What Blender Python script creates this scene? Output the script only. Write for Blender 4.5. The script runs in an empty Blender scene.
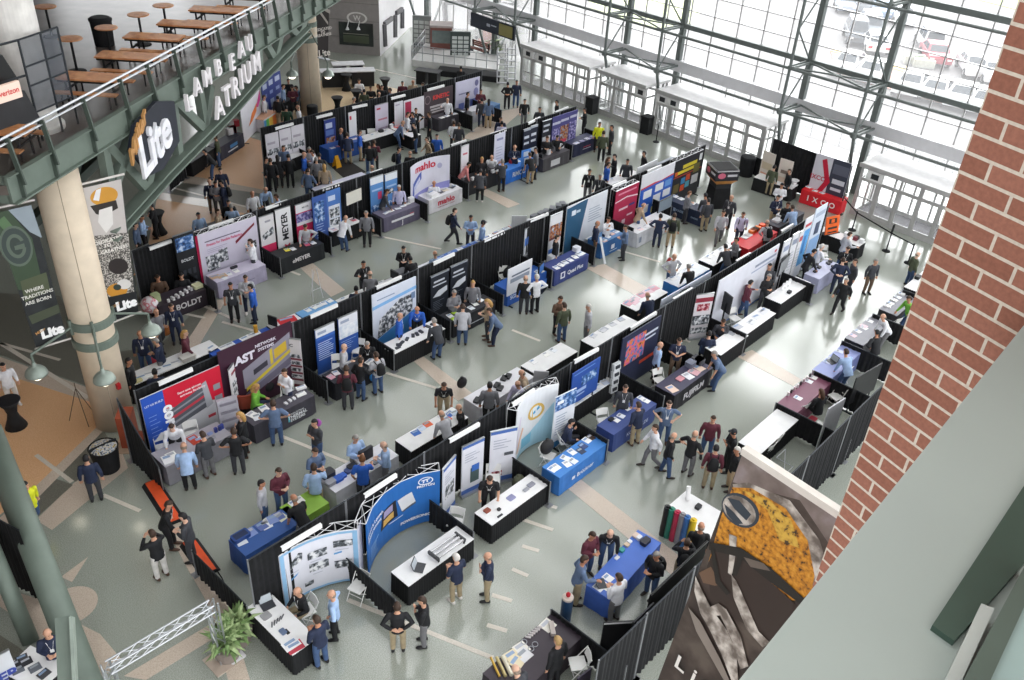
import bpy, math, random
from mathutils import Vector, Matrix
random.seed(7)
SC = bpy.context.scene
COL = SC.collection
PI = math.pi
# ------------------------------------------------------------------ camera model
CX, CY = 512.0, 340.0
_a = (1470 - CX, -185 - CY); _n = (425 - CX, 1690 - CY)
F = math.sqrt(-(_a[0]*_n[0] + _a[1]*_n[1]))
_X = Vector((_a[0], _a[1], F)).normalized()
_Z = -Vector((_n[0], _n[1], F)).normalized()
_Y = _Z.cross(_X)
RW = Matrix((_X, _Y, _Z))            # camera vector (right, down, forward) -> world
CAMZ = 19.0
EYE = Vector((0, 0, CAMZ))
def ray(u, v): return RW @ Vector((u - CX, v - CY, F))
def P(u, v, z=0.0):
    d = ray(u, v); t = (z - CAMZ) / d.z
    return EYE + d * t
def PV(u, v, p, n):                   # meet a vertical plane through p with normal n
    d = ray(u, v); t = ((p[0]-EYE.x)*n[0] + (p[1]-EYE.y)*n[1]) / (d.x*n[0] + d.y*n[1])
    return EYE + d * t
def PY(u, v, y): return PV(u, v, (0, y), (0, 1))
def proj(p):
    c = RW.transposed() @ (Vector(p) - EYE)
    return CX + F*c.x/c.z, CY + F*c.y/c.z
def heading(u, v, du, dv, z=0.0):     # a direction seen in the photograph, as a yaw on the ground
    a = P(u, v, z); b = P(u + du, v + dv, z)
    return math.atan2(b.y - a.y, b.x - a.x)

cam = bpy.data.objects.new('camera', bpy.data.cameras.new('camera'))
COL.objects.link(cam)
cam.data.sensor_fit = 'HORIZONTAL'; cam.data.sensor_width = 36.0
cam.data.lens = F / 1024 * 36.0
cam.data.clip_start = 0.05; cam.data.clip_end = 600
m3 = Matrix((RW @ Vector((1,0,0)), RW @ Vector((0,-1,0)), RW @ Vector((0,0,-1)))).transposed()
cam.matrix_world = Matrix.Translation(EYE) @ m3.to_4x4()
SC.camera = cam

# ------------------------------------------------------------------ materials
def lin(h):
    c = [int(h[i:i+2], 16)/255 for i in (0, 2, 4)]
    return tuple(x/12.92 if x <= .04045 else ((x+.055)/1.055)**2.4 for x in c) + (1.0,)
_mats = {}
def mat(hexc, rough=.6, metal=0.0, var=.06, scale=3.0, kind='plain', spec=.4):
    key = (hexc, rough, metal, var, scale, kind, spec)
    if key in _mats: return _mats[key]
    m = bpy.data.materials.new(kind + '_' + hexc); m.use_nodes = True
    nt = m.node_tree; b = nt.nodes['Principled BSDF']
    b.inputs['Roughness'].default_value = rough
    b.inputs['Metallic'].default_value = metal
    b.inputs['Specular IOR Level'].default_value = spec
    tc = nt.nodes.new('ShaderNodeTexCoord')
    c = lin(hexc)
    nz = nt.nodes.new('ShaderNodeTexNoise'); nz.inputs['Scale'].default_value = scale
    nz.inputs['Detail'].default_value = 3
    nt.links.new(tc.outputs['Object'], nz.inputs['Vector'])
    rp = nt.nodes.new('ShaderNodeValToRGB')
    lo = tuple(max(0, x*(1-var*2)) for x in c[:3]) + (1,); hi = tuple(min(1, x*(1+var*2)) for x in c[:3]) + (1,)
    rp.color_ramp.elements[0].color = lo; rp.color_ramp.elements[1].color = hi
    rp.color_ramp.elements[0].position = .3; rp.color_ramp.elements[1].position = .7
    nt.links.new(nz.outputs['Fac'], rp.inputs['Fac'])
    nt.links.new(rp.outputs['Color'], b.inputs['Base Color'])
    _mats[key] = m
    return m
def ramp_mat(name, cols, scale=8, rough=.5, tex='noise', detail=6, dist=0.0):
    key = ('ramp', name)
    if key in _mats: return _mats[key]
    m = bpy.data.materials.new(name); m.use_nodes = True
    nt = m.node_tree; b = nt.nodes['Principled BSDF']; b.inputs['Roughness'].default_value = rough
    tc = nt.nodes.new('ShaderNodeTexCoord')
    if tex == 'voronoi':
        nz = nt.nodes.new('ShaderNodeTexVoronoi'); nz.inputs['Scale'].default_value = scale; out = nz.outputs['Distance']
    else:
        nz = nt.nodes.new('ShaderNodeTexNoise'); nz.inputs['Scale'].default_value = scale
        nz.inputs['Detail'].default_value = detail; nz.inputs['Distortion'].default_value = dist; out = nz.outputs['Fac']
    nt.links.new(tc.outputs['Object'], nz.inputs['Vector'])
    rp = nt.nodes.new('ShaderNodeValToRGB')
    el = rp.color_ramp.elements
    while len(el) < len(cols): el.new(.5)
    for e, (p, c) in zip(el, cols): e.position = p; e.color = lin(c)
    nt.links.new(out, rp.inputs['Fac']); nt.links.new(rp.outputs['Color'], b.inputs['Base Color'])
    _mats[key] = m
    return m
PHOTO = {
 'pm': ramp_mat('print_machine', [(.36,'23262c'),(.47,'5d6269'),(.53,'a9adb4'),(.6,'e6e7ea')], 7),
 'pb': ramp_mat('print_blue_photo', [(.35,'16294f'),(.5,'3f6fae'),(.62,'c3d4ea')], 6),
 'pc': ramp_mat('print_colour_photo', [(.3,'20283a'),(.44,'7a3a34'),(.52,'c98a43'),(.6,'3f7fb0'),(.7,'dfe4e6')], 7),
 'pg': ramp_mat('print_landscape', [(.35,'4d6a33'),(.5,'86a557'),(.65,'c6d3ad')], 5),
 'pd': ramp_mat('print_dark_photo', [(.4,'0d0f13'),(.55,'2b3038'),(.68,'8d949c')], 6),
 'pr': ramp_mat('print_red_photo', [(.35,'4a1020'),(.5,'a93246'),(.62,'e6d6d8')], 7),
 'pv': ramp_mat('print_violet_photo', [(.35,'2a2b5c'),(.5,'6a63a0'),(.6,'b7b0d4')], 7),
 'pn': ramp_mat('print_rainbow', [(.3,'1c2a52'),(.42,'2f7fb0'),(.5,'c2457f'),(.58,'d9822f'),(.7,'1c2038')], 5),
 'pw': ramp_mat('print_pale_photo', [(.4,'c9d3e2'),(.55,'e4e8ef'),(.7,'f2f3f6')], 4),
 'ps': ramp_mat('print_speckle', [(.42,'3c3936'),(.5,'6f6b66'),(.58,'b9b4ad')], 22),
}
def GM(c): return PHOTO[c] if c in PHOTO else mat(c, .45, var=.02)

# ------------------------------------------------------------------ mesh builder
class MB:
    def __init__(s): s.v = []; s.f = []; s.m = []
    def face(s, pts, m=0):
        n = len(s.v); s.v += [tuple(p) for p in pts]; s.f.append(tuple(range(n, n+len(pts)))); s.m.append(m)
    def hexa(s, p, m=0):              # 8 points: bottom ring, top ring
        n = len(s.v); s.v += [tuple(q) for q in p]
        for q in ((3,2,1,0),(4,5,6,7),(0,1,5,4),(1,2,6,5),(2,3,7,6),(3,0,4,7)):
            s.f.append(tuple(n+i for i in q)); s.m.append(m)
    def box(s, x0, x1, y0, y1, z0, z1, m=0):
        s.hexa([(x0,y0,z0),(x1,y0,z0),(x1,y1,z0),(x0,y1,z0),(x0,y0,z1),(x1,y0,z1),(x1,y1,z1),(x0,y1,z1)], m)
    def bar(s, a, b, w, h=None, m=0, up=(0,0,1)):  # rectangular bar from a to b, w across, h along up
        a = Vector(a); b = Vector(b); h = h or w
        d = (b-a).normalized(); u = Vector(up)
        if abs(d.dot(u)) > .98: u = Vector((1,0,0))
        r = d.cross(u).normalized(); u = r.cross(d)
        r = r*w/2; u = u*h/2
        s.hexa([a-r-u, a+r-u, b+r-u, b-r-u, a-r+u, a+r+u, b+r+u, b-r+u], m)
    def tube(s, a, b, r, r2=None, n=10, m=0, cap=True):
        a = Vector(a); b = Vector(b); r2 = r if r2 is None else r2
        d = (b-a).normalized(); u = Vector((0,0,1)) if abs(d.z) < .95 else Vector((1,0,0))
        x = d.cross(u).normalized(); y = d.cross(x)
        k = len(s.v)
        for c, rr in ((a, r), (b, r2)):
            for i in range(n):
                t = 2*PI*i/n; s.v.append(tuple(c + x*math.cos(t)*rr + y*math.sin(t)*rr))
        for i in range(n):
            j = (i+1) % n; s.f.append((k+i, k+j, k+n+j, k+n+i)); s.m.append(m)
        if cap:
            s.f.append(tuple(k+i for i in reversed(range(n)))); s.m.append(m)
            s.f.append(tuple(k+n+i for i in range(n))); s.m.append(m)
    def path(s, pts, r, n=8, m=0):
        for a, b in zip(pts, pts[1:]): s.tube(a, b, r, n=n, m=m)
    def lathe(s, prof, c=(0,0,0), n=20, m=0, mi=None):  # profile [(r,z)]
        k = len(s.v); c = Vector(c)
        for (r, z) in prof:
            for i in range(n):
                t = 2*PI*i/n; s.v.append((c.x+r*math.cos(t), c.y+r*math.sin(t), c.z+z))
        for q in range(len(prof)-1):
            for i in range(n):
                j = (i+1) % n
                s.f.append((k+q*n+i, k+q*n+j, k+(q+1)*n+j, k+(q+1)*n+i)); s.m.append(mi[q] if mi else m)
        s.f.append(tuple(k+i for i in reversed(range(n)))); s.m.append(mi[0] if mi else m)
        e = k+(len(prof)-1)*n
        s.f.append(tuple(e+i for i in range(n))); s.m.append(mi[-1] if mi else m)
    def rings(s, rs, m=0, cap=True):   # list of (centre, side vector, up vector): ellipses
        n = 12; k = len(s.v)
        for c, a, b in rs:
            for i in range(n):
                t = 2*PI*i/n; s.v.append(tuple(Vector(c)+Vector(a)*math.cos(t)+Vector(b)*math.sin(t)))
        for q in range(len(rs)-1):
            for i in range(n):
                j = (i+1) % n; s.f.append((k+q*n+i, k+q*n+j, k+(q+1)*n+j, k+(q+1)*n+i)); s.m.append(m)
        if cap:
            s.f.append(tuple(k+i for i in reversed(range(n)))); s.m.append(m)
            e = k+(len(rs)-1)*n; s.f.append(tuple(e+i for i in range(n))); s.m.append(m)
    def prism(s, poly, z0, z1, m=0):   # polygon in xy, extruded
        k = len(s.v); n = len(poly)
        ar = sum(poly[i][0]*poly[(i+1)%n][1]-poly[(i+1)%n][0]*poly[i][1] for i in range(n))
        if ar < 0: poly = poly[::-1]
        s.v += [(p[0], p[1], z0) for p in poly] + [(p[0], p[1], z1) for p in poly]
        s.f.append(tuple(k+i for i in reversed(range(n)))); s.m.append(m)
        s.f.append(tuple(k+n+i for i in range(n))); s.m.append(m)
        for i in range(n):
            j = (i+1) % n; s.f.append((k+i, k+j, k+n+j, k+n+i)); s.m.append(m)
    def ball(s, c, r, rx=1, ry=1, rz=1, n=10, m=0):
        pr = []
        for i in range(n+1):
            t = -PI/2 + PI*i/n; pr.append((max(1e-4, r*math.cos(t)), r*math.sin(t)*rz))
        k = len(s.v); s.lathe(pr, (0,0,0), 2*n, m)
        for i in range(k, len(s.v)):
            x, y, z = s.v[i]; s.v[i] = (c[0]+x*rx, c[1]+y*ry, c[2]+z)
    def mesh(s, name, mats, smooth=False):
        me = bpy.data.meshes.new(name); me.from_pydata(s.v, [], s.f)
        for x in (mats if isinstance(mats, (list, tuple)) else [mats]): me.materials.append(x)
        me.polygons.foreach_set('material_index', s.m)
        if smooth: me.polygons.foreach_set('use_smooth', [True]*len(s.f))
        me.update(); return me
    def obj(s, name, mats, parent=None, smooth=False, loc=None, rz=0):
        return link(name, s.mesh(name, mats, smooth), parent, loc, rz)
def link(name, me, parent=None, loc=None, rz=0):
    o = bpy.data.objects.new(name, me); COL.objects.link(o)
    if parent is not None: o.parent = parent
    if loc is not None: o.location = loc
    if rz: o.rotation_euler = (0, 0, rz)
    return o
def tag(o, label=None, cat=None, group=None, kind=None):
    if label: o['label'] = label
    if cat: o['category'] = cat
    if group: o['group'] = group
    if kind: o['kind'] = kind
    return o
def thing(name, label, cat, loc=(0,0,0), rz=0, group=None, kind=None):
    o = link(name, None, None, loc, rz)
    return tag(o, label, cat, group, kind)
def copy_tree(o, parent=None):
    c = o.copy(); COL.objects.link(c)
    if parent is not None: c.parent = parent
    for ch in o.children: copy_tree(ch, c)
    return c
def struct(name, mb, mats, parent=None, smooth=False, label=None):
    o = mb.obj(name, mats, parent, smooth)
    if parent is None: o['kind'] = 'structure'; o['label'] = label or name.replace('_', ' '); 
    return o
def text_mesh(txt, size=1.0, ext=0.0, bold=0.0, align='CENTER', shear=0.0):
    cu = bpy.data.curves.new('t', 'FONT'); cu.body = txt; cu.size = size; cu.extrude = ext; cu.offset = bold
    cu.align_x = align; cu.align_y = 'CENTER'; cu.shear = shear; cu.resolution_u = 3
    o = bpy.data.objects.new('t', cu); COL.objects.link(o)
    dg = bpy.context.evaluated_depsgraph_get()
    me = bpy.data.meshes.new_from_object(o.evaluated_get(dg))
    vs = [tuple(v.co) for v in me.vertices]; fs = [tuple(p.vertices) for p in me.polygons]
    bpy.data.objects.remove(o); bpy.data.curves.remove(cu); bpy.data.meshes.remove(me)
    return vs, fs
BLACK = mat('17181b', .8, var=.15); DRAPE = mat('131417', .85, var=.2, scale=6); WHITE = mat('e9e9ea', .5, var=.01)
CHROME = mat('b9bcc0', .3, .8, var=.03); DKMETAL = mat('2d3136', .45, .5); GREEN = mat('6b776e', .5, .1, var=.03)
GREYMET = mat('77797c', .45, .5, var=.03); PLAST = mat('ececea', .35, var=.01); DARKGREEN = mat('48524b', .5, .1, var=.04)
# ------------------------------------------------------------------ light and sky
w = bpy.data.worlds.new('world'); SC.world = w; w.use_nodes = True
nt = w.node_tree; bg = nt.nodes['Background']
tc = nt.nodes.new('ShaderNodeTexCoord'); dt = nt.nodes.new('ShaderNodeVectorMath'); dt.operation = 'DOT_PRODUCT'
dt.inputs[1].default_value = (.9, .3, .15)
nt.links.new(tc.outputs['Generated'], dt.inputs[0])
mr = nt.nodes.new('ShaderNodeMapRange'); mr.inputs['From Min'].default_value = 0.0; mr.inputs['From Max'].default_value = 1.0
mr.inputs['To Min'].default_value = 1.5; mr.inputs['To Max'].default_value = 4.3
nt.links.new(dt.outputs['Value'], mr.inputs['Value'])
nt.links.new(mr.outputs['Result'], bg.inputs['Strength'])
bg.inputs['Color'].default_value = (.97, .985, 1.0, 1)
sun = bpy.data.lights.new('overcast_sun', 'SUN'); sun.energy = 1.2; sun.angle = math.radians(50); sun.color = (1, .99, .97)
so = link('overcast_sun', sun); so.rotation_euler = Vector((-.72, -.25, -.65)).to_track_quat('-Z', 'Y').to_euler()
vs = SC.view_settings; vs.view_transform = 'Standard'; vs.look = 'None'; vs.gamma = 1.0; vs.exposure = 0.75
try: vs.use_curve_mapping = False
except Exception: pass

# ------------------------------------------------------------------ floor
def floor_mat(name, c1, c2, c3, rough=.22, spec=.5):
    m = ramp_mat(name, [(.36, c1), (.5, c2), (.66, c3)], 38, rough, detail=8)
    m.node_tree.nodes['Principled BSDF'].inputs['Specular IOR Level'].default_value = spec
    return m
TERR = floor_mat('terrazzo_sage', '868b80', '999e95', 'a9aea6', .15, .95)
TDARK = floor_mat('terrazzo_dark', '5d5c54', '6e6d64', '7c7b72', .3)
TTAN = floor_mat('terrazzo_tan', 'cfa074', 'deb086', 'e5bd96', .3)
TBEI = floor_mat('terrazzo_beige', 'b9a99a', 'c6b7a8', 'd0c3b5', .2)
TLINE = floor_mat('terrazzo_line', 'c3bcb0', 'cdc6bb', 'd6d0c6', .3)
fl = MB(); fl.box(-14, 52.2, -6, 78, -.3, 0)
struct('floor', fl, TERR, label='sage grey terrazzo floor of the hall')
def inlay(pix, m, z=.004, n=[0]):
    b = MB(); pts = [P(u, v) for u, v in pix]
    b.prism([(p.x, p.y) for p in pts], -.02, z)
    o = struct('floor_inlay', b, m, label='terrazzo inlay in the floor'); return o
def line(u0, v0, u1, v1, wd=.13, m=TLINE, z=.008):
    a = P(u0, v0); b = P(u1, v1); d = (b-a).normalized(); r = Vector((-d.y, d.x, 0))*wd/2
    q = MB(); q.prism([(p.x, p.y) for p in (a-r, b-r, b+r, a+r)], -.02, z)
    struct('floor_inlay', q, m, label='pale strip set in the floor')
inlay([(-60,372),(0,372),(97,404),(97,427),(30,492),(-60,560)], TTAN)
inlay([(-60,352),(0,357),(100,392),(97,404),(0,373),(-60,371)], TBEI, .006)
inlay([(97,427),(104,430),(36,500),(-10,540),(-20,535),(30,492)], TBEI, .007)
inlay([(-60,290),(60,296),(104,392),(0,355),(-60,350)], TDARK)
inlay([(104,431),(112,445),(76,482),(58,474)], TDARK); inlay([(54,478),(73,485),(34,520),(22,508)], TDARK)
inlay([(73,484),(112,447),(122,452),(128,468),(52,530),(36,520)], TBEI, .003)
inlay([(145,262),(157,197),(222,208),(262,214),(262,232),(132,276)], TTAN)
inlay([(157,192),(262,208),(262,216),(157,199)], TBEI, .006)
inlay([(150,192),(192,172),(240,183),(262,190),(262,208)], TDARK, .002)
inlay([(178,178),(192,172),(192,176),(264,190),(264,194),(178,182)], TBEI, .006)
inlay([(185,175),(232,148),(245,136),(262,141),(264,190)], TTAN, .005)
inlay([(262,128),(258,118),(322,80),(352,78),(402,90),(440,100),(340,112)], floor_mat('terrazzo_sand', 'c7ad8a', 'd2ba99', 'dac6a8', .25))
inlay([(462,138),(498,112),(528,106),(486,142)], TBEI)
inlay([(118,352),(160,345),(196,310),(212,300),(176,362),(128,372)], TDARK, .002)
inlay([(226,300),(214,300),(172,364),(188,364)], TBEI, .007)
inlay([(196,282),(214,268),(232,280),(222,299)], TDARK, .003); inlay([(180,310),(196,298),(212,306),(196,322)], TDARK, .003)
for q in ([(296,264),(310,261),(345,290),(331,297)], [(410,358),(420,354),(472,393),(458,401)],
          [(566,487),(580,479),(622,511),(692,566),(674,577),(600,515)], [(586,268),(604,264),(652,290),(640,298)],
          [(736,356),(752,350),(802,380),(793,386)], [(466,186),(484,188),(520,204),(508,208)],
          [(156,508),(166,508),(200,545),(226,600),(250,680),(228,680),(208,604),(186,566)],
          [(124,676),(214,622),(224,632),(146,680)], [(76,622),(100,634),(122,660),(108,672),(84,640)]):
    inlay(q, TBEI, .006)
inlay([(61,577),(88,557),(72,582)], TBEI)
cc = P(72, 605); cb = MB(); cb.prism([(cc.x+.62*math.cos(t*PI/14), cc.y+.62*math.sin(t*PI/14)) for t in range(28)], -.02, .005)
struct('floor_inlay', cb, TBEI, label='round beige terrazzo inlay')
inlay([(-40,548),(10,590),(60,606),(110,672),(80,690),(20,620),(-40,580)], TBEI, .003)
inlay([(-60,596),(20,648),(70,690),(-60,700)], TDARK, .002)
for l in ((348,600,493,658),(492,595,512,601),(487,625,507,631),(521,519,553,530),(522,546,539,551),(512,569,528,576),(281,436,351,464),
          (386,373,436,388),(373,235,441,249),(282,268,300,275),(170,187,250,208),(240,40,470,90),(103,495,140,511),(36,455,72,482),
          (0,343,60,360),(545,504,557,508),(120,300,205,318),(660,330,690,342),(512,330,540,341),(604,246,660,262),(190,300,240,322),(222,322,262,333)):
    line(*l)
line(0, 343, 88, 398, .16)

# ------------------------------------------------------------------ window wall
S0 = P(496, 59); WD = Vector((2.3, 29.6, 0)).normalized(); WN = Vector((WD.y, -WD.x, 0))   # along, outward
def W(s, z, off=0.0): return Vector((S0.x, S0.y, 0)) + WD*s + WN*off + Vector((0,0,z))
def WS(u, v, off=0.0):
    p = PV(u, v, S0 + WN*off, WN); return (p - Vector((S0.x, S0.y, 0))).dot(WD), p.z
gm = bpy.data.materials.new('hall_glass'); gm.use_nodes = True
nt = gm.node_tree; nt.nodes.remove(nt.nodes['Principled BSDF']); out = nt.nodes['Material Output']
tr = nt.nodes.new('ShaderNodeBsdfTransparent'); gl = nt.nodes.new('ShaderNodeBsdfGlossy'); gl.inputs['Roughness'].default_value = .03
mx = nt.nodes.new('ShaderNodeMixShader'); fr = nt.nodes.new('ShaderNodeFresnel'); fr.inputs['IOR'].default_value = 1.35
tr.inputs['Color'].default_value = (.96, .97, .97, 1)
nt.links.new(fr.outputs['Fac'], mx.inputs['Fac']); nt.links.new(tr.outputs['BSDF'], mx.inputs[1]); nt.links.new(gl.outputs['BSDF'], mx.inputs[2])
tl_ = nt.nodes.new('ShaderNodeBsdfTranslucent'); tl_.inputs['Color'].default_value = (.95,.95,.96,1); mz = nt.nodes.new('ShaderNodeMixShader'); mz.inputs['Fac'].default_value = .12  # translucent white mixed in as a veil of glare over the view outside
nt.links.new(mx.outputs['Shader'], mz.inputs[1]); nt.links.new(tl_.outputs['BSDF'], mz.inputs[2]); nt.links.new(mz.outputs['Shader'], out.inputs['Surface'])
GLASS = gm
FASC = mat('cfcfd2', .5, .2, var=.02); STEEL = mat('6f7674', .5, .25, var=.04); ALU = mat('bfbebe', .4, .4, var=.03)
ww = thing('window_1', 'tall glazed curtain wall of the hall with steel posts', None, kind='structure')
SA, SB = -52.0, 16.0
g = MB(); g.face([W(SA,0), W(SB,0), W(SB,14), W(SA,14)]); g.obj('glass', GLASS, ww)
posts = [-50.7,-46.5,-42.2,-38.0,-29.4,-25.1,-16.5,-12.3,-4.0,0.15,8.2,12.4]
for s in posts:
    q = MB(); q.bar(W(s,0,-.1), W(s,14,-.1), .3, .3, up=WN); q.obj('post', STEEL, ww)
q = MB()
for i in range(-31, 10): q.bar(W(i*1.68-.02,4.05,.02), W(i*1.68-.02,14,.02), .06, .1, up=WN)
for i in range(-31, 10): q.bar(W(i*1.68-.02,0,.02), W(i*1.68-.02,3.4,.02), .06, .1, up=WN)
z = 4.95
for z in (5.0, 6.95, 7.95, 8.95, 11.2, 12.3, 13.3): q.bar(W(SA,z,.02), W(SB,z,.02), .1, .05)
q.obj('mullion', ALU, ww)
for z0, z1, nm, mm in ((3.36, 4.02, 'fascia_beam', FASC), (5.93, 6.2, 'beam', STEEL), (10.0, 10.3, 'beam', STEEL)):
    q = MB(); a = W(SA, (z0+z1)/2, -.12); b = W(SB, (z0+z1)/2, -.12); q.bar(a, b, .3, z1-z0); q.obj(nm, mm, ww)
ts = thing('trim_1', 'steel lattice trusses standing before the glazed wall', None, kind='structure')
TO = -2.1
q = MB()
for z in (3.72, 6.0, 10.0): q.tube(W(SA,z,TO), W(SB,z,TO), .075, n=8)
q.obj('truss_chord', STEEL, ts)
prs = [(-50.7,-46.5),(-42.2,-38.0),(-29.5,-25.1),(-16.5,-12.3),(-4.0,.15),(8.2,12.4)]
for pa, pb in prs:
    q = MB()
    for s in (pa, pb):
        q.tube(W(s,3.6,TO), W(s,14,TO), .085, n=8)                    # front strut
        q.tube(W(s,3.7,TO), W(s+.3,.05,-.5), .09, n=8)                  # leg down to the post foot
        for z in (3.72, 6.05, 10.1):
            q.bar(W(s-.12,z,TO), W(s-.12,z,-.1), .07, .12); q.bar(W(s+.12,z,TO), W(s+.12,z,-.1), .07, .12)
        q.tube(W(s,3.7,TO), W(s,6.0,-.15), .045, n=6); q.tube(W(s,8.0,TO), W(s,6.05,-.15), .045, n=6)
        q.tube(W(s,8.0,TO), W(s,10.0,-.15), .045, n=6)
        q.lathe([(.14,-.16),(.2,-.1),(.2,.1),(.14,.16)], W(s,3.72,TO), 10)
    for z in (3.72, 6.05, 10.1):
        q.tube(W(pa,z,TO), W(pb,z,-.2), .05, n=6); q.tube(W(pb,z,TO), W(pa,z,-.2), .05, n=6)
        q.lathe([(.16,-.03),(.16,.03)], W((pa+pb)/2, z, TO/2-.1), 8)
    q.obj('lattice', STEEL, ts)

# vestibules: glazed lobbies with a flat white roof
VROOF = mat('efeeef', .6, var=.03); VCARP = mat('77757a', .9, var=.1)
def vestibule(idx, a, b, label, signs=()):
    pa = P(*a); pb = P(*b)
    t = thing('door_%d' % idx, label, None, kind='structure')
    sa = (pa - S0).dot(WD); sb = (pb - S0).dot(WD); fo = (pa - S0).dot(WN)/2 + (pb - S0).dot(WN)/2
    if sa > sb: sa, sb = sb, sa
    h = 2.62
    q = MB(); q.hexa([W(sa-.12,h,fo-.15),W(sb+.12,h,fo-.15),W(sb+.12,h,-.2),W(sa-.12,h,-.2),W(sa-.12,h+.14,fo-.15),W(sb+.12,h+.14,fo-.15),W(sb+.12,h+.14,-.2),W(sa-.12,h+.14,-.2)])
    q.obj('roof', VROOF, t)
    q = MB(); q.bar(W(sa-.14,h+.06,fo-.17), W(sb+.14,h+.06,fo-.17), .05, .22); q.obj('roof_edge', ALU, t)
    q = MB(); q.hexa([W(sa,.003,fo),W(sb,.003,fo),W(sb,.003,-.2),W(sa,.003,-.2),W(sa,.012,fo),W(sb,.012,fo),W(sb,.012,-.2),W(sa,.012,-.2)]); q.obj('carpet', VCARP, t)
    n = max(3, round((sb-sa)/1.05)); st = (sb-sa)/n
    q = MB(); 
    for i in range(n+1):
        ww_ = .2 if i % 2 == 0 else .11
        q.bar(W(sa+i*st,0,fo), W(sa+i*st,h,fo), ww_, .12, up=WN)
        q.bar(W(sa+i*st,0,-.7), W(sa+i*st,h,-.7), .1, .08, up=WN)
    for z in (.1, 1.95, h-.05): q.bar(W(sa,z,fo), W(sb,z,fo), .1, .16 if z > .2 else .2)
    for z in (.1, 2.05): q.bar(W(sa,z,-.7), W(sb,z,-.7), .1, .14)
    for s in (sa, sb):
        for o in (fo, fo/2-.1, -.35): q.bar(W(s,0,o), W(s,h,o), .1, .1, up=WN)
        for z in (.08, 1.95): q.bar(W(s,z,fo), W(s,z,-.3), .07, .1)
    q.obj('frame', ALU, t)
    for i in range(n):
        q = MB(); x0 = sa+i*st+.09; x1 = sa+(i+1)*st-.09
        q.bar(W(x0,.2,fo), W(x0,1.9,fo), .06, .05, up=WN); q.bar(W(x1,.2,fo), W(x1,1.9,fo), .06, .05, up=WN)
        q.bar(W(x0,.26,fo), W(x1,.26,fo), .05, .16); q.bar(W(x0,1.0,fo), W(x1,1.0,fo), .04, .06)
        d = q.obj('door_leaf', ALU, t)
        q = MB(); q.tube(W(x1-.08,.95,fo-.07), W(x1-.08,1.3,fo-.07), .015, n=6); q.obj('door_handle', CHROME, d)
    q = MB()
    q.face([W(sa,.1,fo), W(sb,.1,fo), W(sb,h,fo), W(sa,h,fo)])
    for s in (sa, sb): q.face([W(s,.1,fo), W(s,.1,-.3), W(s,h,-.3), W(s,h,fo)])
    q.obj('glazing', GLASS, t)
    for f in signs:
        s = sa+(sb-sa)*f
        q = MB(); q.hexa([W(s-.45,2.02,fo-.09),W(s+.45,2.02,fo-.09),W(s+.45,2.02,fo-.06),W(s-.45,2.02,fo-.06),W(s-.45,2.5,fo-.09),W(s+.45,2.5,fo-.09),W(s+.45,2.5,fo-.06),W(s-.45,2.5,fo-.06)],0)
        q.hexa([W(s-.2,2.12,fo-.1),W(s+.2,2.12,fo-.1),W(s+.2,2.12,fo-.08),W(s-.2,2.12,fo-.08),W(s-.2,2.4,fo-.1),W(s+.2,2.4,fo-.1),W(s+.2,2.4,fo-.08),W(s-.2,2.4,fo-.08)],1)
        q.obj('notice_panel', [mat('e4e4e4',.5), mat('2a2c30',.5)], t)
vestibule(1, (519,85), (587,109), 'glazed entrance lobby, farthest of the four along the window wall', (.7,.9))
vestibule(2, (596,113), (641,129), 'small glazed entrance lobby, second from the far end', (.08,))
vestibule(3, (652,134), (757,173), 'wide glazed entrance lobby in the middle of the window wall', (.84,.95))
vestibule(4, (852,212), (948,252), 'glazed entrance lobby with white door panels beside the brick pillar', (.86,))

# ------------------------------------------------------------------ outside: lot, verge
LOT = mat('727070', .8, var=.03, scale=.3); 
q = MB(); q.hexa([W(-160,-.6,.2),W(120,-.6,.2),W(120,-.6,260),W(-160,-.6,260),W(-160,-.02,.2),W(120,-.02,.2),W(120,-.02,260),W(-160,-.02,260)])
struct('ground', q, LOT, label='pale sunlit paving and parking lot outside the windows')
def outpoly(pix, m, name, label, h=.03, kind='structure'):
    q = MB(); pts = [P(u,v) for u,v in pix]; q.prism([(p.x,p.y) for p in pts], -.1, h)
    o = q.obj(name, m); tag(o, label, None, None, kind)
outpoly([(830,52),(842,49),(1010,98),(1010,103)], mat('c9ae76', .9), 'kerb', 'yellow kerb line along the brick verge outside', .1)
outpoly([(832,56),(830,52),(1010,103),(1010,122),(840,76),(834,70)], mat('b48c80', .9, var=.12, scale=2), 'path', 'brick paved verge by the car park', .06)
outpoly([(978,0),(975,-8),(1060,-10),(1060,22),(1005,7)], mat('a9bf6f', .9, var=.1), 'lawn', 'bright green grass beyond the parking lot', .05)
outpoly([(630,22),(590,8),(585,-30),(720,-30),(694,25),(660,30)], mat('a9b083', .9, var=.2, scale=.6), 'lawn', 'green verge beyond the doors', .05)
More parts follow.
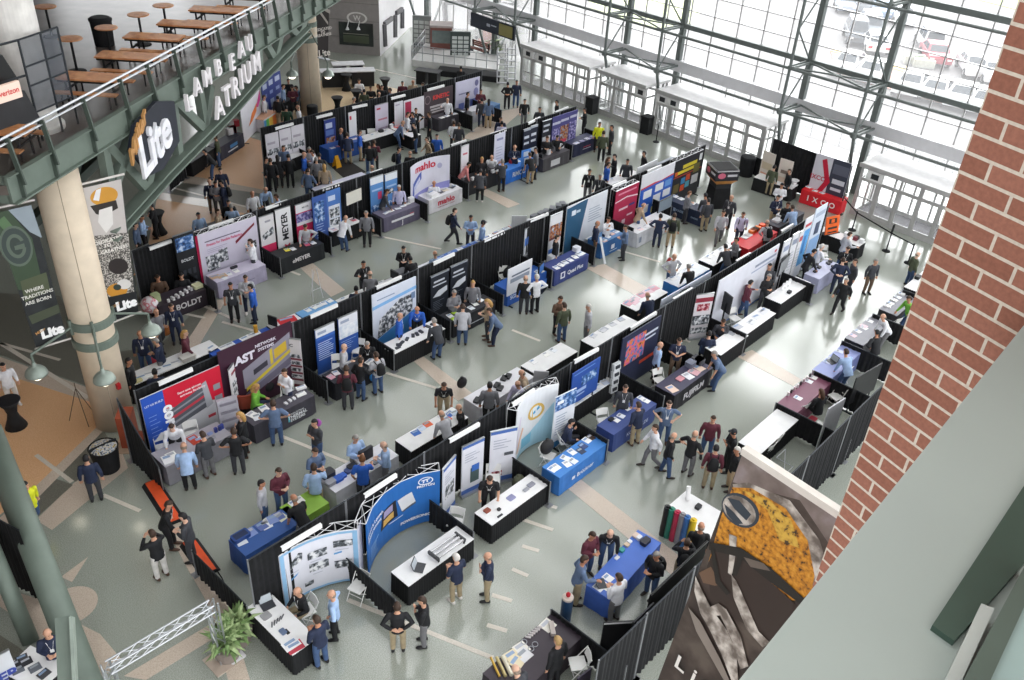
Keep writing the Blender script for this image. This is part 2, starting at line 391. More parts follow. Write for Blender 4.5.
# ------------------------------------------------------------------ printed graphics on a surface
def graphic(parent, mapf, W_, H_, patches=(), texts=(), name='print', off=.006):
    cols = []; b = MB()
    def ci(c):
        if c not in cols: cols.append(c)
        return cols.index(c)
    lay = 0
    for p in patches:
        lay += 1; o = off + .0009*lay
        if len(p) == 5 and not isinstance(p[0], (list, tuple)):
            x0, y0, x1, y1, c = p
            n = max(1, int(abs(x1-x0)*W_/.35)) if getattr(mapf, 'curved', False) else 1
            for i in range(n):
                a = x0+(x1-x0)*i/n; e = x0+(x1-x0)*(i+1)/n
                b.face([mapf(a*W_, y0*H_, o), mapf(e*W_, y0*H_, o), mapf(e*W_, y1*H_, o), mapf(a*W_, y1*H_, o)], ci(c))
        else:
            pts, c = p
            if getattr(mapf, 'curved', False):
                xa, xb = min(q[0] for q in pts), max(q[0] for q in pts); n = max(1, int((xb-xa)*W_/.12))
                for i in range(n):
                    pl = pts
                    for lim, sg in ((xa+(xb-xa)*i/n, 1), (xa+(xb-xa)*(i+1)/n, -1)):
                        out = []
                        for k in range(len(pl)):
                            p0, p1 = pl[k-1], pl[k]; d0, d1 = (p0[0]-lim)*sg, (p1[0]-lim)*sg
                            if (d0 < 0) != (d1 < 0): f_ = d0/(d0-d1); out.append((p0[0]+(p1[0]-p0[0])*f_, p0[1]+(p1[1]-p0[1])*f_))
                            if d1 >= 0: out.append(p1)
                        pl = out
                    if len(pl) > 2: b.face([mapf(x*W_, y*H_, o) for x, y in pl], ci(c))
            else: b.face([mapf(x*W_, y*H_, o) for x, y in pts], ci(c))
    if b.f: b.obj(name, [GM(c) for c in cols], parent)
    if texts:
        cols2 = []; t = MB()
        for tx in texts:
            s, x, y, h, c = tx[:5]; rot = tx[5] if len(tx) > 5 else 0; bold = tx[6] if len(tx) > 6 else .02; sx = tx[7] if len(tx) > 7 else 1; sh = tx[8] if len(tx) > 8 else 0
            vs_, fs_ = text_mesh(s, h, 0, bold*h, shear=sh)
            if c not in cols2: cols2.append(c)
            k = len(t.v); cr, sr = math.cos(rot), math.sin(rot)
            for (a, e, _) in vs_:
                a *= sx; t.v.append(tuple(mapf(x*W_+a*cr-e*sr, y*H_+a*sr+e*cr, off+.0009*lay+.004)))
            for f in fs_: t.f.append(tuple(k+i for i in f)); t.m.append(cols2.index(c))
        t.obj('lettering', [GM(c) for c in cols2], parent)
def flatmap(o, ux, uz, n):
    o = Vector(o); ux = Vector(ux); uz = Vector(uz); n = Vector(n)
    return lambda x, y, d=0: o + ux*x + uz*y + n*d
def lines(x0, x1, y0, y1, n, c, frac=.45):   # stripes that stand for printed lines too fine to read
    st = (y1-y0)/n; r = random.Random(int(x0*977+y0*133+n))
    return [(x0, y0+i*st, x0+(x1-x0)*r.uniform(.6, 1), y0+i*st+st*frac, c) for i in range(n)]

# ------------------------------------------------------------------ round columns with lamp arms
CONC = mat('d2c3ae', .55, var=.03); CONC2 = mat('c9b79c', .55, var=.03)
def column(px, r, h, name, label, bands=()):
    p = P(*px); t = thing(name, label, None, (p.x, p.y, 0), kind='structure')
    b = MB(); b.lathe([(r, 0), (r, h)], n=36); b.obj('shaft', CONC, t, smooth=True)
    b = MB(); b.box(-.012,.012,-r-.004,-r+.02,0,h); sm = b.obj('joint', mat('a0927f',.6), t); sm.rotation_euler[2] = math.atan2(-p.y,-p.x)+PI/2
    for z in bands:
        b = MB(); b.lathe([(r+.02, z), (r+.07, z+.02), (r+.07, z+.26), (r+.02, z+.28)], n=36); b.obj('band', GREEN, t, smooth=False)
    return t, p
c1, c1p = column((115.5,421), .6, 9.0, 'column', 'broad round beige column under the footbridge', (3.15, 3.85))
c2, c2p = column((312,113), .62, 16, 'column', 'tall round tan column behind the far booths', (4.35, 5.2))
def lamp(px, z, colp, rc, zb, label):
    h = P(px[0], px[1], z); a = Vector((h.x, h.y, z)); d = (Vector((colp.x, colp.y, 0))-Vector((a.x, a.y, 0))); d.z = 0
    e = Vector((colp.x, colp.y, zb)) - d.normalized()*rc*.97
    t = thing('lamp', label, 'lamp', (a.x, a.y, a.z), group='bell lamps on column arms')
    b = MB(); b.lathe([(.1,.1),(.24,.03),(.3,-.06),(.32,-.08),(.315,-.04),(.28,.06),(.2,.15),(.1,.2),(.06,.23),(.05,.34)], n=20); b.obj('lamp_shade', mat('8f9a92',.4,.2), t, smooth=True)
    b = MB(); b.ball((0,0,-.1), .2, rz=.8); em = mat('fff3dc',.4); 
    if 'lampglow' not in _mats:
        g_ = bpy.data.materials.new('lamp_bulb'); g_.use_nodes = True; q_ = g_.node_tree.nodes['Principled BSDF']
        q_.inputs['Emission Color'].default_value = (1,.9,.72,1); q_.inputs['Emission Strength'].default_value = 2.2; _mats['lampglow'] = g_
    b.obj('bulb', _mats['lampglow'], t, smooth=True)
    b = MB(); top = Vector((0,0,.34)); mid = Vector((0,0,.62)); b.tube((0,0,.3), mid, .035); b.path([mid, (e-a)], .04); b.tube((e-a)-Vector((0,0,.25)), (e-a)+Vector((0,0,.25)), .05); b.obj('arm', GREEN, t)
lamp((104,378), 3.1, c1p, .68, 3.98, 'green bell lamp on the broad column, in front of its shaft')
lamp((36,372), 3.1, c1p, .68, 3.98, 'green bell lamp reaching over the tan floor, left of the broad column')
lamp((151,330), 3.1, c1p, .68, 3.98, 'green bell lamp reaching over the aisle, right of the broad column')
lamp((292,74), 4.3, c2p, .8, 5.3, 'bell lamp on the far tan column, left of its shaft')
lamp((328,74), 4.3, c2p, .8, 5.3, 'bell lamp on the far tan column, right of its shaft')
b = MB(); b.lathe([(.3,0),(.33,.9),(.3,.95),(.2,.97)], n=20); o = b.obj('litter_bin', BLACK, loc=P(319,113)+Vector((-1.1,-.9,0)), smooth=False); tag(o, 'black litter bin at the foot of the far tan column', 'bin')
q = MB(); q.box(-.06,.06,-.05,.05,-.1,.1); o = q.obj('alarm_box', mat('b3262c',.4)); d = Vector((-c1p.x,-c1p.y,0)).normalized(); d = Matrix.Rotation(.5,3,'Z') @ d
o.location = Vector((c1p.x,c1p.y,1.72)) + d*.66; o.rotation_euler[2] = math.atan2(d.y,d.x)+PI/2; tag(o, 'small red fire alarm box on the broad column', 'alarm')

# ------------------------------------------------------------------ footbridge and mezzanine
DZ = .5
B0 = P(0, 140, 10.1+DZ); B0.z = 0; BU = Vector((.845,.535,0)).normalized(); BN = Vector((-BU.y, BU.x, 0))
def B(s, z, o=0.0): return B0 + BU*s + BN*o + Vector((0,0,z+DZ))
def BP(u, v, o=0.0):
    p = PV(u, v, B0+BN*o, BN); return (p-B0).dot(BU), p.z-DZ
br = thing('footbridge', 'green steel truss footbridge with glass railing across the upper left', 'footbridge', kind='structure')
DECK = ramp_mat('deck_concrete', [(.35,'4a423e'),(.5,'544c47'),(.65,'5f5651')], 1.5, .32)
q = MB(); q.hexa([B(-.2,8.75,0), B(34,8.75,0), B(34,8.75,24), B(-9,8.75,24), B(-.2,9,0), B(34,9,0), B(34,9,24), B(-9,9,24)]); q.obj('deck', DECK, br)
q = MB(); q.bar(B(-.2,8.86), B(30,8.86), .12, .72); q.bar(B(-.2,9.22,-.05), B(30,9.22,-.05), .2, .04); q.bar(B(-.2,8.52,-.06), B(30,8.52,-.06), .24, .04); q.bar(B(-.14,8.86,0), B(-.14,8.86,3), .12,.72); q.obj('girder', GREEN, br)
q = MB()
ch = [BP(110,236), BP(168,172), BP(228,112), BP(255,82), BP(307,30)]
for a, e in zip(ch, ch[1:]):
    for z in (.14,-.14): q.bar(B(a[0],a[1]+z,-.02), B(e[0],e[1]+z,-.02), .42, .06)
    q.bar(B(a[0],a[1],0), B(e[0],e[1],0), .05, .3)
q.obj('lower_chord', GREEN, br)
mem = [((106,146),(113,185)),((107,143),(152,192)),((175,100),(182,158)),((166,104),(150,186)),((175,98),(207,130)),((202,92),(208,128)),((213,86),(207,130)),((244,52),(240,95)),
       ((260,40),(262,72)),((266,36),(277,60)),((283,24),(277,60)),((290,20),(300,36)),((140,120),(116,190)),((308,2),(300,36)),((252,46),(262,72))]
for a, e in mem:
    s1 = BP(*a); s2 = BP(*e); q = MB(); q.bar(B(s1[0],min(s1[1],8.6),.12), B(s2[0],s2[1],.12), .3, .24, up=BN); q.obj('brace', GREEN, br)
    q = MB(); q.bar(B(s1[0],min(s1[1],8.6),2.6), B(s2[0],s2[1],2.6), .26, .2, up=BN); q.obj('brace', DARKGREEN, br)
q = MB()
for a, e in zip(ch, ch[1:]): q.bar(B(a[0],a[1],2.6), B(e[0],e[1],2.6), .3, .3)
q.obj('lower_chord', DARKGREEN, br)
ps = [BP(u, v)[0] for u, v in ((40,122),(82,105),(119,86),(146,71),(173,58),(196,46),(216,35),(233,25),(247,15),(260,8),(272,2))]
ps = [ps[0]-1.35] + ps + [ps[-1]+1.3*i for i in range(1,9)]
for s in ps:
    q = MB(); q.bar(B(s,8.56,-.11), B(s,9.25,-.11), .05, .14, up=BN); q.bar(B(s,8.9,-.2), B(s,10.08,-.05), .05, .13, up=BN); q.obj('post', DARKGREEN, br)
q = MB()
q.tube(B(-.4,10.1), B(30,10.1), .035); q.tube(B(-.4,9.98,-.06), B(30,9.98,-.06), .02); q.tube(B(-.4,9.9,.12), B(30,9.9,.12), .025); q.obj('handrail', CHROME, br)
q = MB(); q.face([B(-.4,9.1,.02), B(30,9.1,.02), B(30,9.95,.02), B(-.4,9.95,.02)]); q.obj('glass_panel', GLASS, br)
# raised letters on the truss
LETTER = mat('e4dfe2', .5, var=.02)
lt = thing('bridge_sign', 'two rows of raised white letters on the footbridge truss', 'sign')
bm_ = flatmap(B(0,0,-.36), BU, (0,0,1), -BN)
for row, h in (([('L',188,103),('A',197,87),('M',207,78),('B',218,68),('E',232,63),('A',241,50),('U',249,44)], .62), ([('A',219,108),('T',227,97),('R',235,88),('I',241,80),('U',247,74),('M',256,64)], .82)):
    for c, u, v in row:
        s, z = BP(u, v, -.36); vs_, fs_ = text_mesh(c, h*1.25, .06, .02*h)
        k = MB(); k.v = [tuple(bm_(s+x*.85, z+y, e_)) for x, y, e_ in vs_]; k.f = fs_; k.m = [0]*len(fs_); k.obj('letter', LETTER, lt)
ls = thing('beer_sign', 'big white block lettering with a dark outline hung on the footbridge truss', 'sign')
def on_plane_texts(parent, off, items):
    mp = flatmap(B(0,0,off), BU, (0,0,1), -BN)
    for s_, u, v, h, c, depth, bold, sx, slope in items:
        s, z = BP(u, v, off); vs_, fs_ = text_mesh(s_, h, depth, bold); k = MB()
        k.v = [tuple(mp(s+x*sx, z+y+x*slope, e_)) for x, y, e_ in vs_]; k.f = fs_; k.m = [0]*len(fs_); k.obj('lettering', mat(c,.5), parent)
s, z = BP(152,140,-.3)
q = MB(); q.prism([(0,-.95),(.75,-1.05),(1.95,-.55),(2.0,.75),(1.0,1.05),(-.35,.75),(-.75,.15)], -.06, .06)
q.v = [tuple(B(s-.5+x, z+y, -.3-e)) for x, y, e in q.v]; q.obj('backing', mat('20242f',.5), ls)
on_plane_texts(ls, -.42, [('Lite',155,143,1.75,'e6e6ec',.05,.05,.72,.2), ('Miller',138,136,.62,'b98a55',.04,.02,.8,.75)])

MZ = 9.0+DZ
WOOD = ramp_mat('table_wood', [(.4,'b97a4c'),(.5,'c78857'),(.6,'d49766')], 2.5, .5, dist=1)
def picnic():
    t = thing('picnic_table', '', 'table')
    q = MB(); q.box(-.95,.95,-.38,.38,.71,.76); q.obj('tabletop', WOOD, t)
    for y in (-.68,.68): q = MB(); q.box(-.95,.95,y-.13,y+.13,.42,.46); q.obj('bench', WOOD, t)
    for x in (-.7,.7):
        q = MB(); q.bar((x,-.3,.7),(x,-.3,0),.05); q.bar((x,.3,.7),(x,.3,0),.05); q.bar((x,-.75,.4),(x,.75,.4),.05); q.bar((x,-.7,.4),(x,-.7,0),.04); q.bar((x,.7,.4),(x,.7,0),.04); q.obj('leg', BLACK, t)
    q = MB(); q.box(-.9,.9,-.34,.34,.64,.71); q.obj('apron', BLACK, t)
    return t
mzl = ['nearest to the glass kiosk','second in the row from the kiosk','third in the row from the kiosk','fourth in the row, middle of the terrace','fifth in the row, before the tall round table','sixth in the row, by the far railing','at the far end of the terrace row']
pt = picnic()
for i, (u, v) in enumerate([(92,76),(128,55),(154,36),(186,23),(216,9),(244,-5),(-6,128)]):
    o = pt if i == 0 else copy_tree(pt)
    p = P(u, v, MZ+.76); o.location = (p.x, p.y, MZ); o.rotation_euler[2] = math.radians(-48)
    o['label'] = 'brown picnic table with benches, ' + mzl[i] if i < 6 else 'brown picnic table just behind the railing at the left end of the footbridge'
    o['group'] = 'picnic tables on the upper terrace'
def hitop():
    t = thing('bar_table', '', 'table'); q = MB(); q.lathe([(.36,1.03),(.38,1.05),(.36,1.07)], n=24); q.obj('tabletop', WOOD, t)
    q = MB(); q.lathe([(.3,0),(.29,.02),(.05,.04),(.04,.06),(.04,1.03)], n=16); q.obj('pedestal', BLACK, t); return t
ht = hitop()
for i, (u, v, l) in enumerate([(70,38,'beside the glass kiosk'),(45,6,'behind the white column'),(106,27,'in front of the black bin'),(138,14,'alone on the shiny floor behind the third picnic table'),(163,5,'behind the fourth picnic table')]):
    o = ht if i == 0 else copy_tree(ht); p = P(u, v, MZ+1.07); o.location = (p.x, p.y, MZ); o['label'] = 'round brown bar table, ' + l; o['group'] = 'round bar tables'
p = P(105,45,MZ); t = thing('trash_bin', 'black round trash bin on the upper terrace', 'bin', (p.x,p.y,MZ))
q = MB(); q.lathe([(.33,0),(.37,.85)], n=24); q.obj('drum', BLACK, t); q = MB(); q.lathe([(.39,.85),(.4,.92),(.3,.98),(.2,.98)], n=24); q.obj('lid', BLACK, t)
p = P(38,128,MZ); t = thing('column', 'white round column standing on the upper terrace', None, (p.x,p.y,MZ), kind='structure')
q = MB(); q.lathe([(.72,0),(.72,.12),(.62,.14),(.62,9)], n=36); q.obj('shaft', mat('d9d6d2',.5), t, smooth=False)
# glass-sided kiosk around the column with a screen and a lit panel
kp = P(52,108,MZ); kd = BU; kn = BN
t = thing('kiosk', 'grey glass-sided sponsor kiosk with a lit panel around the white column', 'kiosk', (0,0,0))
def K(u, v, z): p = P(u, v, z); return p
zt = MZ+2.7
fr_ = [P(36,40,zt), P(57,28,zt), P(17,40,zt)]
tint = bpy.data.materials.new('tinted_glass'); tint.use_nodes = True; q_ = tint.node_tree.nodes['Principled BSDF']; q_.inputs['Base Color'].default_value = lin('5b6068'); q_.inputs['Alpha'].default_value = .62; q_.inputs['Roughness'].default_value = .1
a = P(18,40,zt); c = P(57,27,zt); e = P(40,31,zt)
q = MB(); q.face([(a.x,a.y,MZ+.8),(c.x,c.y,MZ+.8),(c.x,c.y,zt),(a.x,a.y,zt)]); q.obj('glass_panel', tint, t)
q = MB()
for f in (0,.55,1): x = a.lerp(c,f); q.tube((x.x,x.y,MZ),(x.x,x.y,zt),.03)
for z in (.8,1.5,2.0,2.7): q.tube((a.x,a.y,MZ+z),(c.x,c.y,MZ+z),.025)
f = P(-12,48,zt)
for z in (.8,1.8,2.7): q.tube((a.x,a.y,MZ+z),(f.x,f.y,MZ+z),.03)
q.obj('frame', DKMETAL, t)
dd = (f-a); dd.z = 0; dd.normalize(); nn = Vector((dd.y,-dd.x,0)); nn = nn if nn.y < 0 else -nn
q = MB(); q.hexa([a+dd*.25+Vector((0,0,-1.0)), a+dd*1.6+Vector((0,0,-1.0)), a+dd*1.6-nn*.15+Vector((0,0,-1.0)), a+dd*.25-nn*.15+Vector((0,0,-1.0)), a+dd*.55+Vector((0,0,-.25)), a+dd*1.6+Vector((0,0,-.25)), a+dd*1.6-nn*.15+Vector((0,0,-.25)), a+dd*.55-nn*.15+Vector((0,0,-.25))]); q.obj('screen', mat('0c0d10',.3), t)
q = MB(); q.hexa([a+dd*.1-nn*.5+Vector((0,0,-2.0)), a+dd*1.8-nn*.5+Vector((0,0,-2.0)), a+dd*1.8+nn*.25+Vector((0,0,-2.0)), a+dd*.1+nn*.25+Vector((0,0,-2.0)), a+dd*.1-nn*.5+Vector((0,0,-1.3)), a+dd*1.8-nn*.5+Vector((0,0,-1.3)), a+dd*1.8-nn*.1+Vector((0,0,-1.3)), a+dd*.1-nn*.1+Vector((0,0,-1.3))]); q.obj('counter', mat('26262a',.5), t)
lp_ = bpy.data.materials.new('lit_panel'); lp_.use_nodes = True; q_ = lp_.node_tree.nodes['Principled BSDF']; q_.inputs['Base Color'].default_value = lin('c9b4a8'); q_.inputs['Emission Color'].default_value = lin('d8b7a8'); q_.inputs['Emission Strength'].default_value = .35
vp = PV(9,92, a-nn*.0+nn*.3, nn); vm = flatmap(vp, -dd, (0,0,1), nn)
q = MB(); q.hexa([vm(-.36,-.22,0),vm(.36,-.22,0),vm(.36,-.22,-.1),vm(-.36,-.22,-.1),vm(-.36,.2,0),vm(.36,.2,0),vm(.36,.2,-.1),vm(-.36,.2,-.1)]); lo = q.obj('lit_sign', lp_, t)
graphic(lo, vm, 1, 1, (), [('verizon', 0, 0, .2, 'c8202a')])
# dark back wall and added shading slab beyond the bridge
q = MB(); q.hexa([B(-14,0,15),B(30,0,15),B(30,0,15.4),B(-14,0,15.4),B(-14,8.75,15),B(30,8.75,15),B(30,8.75,15.4),B(-14,8.75,15.4)]); struct('wall_left', q, mat('4e4038',.7,var=.2,scale=.6), label='dark brown wall below the upper terrace')
q = MB(); q.hexa([B(-6,0,9),B(4,0,9),B(4,0,9.3),B(-6,0,9.3),B(-6,8.7,9),B(4,8.7,9),B(4,8.7,9.3),B(-6,8.7,9.3)]); struct('trim_2', q, mat('b9a698',.6,var=.1,scale=.8), label='pale panelled wall under the terrace beside the broad column')
q = MB(); q.hexa([B(-14,9,24),B(36,9,24),B(36,9,24.4),B(-14,9,24.4),B(-14,18,24),B(36,18,24),B(36,18,24.4),B(-14,18,24.4)]); struct('wall_back', q, mat('7d7672',.6,var=.1,scale=.5), label='grey wall behind the upper terrace')
q = MB(); q.hexa([B(-16,17.6,1),B(40,17.6,1),B(40,17.6,24.4),B(-16,17.6,24.4),B(-16,18,1),B(40,18,1),B(40,18,24.4),B(-16,18,24.4)]); struct('added_roof', q, mat('6b6763',.7), label='unseen slab added over the upper terrace to shade it')  # unseen slab, put in to shade the terrace floor
q = MB(); q.box(-14,9,13,40,22.5,23); struct('added_roof_2', q, mat('8a8680',.7), label='unseen slab added high on the left to darken that side')  # unseen slab, put in so the left of the hall gets less sky
q = MB(); q.box(-14.4,-14,6,60,0,23); struct('added_wall_side', q, mat('6b625b',.7), label='unseen wall added at the far left to block sky light')  # unseen wall, put in with the slab to darken the left

# ------------------------------------------------------------------ far building block
bw = P(330,52); bc = P(380,56); be = P(407,30)
bd = (bw-bc).normalized(); bo = bc + bd*14
t = thing('wall_far', 'grey block wall with a shop window and a white side at the far end', None, kind='structure')
dn = (be-bc).normalized()
q = MB(); q.prism([(bc.x,bc.y),(bo.x,bo.y),(bo.x+dn.x*14,bo.y+dn.y*14),(bc.x+dn.x*14,bc.y+dn.y*14)], 0, 16, 0); q.obj('block', [mat('8f8a88',.6,var=.03)], t)
n2 = Vector((bd.y,-bd.x,0)); n2 = n2 if n2.dot(EYE-bc) > 0 else -n2
fm = flatmap(bc+n2*.02, bd, (0,0,1), n2)
q = MB()
for z in (1.2,2.4,3.6,4.8,6.0): q.bar(fm(0,z), fm(14,z), .02, .03)
q.obj('joint', mat('6f6b6a',.6), t)
def FU(u, v): p = PV(u, v, bc+n2*.02, n2); return (p-bc).dot(bd), p.z
s1, z1 = FU(340,44); s0, z0 = FU(373,24)
q = MB(); q.hexa([fm(s0,z1,-.02),fm(s1,z1,-.02),fm(s1,z1,.1),fm(s0,z1,.1),fm(s0,z0,-.02),fm(s1,z0,-.02),fm(s1,z0,.1),fm(s0,z0,.1)]); wo = q.obj('shop_window', mat('2c3130',.15,spec=.8), t)
graphic(wo, fm, 1, 1, [(s0+.3,z1+.2,s1-.3,z1+(z0-z1)*.45,'48503f'),(s0+.3,z1+(z0-z1)*.5,s1-.3,z1+(z0-z1)*.53,'7e7d70')], (), off=.11)
s, z = FU(357,18); el = [(s+.75*math.cos(k*PI/12), z+.42*math.sin(k*PI/12)) for k in range(24)]; ei = [(s+.6*math.cos(k*PI/12), z+.32*math.sin(k*PI/12)) for k in range(24)]
graphic(t, fm, 1, 1, [(el,'d6d3d0'),(ei,'8f8a88')], [('W', s, z-.02, .5, 'd6d3d0',0,.02,-1)], name='emblem', off=.02)
for u in (349,360):
    s, z = FU(u,25); q = MB(); q.tube(fm(s,z+.3,.05), fm(s,z,.5), .03); q.lathe([(.14,-.2),(.05,0)], fm(s,z,.5), 12); o = q.obj('spot_lamp', mat('d8d8d8',.4), t)
n3 = Vector((dn.y,-dn.x,0)); n3 = n3 if n3.dot(EYE-bc) > 0 else -n3
sm_ = flatmap(bc+n3*.02, dn, (0,0,1), n3)
q = MB(); q.face([sm_(0,0),sm_(14,0),sm_(14,16),sm_(0,16)]); q.obj('white_side', mat('e3e1e3',.5,var=.02), t)
def SU(u, v): p = PV(u, v, bc+n3*.02, n3); return (p-bc).dot(dn), p.z
q = MB()
for (u,v,u2,v2) in ((383,24,391,18),(383,24,384,46),(394,15,394,37),(395,13,401,9),(401,9,401,28)):
    a1 = SU(u,v); a2 = SU(u2,v2); q.bar(sm_(a1[0],a1[1],.05), sm_(a2[0],a2[1],.05), .3, .3)
q.obj('dark_frame', mat('5e5c60',.5), t)

# ------------------------------------------------------------------ brick pillar, sill and frame by the camera
bk = bpy.data.materials.new('brick_face'); bk.use_nodes = True; nt = bk.node_tree; bb = nt.nodes['Principled BSDF']; bb.inputs['Roughness'].default_value = .85
tc = nt.nodes.new('ShaderNodeTexCoord'); mp = nt.nodes.new('ShaderNodeMapping'); mp.inputs['Rotation'].default_value = (PI/2, 0, 0)
bt = nt.nodes.new('ShaderNodeTexBrick'); bt.inputs['Scale'].default_value = 1; bt.inputs['Brick Width'].default_value = .205; bt.inputs['Row Height'].default_value = .0685; bt.inputs['Mortar Size'].default_value = .0062
bt.inputs['Color1'].default_value = lin('966251'); bt.inputs['Color2'].default_value = lin('875544'); bt.inputs['Mortar'].default_value = lin('c6baac'); bt.inputs['Mortar Smooth'].default_value = .15; bt.inputs['Bias'].default_value = 0
nt.links.new(tc.outputs['Object'], mp.inputs['Vector']); nt.links.new(mp.outputs['Vector'], bt.inputs['Vector'])
nz = nt.nodes.new('ShaderNodeTexNoise'); nz.inputs['Scale'].default_value = 60; nz.inputs['Detail'].default_value = 5; nt.links.new(tc.outputs['Object'], nz.inputs['Vector'])
mxc = nt.nodes.new('ShaderNodeMixRGB'); mxc.blend_type = 'OVERLAY'; mxc.inputs['Fac'].default_value = .35; nt.links.new(bt.outputs['Color'], mxc.inputs[1]); nt.links.new(nz.outputs['Fac'], mxc.inputs[2]); nt.links.new(mxc.outputs['Color'], bb.inputs['Base Color'])
bu = nt.nodes.new('ShaderNodeBump'); bu.inputs['Strength'].default_value = .35; bu.inputs['Distance'].default_value = .01; bu.invert = True; nt.links.new(bt.outputs['Fac'], bu.inputs['Height']); nt.links.new(bu.outputs['Normal'], bb.inputs['Normal'])
q = MB(); q.box(-3, 0, 0, .9, -17, 4); o = q.obj('wall_brick', bk); pe = P(915,295,17.44); o.location = (pe.x, pe.y, 17.44); o.rotation_euler[2] = math.atan2(.943,.332)
o.scale = (1,-1,1); tag(o, 'red brick pillar face with pale mortar at the right', None, None, 'structure')
# pale green sill in front
SILL = mat('9ba49f', .45, var=.03, scale=1.2); ZS = 17.6
e0 = P(735,685,ZS); e1 = P(1024,325,ZS); ed = (e1-e0).normalized(); en = Vector((-ed.y, ed.x, 0)); en = en if en.y < 0 else -en
a = e0-ed*1.2; c = e1+ed*1.0
t = thing('window_2', 'pale green sill and dark green window frame beside the camera', None, kind='structure')
q = MB(); q.hexa([a+Vector((0,0,-.25)), c+Vector((0,0,-.25)), c+en*.9+Vector((0,0,-.25)), a+en*.9+Vector((0,0,-.25)), a, c, c+en*.9, a+en*.9]); q.obj('sill', SILL, t)
k0 = P(930,630,ZS); k1 = P(1012,505,ZS); k2 = P(952,646,ZS)
kd_ = (k1-k0).normalized(); kn_ = (k2-k0); kn_.z = 0
h = Vector((0,0,.05))
pts = [k0, k0+kd_*2.2, k0+kd_*2.2+kn_*5, k0+kn_*1.0]
q = MB(); q.hexa([k0, k0+kd_*2.2, k0+kd_*2.2+kn_*6, k0+kn_*1.0, k0+h*.3, k0+kd_*2.2+h*.3, k0+kd_*2.2+kn_*6+h*.3, k0+kn_+h*.3]); q.obj('channel', mat('3d5047',.4,.1), t)
l0 = P(940,690,ZS+.02); l1 = P(978,610,ZS+.02); l2 = P(991,615,ZS+.02); l3 = P(957,690,ZS+.02)
q = MB(); q.hexa([l0-h, l3-h, l2-h, l1-h, l0+h*.4, l3+h*.4, l2+h*.4, l1+h*.4]); q.obj('clip_bar', mat('b3bab6',.4,.2), t)
r0 = P(958,690,ZS+.06); r1 = P(1030,556,ZS+.06); r2 = P(1032,590,ZS+.06); r3 = P(986,690,ZS+.06)
q = MB(); q.hexa([r0-h*2, r3-h*2, r2-h*2, r1-h*2, r0, r3, r2, r1]); q.obj('glazing_bar', mat('55635b',.4,.2), t)
s0_ = P(986,690,ZS+.06); s1_ = P(1032,590,ZS+.06); s2_ = P(1090,690,ZS+.06)
q = MB(); q.hexa([s0_-h*2, s2_-h*2, s2_-h*2+Vector((.1,0,0)), s1_-h*2, s0_-h*.2, s2_-h*.2, s2_-h*.2+Vector((.1,0,0)), s1_-h*.2]); q.obj('pane_edge', mat('8fa3a0',.2), t)

# ------------------------------------------------------------------ big hanging banners
def plane_uv(o, n):
    def f(u, v):
        d = ray(u, v); tt = (Vector(o)-EYE).dot(n)/d.dot(n); return EYE+d*tt
    return f
def poly_on(parent, f, n, polys, name='print', off=.005):
    cols = []; b = MB()
    for i, (pts, c) in enumerate(polys):
        if c not in cols: cols.append(c)
        b.face([f(u, v)+n*(off+.0015*i) for u, v in pts], cols.index(c))
    return b.obj(name, [GM(c) for c in cols], parent)
def ell(cx, cy, a, b, rot=0, n=28):
    r = math.radians(rot); return [(cx+a*math.cos(t)*math.cos(r)-b*math.sin(t)*math.sin(r), cy+a*math.cos(t)*math.sin(r)+b*math.sin(t)*math.cos(r)) for t in [2*PI*i/n for i in range(n)]]
# helmet banner beside the pillar
def rdist(u, v, r): d = ray(u, v); d2 = d/math.hypot(d.x, d.y); return EYE+d2*r
TL = rdist(743,452,7.0); BL = rdist(657,682,7.0)
rt = Vector((-.116,-.993,0)).normalized(); dnv = (BL-TL); bnn = rt.cross(dnv).normalized(); bnn = bnn if bnn.dot(EYE-TL) > 0 else -bnn
hf = plane_uv(TL, bnn)
ht_ = thing('banner', 'huge brown banner with a muddy orange football helmet below the brick pillar', 'banner')
TR = hf(900,556); BR_ = TR+dnv*1.25; BL2 = TL+dnv*1.25
q = MB(); q.hexa([BL2-bnn*.02, BR_-bnn*.02, BR_, BL2, TL-bnn*.02, TR-bnn*.02, TR, TL])
mud = ramp_mat('banner_mud', [(.3,'2e2523'),(.5,'40342f'),(.68,'5d524a')], 2.2, .6); GMUD = mud; PHOTO['mud'] = mud
PHOTO['helm'] = ramp_mat('helmet_orange', [(.33,'3a2a1c'),(.4,'a5691c'),(.55,'cd8a26'),(.7,'d9a040')], 20, .5)
PHOTO['helm2'] = ramp_mat('helmet_yellow', [(.36,'4a3a2a'),(.42,'c09438'),(.6,'d6ae4a')], 20, .5)
PHOTO['gsp'] = ramp_mat('banner_grey_smear', [(.4,'6b615a'),(.52,'a39a92'),(.62,'cfc8c0')], 6, .6)
PHOTO['sky'] = ramp_mat('banner_sky', [(.35,'6a5d59'),(.5,'7d706b'),(.65,'95898a')], 3, .6)
q.obj('sheet', mud, ht_)
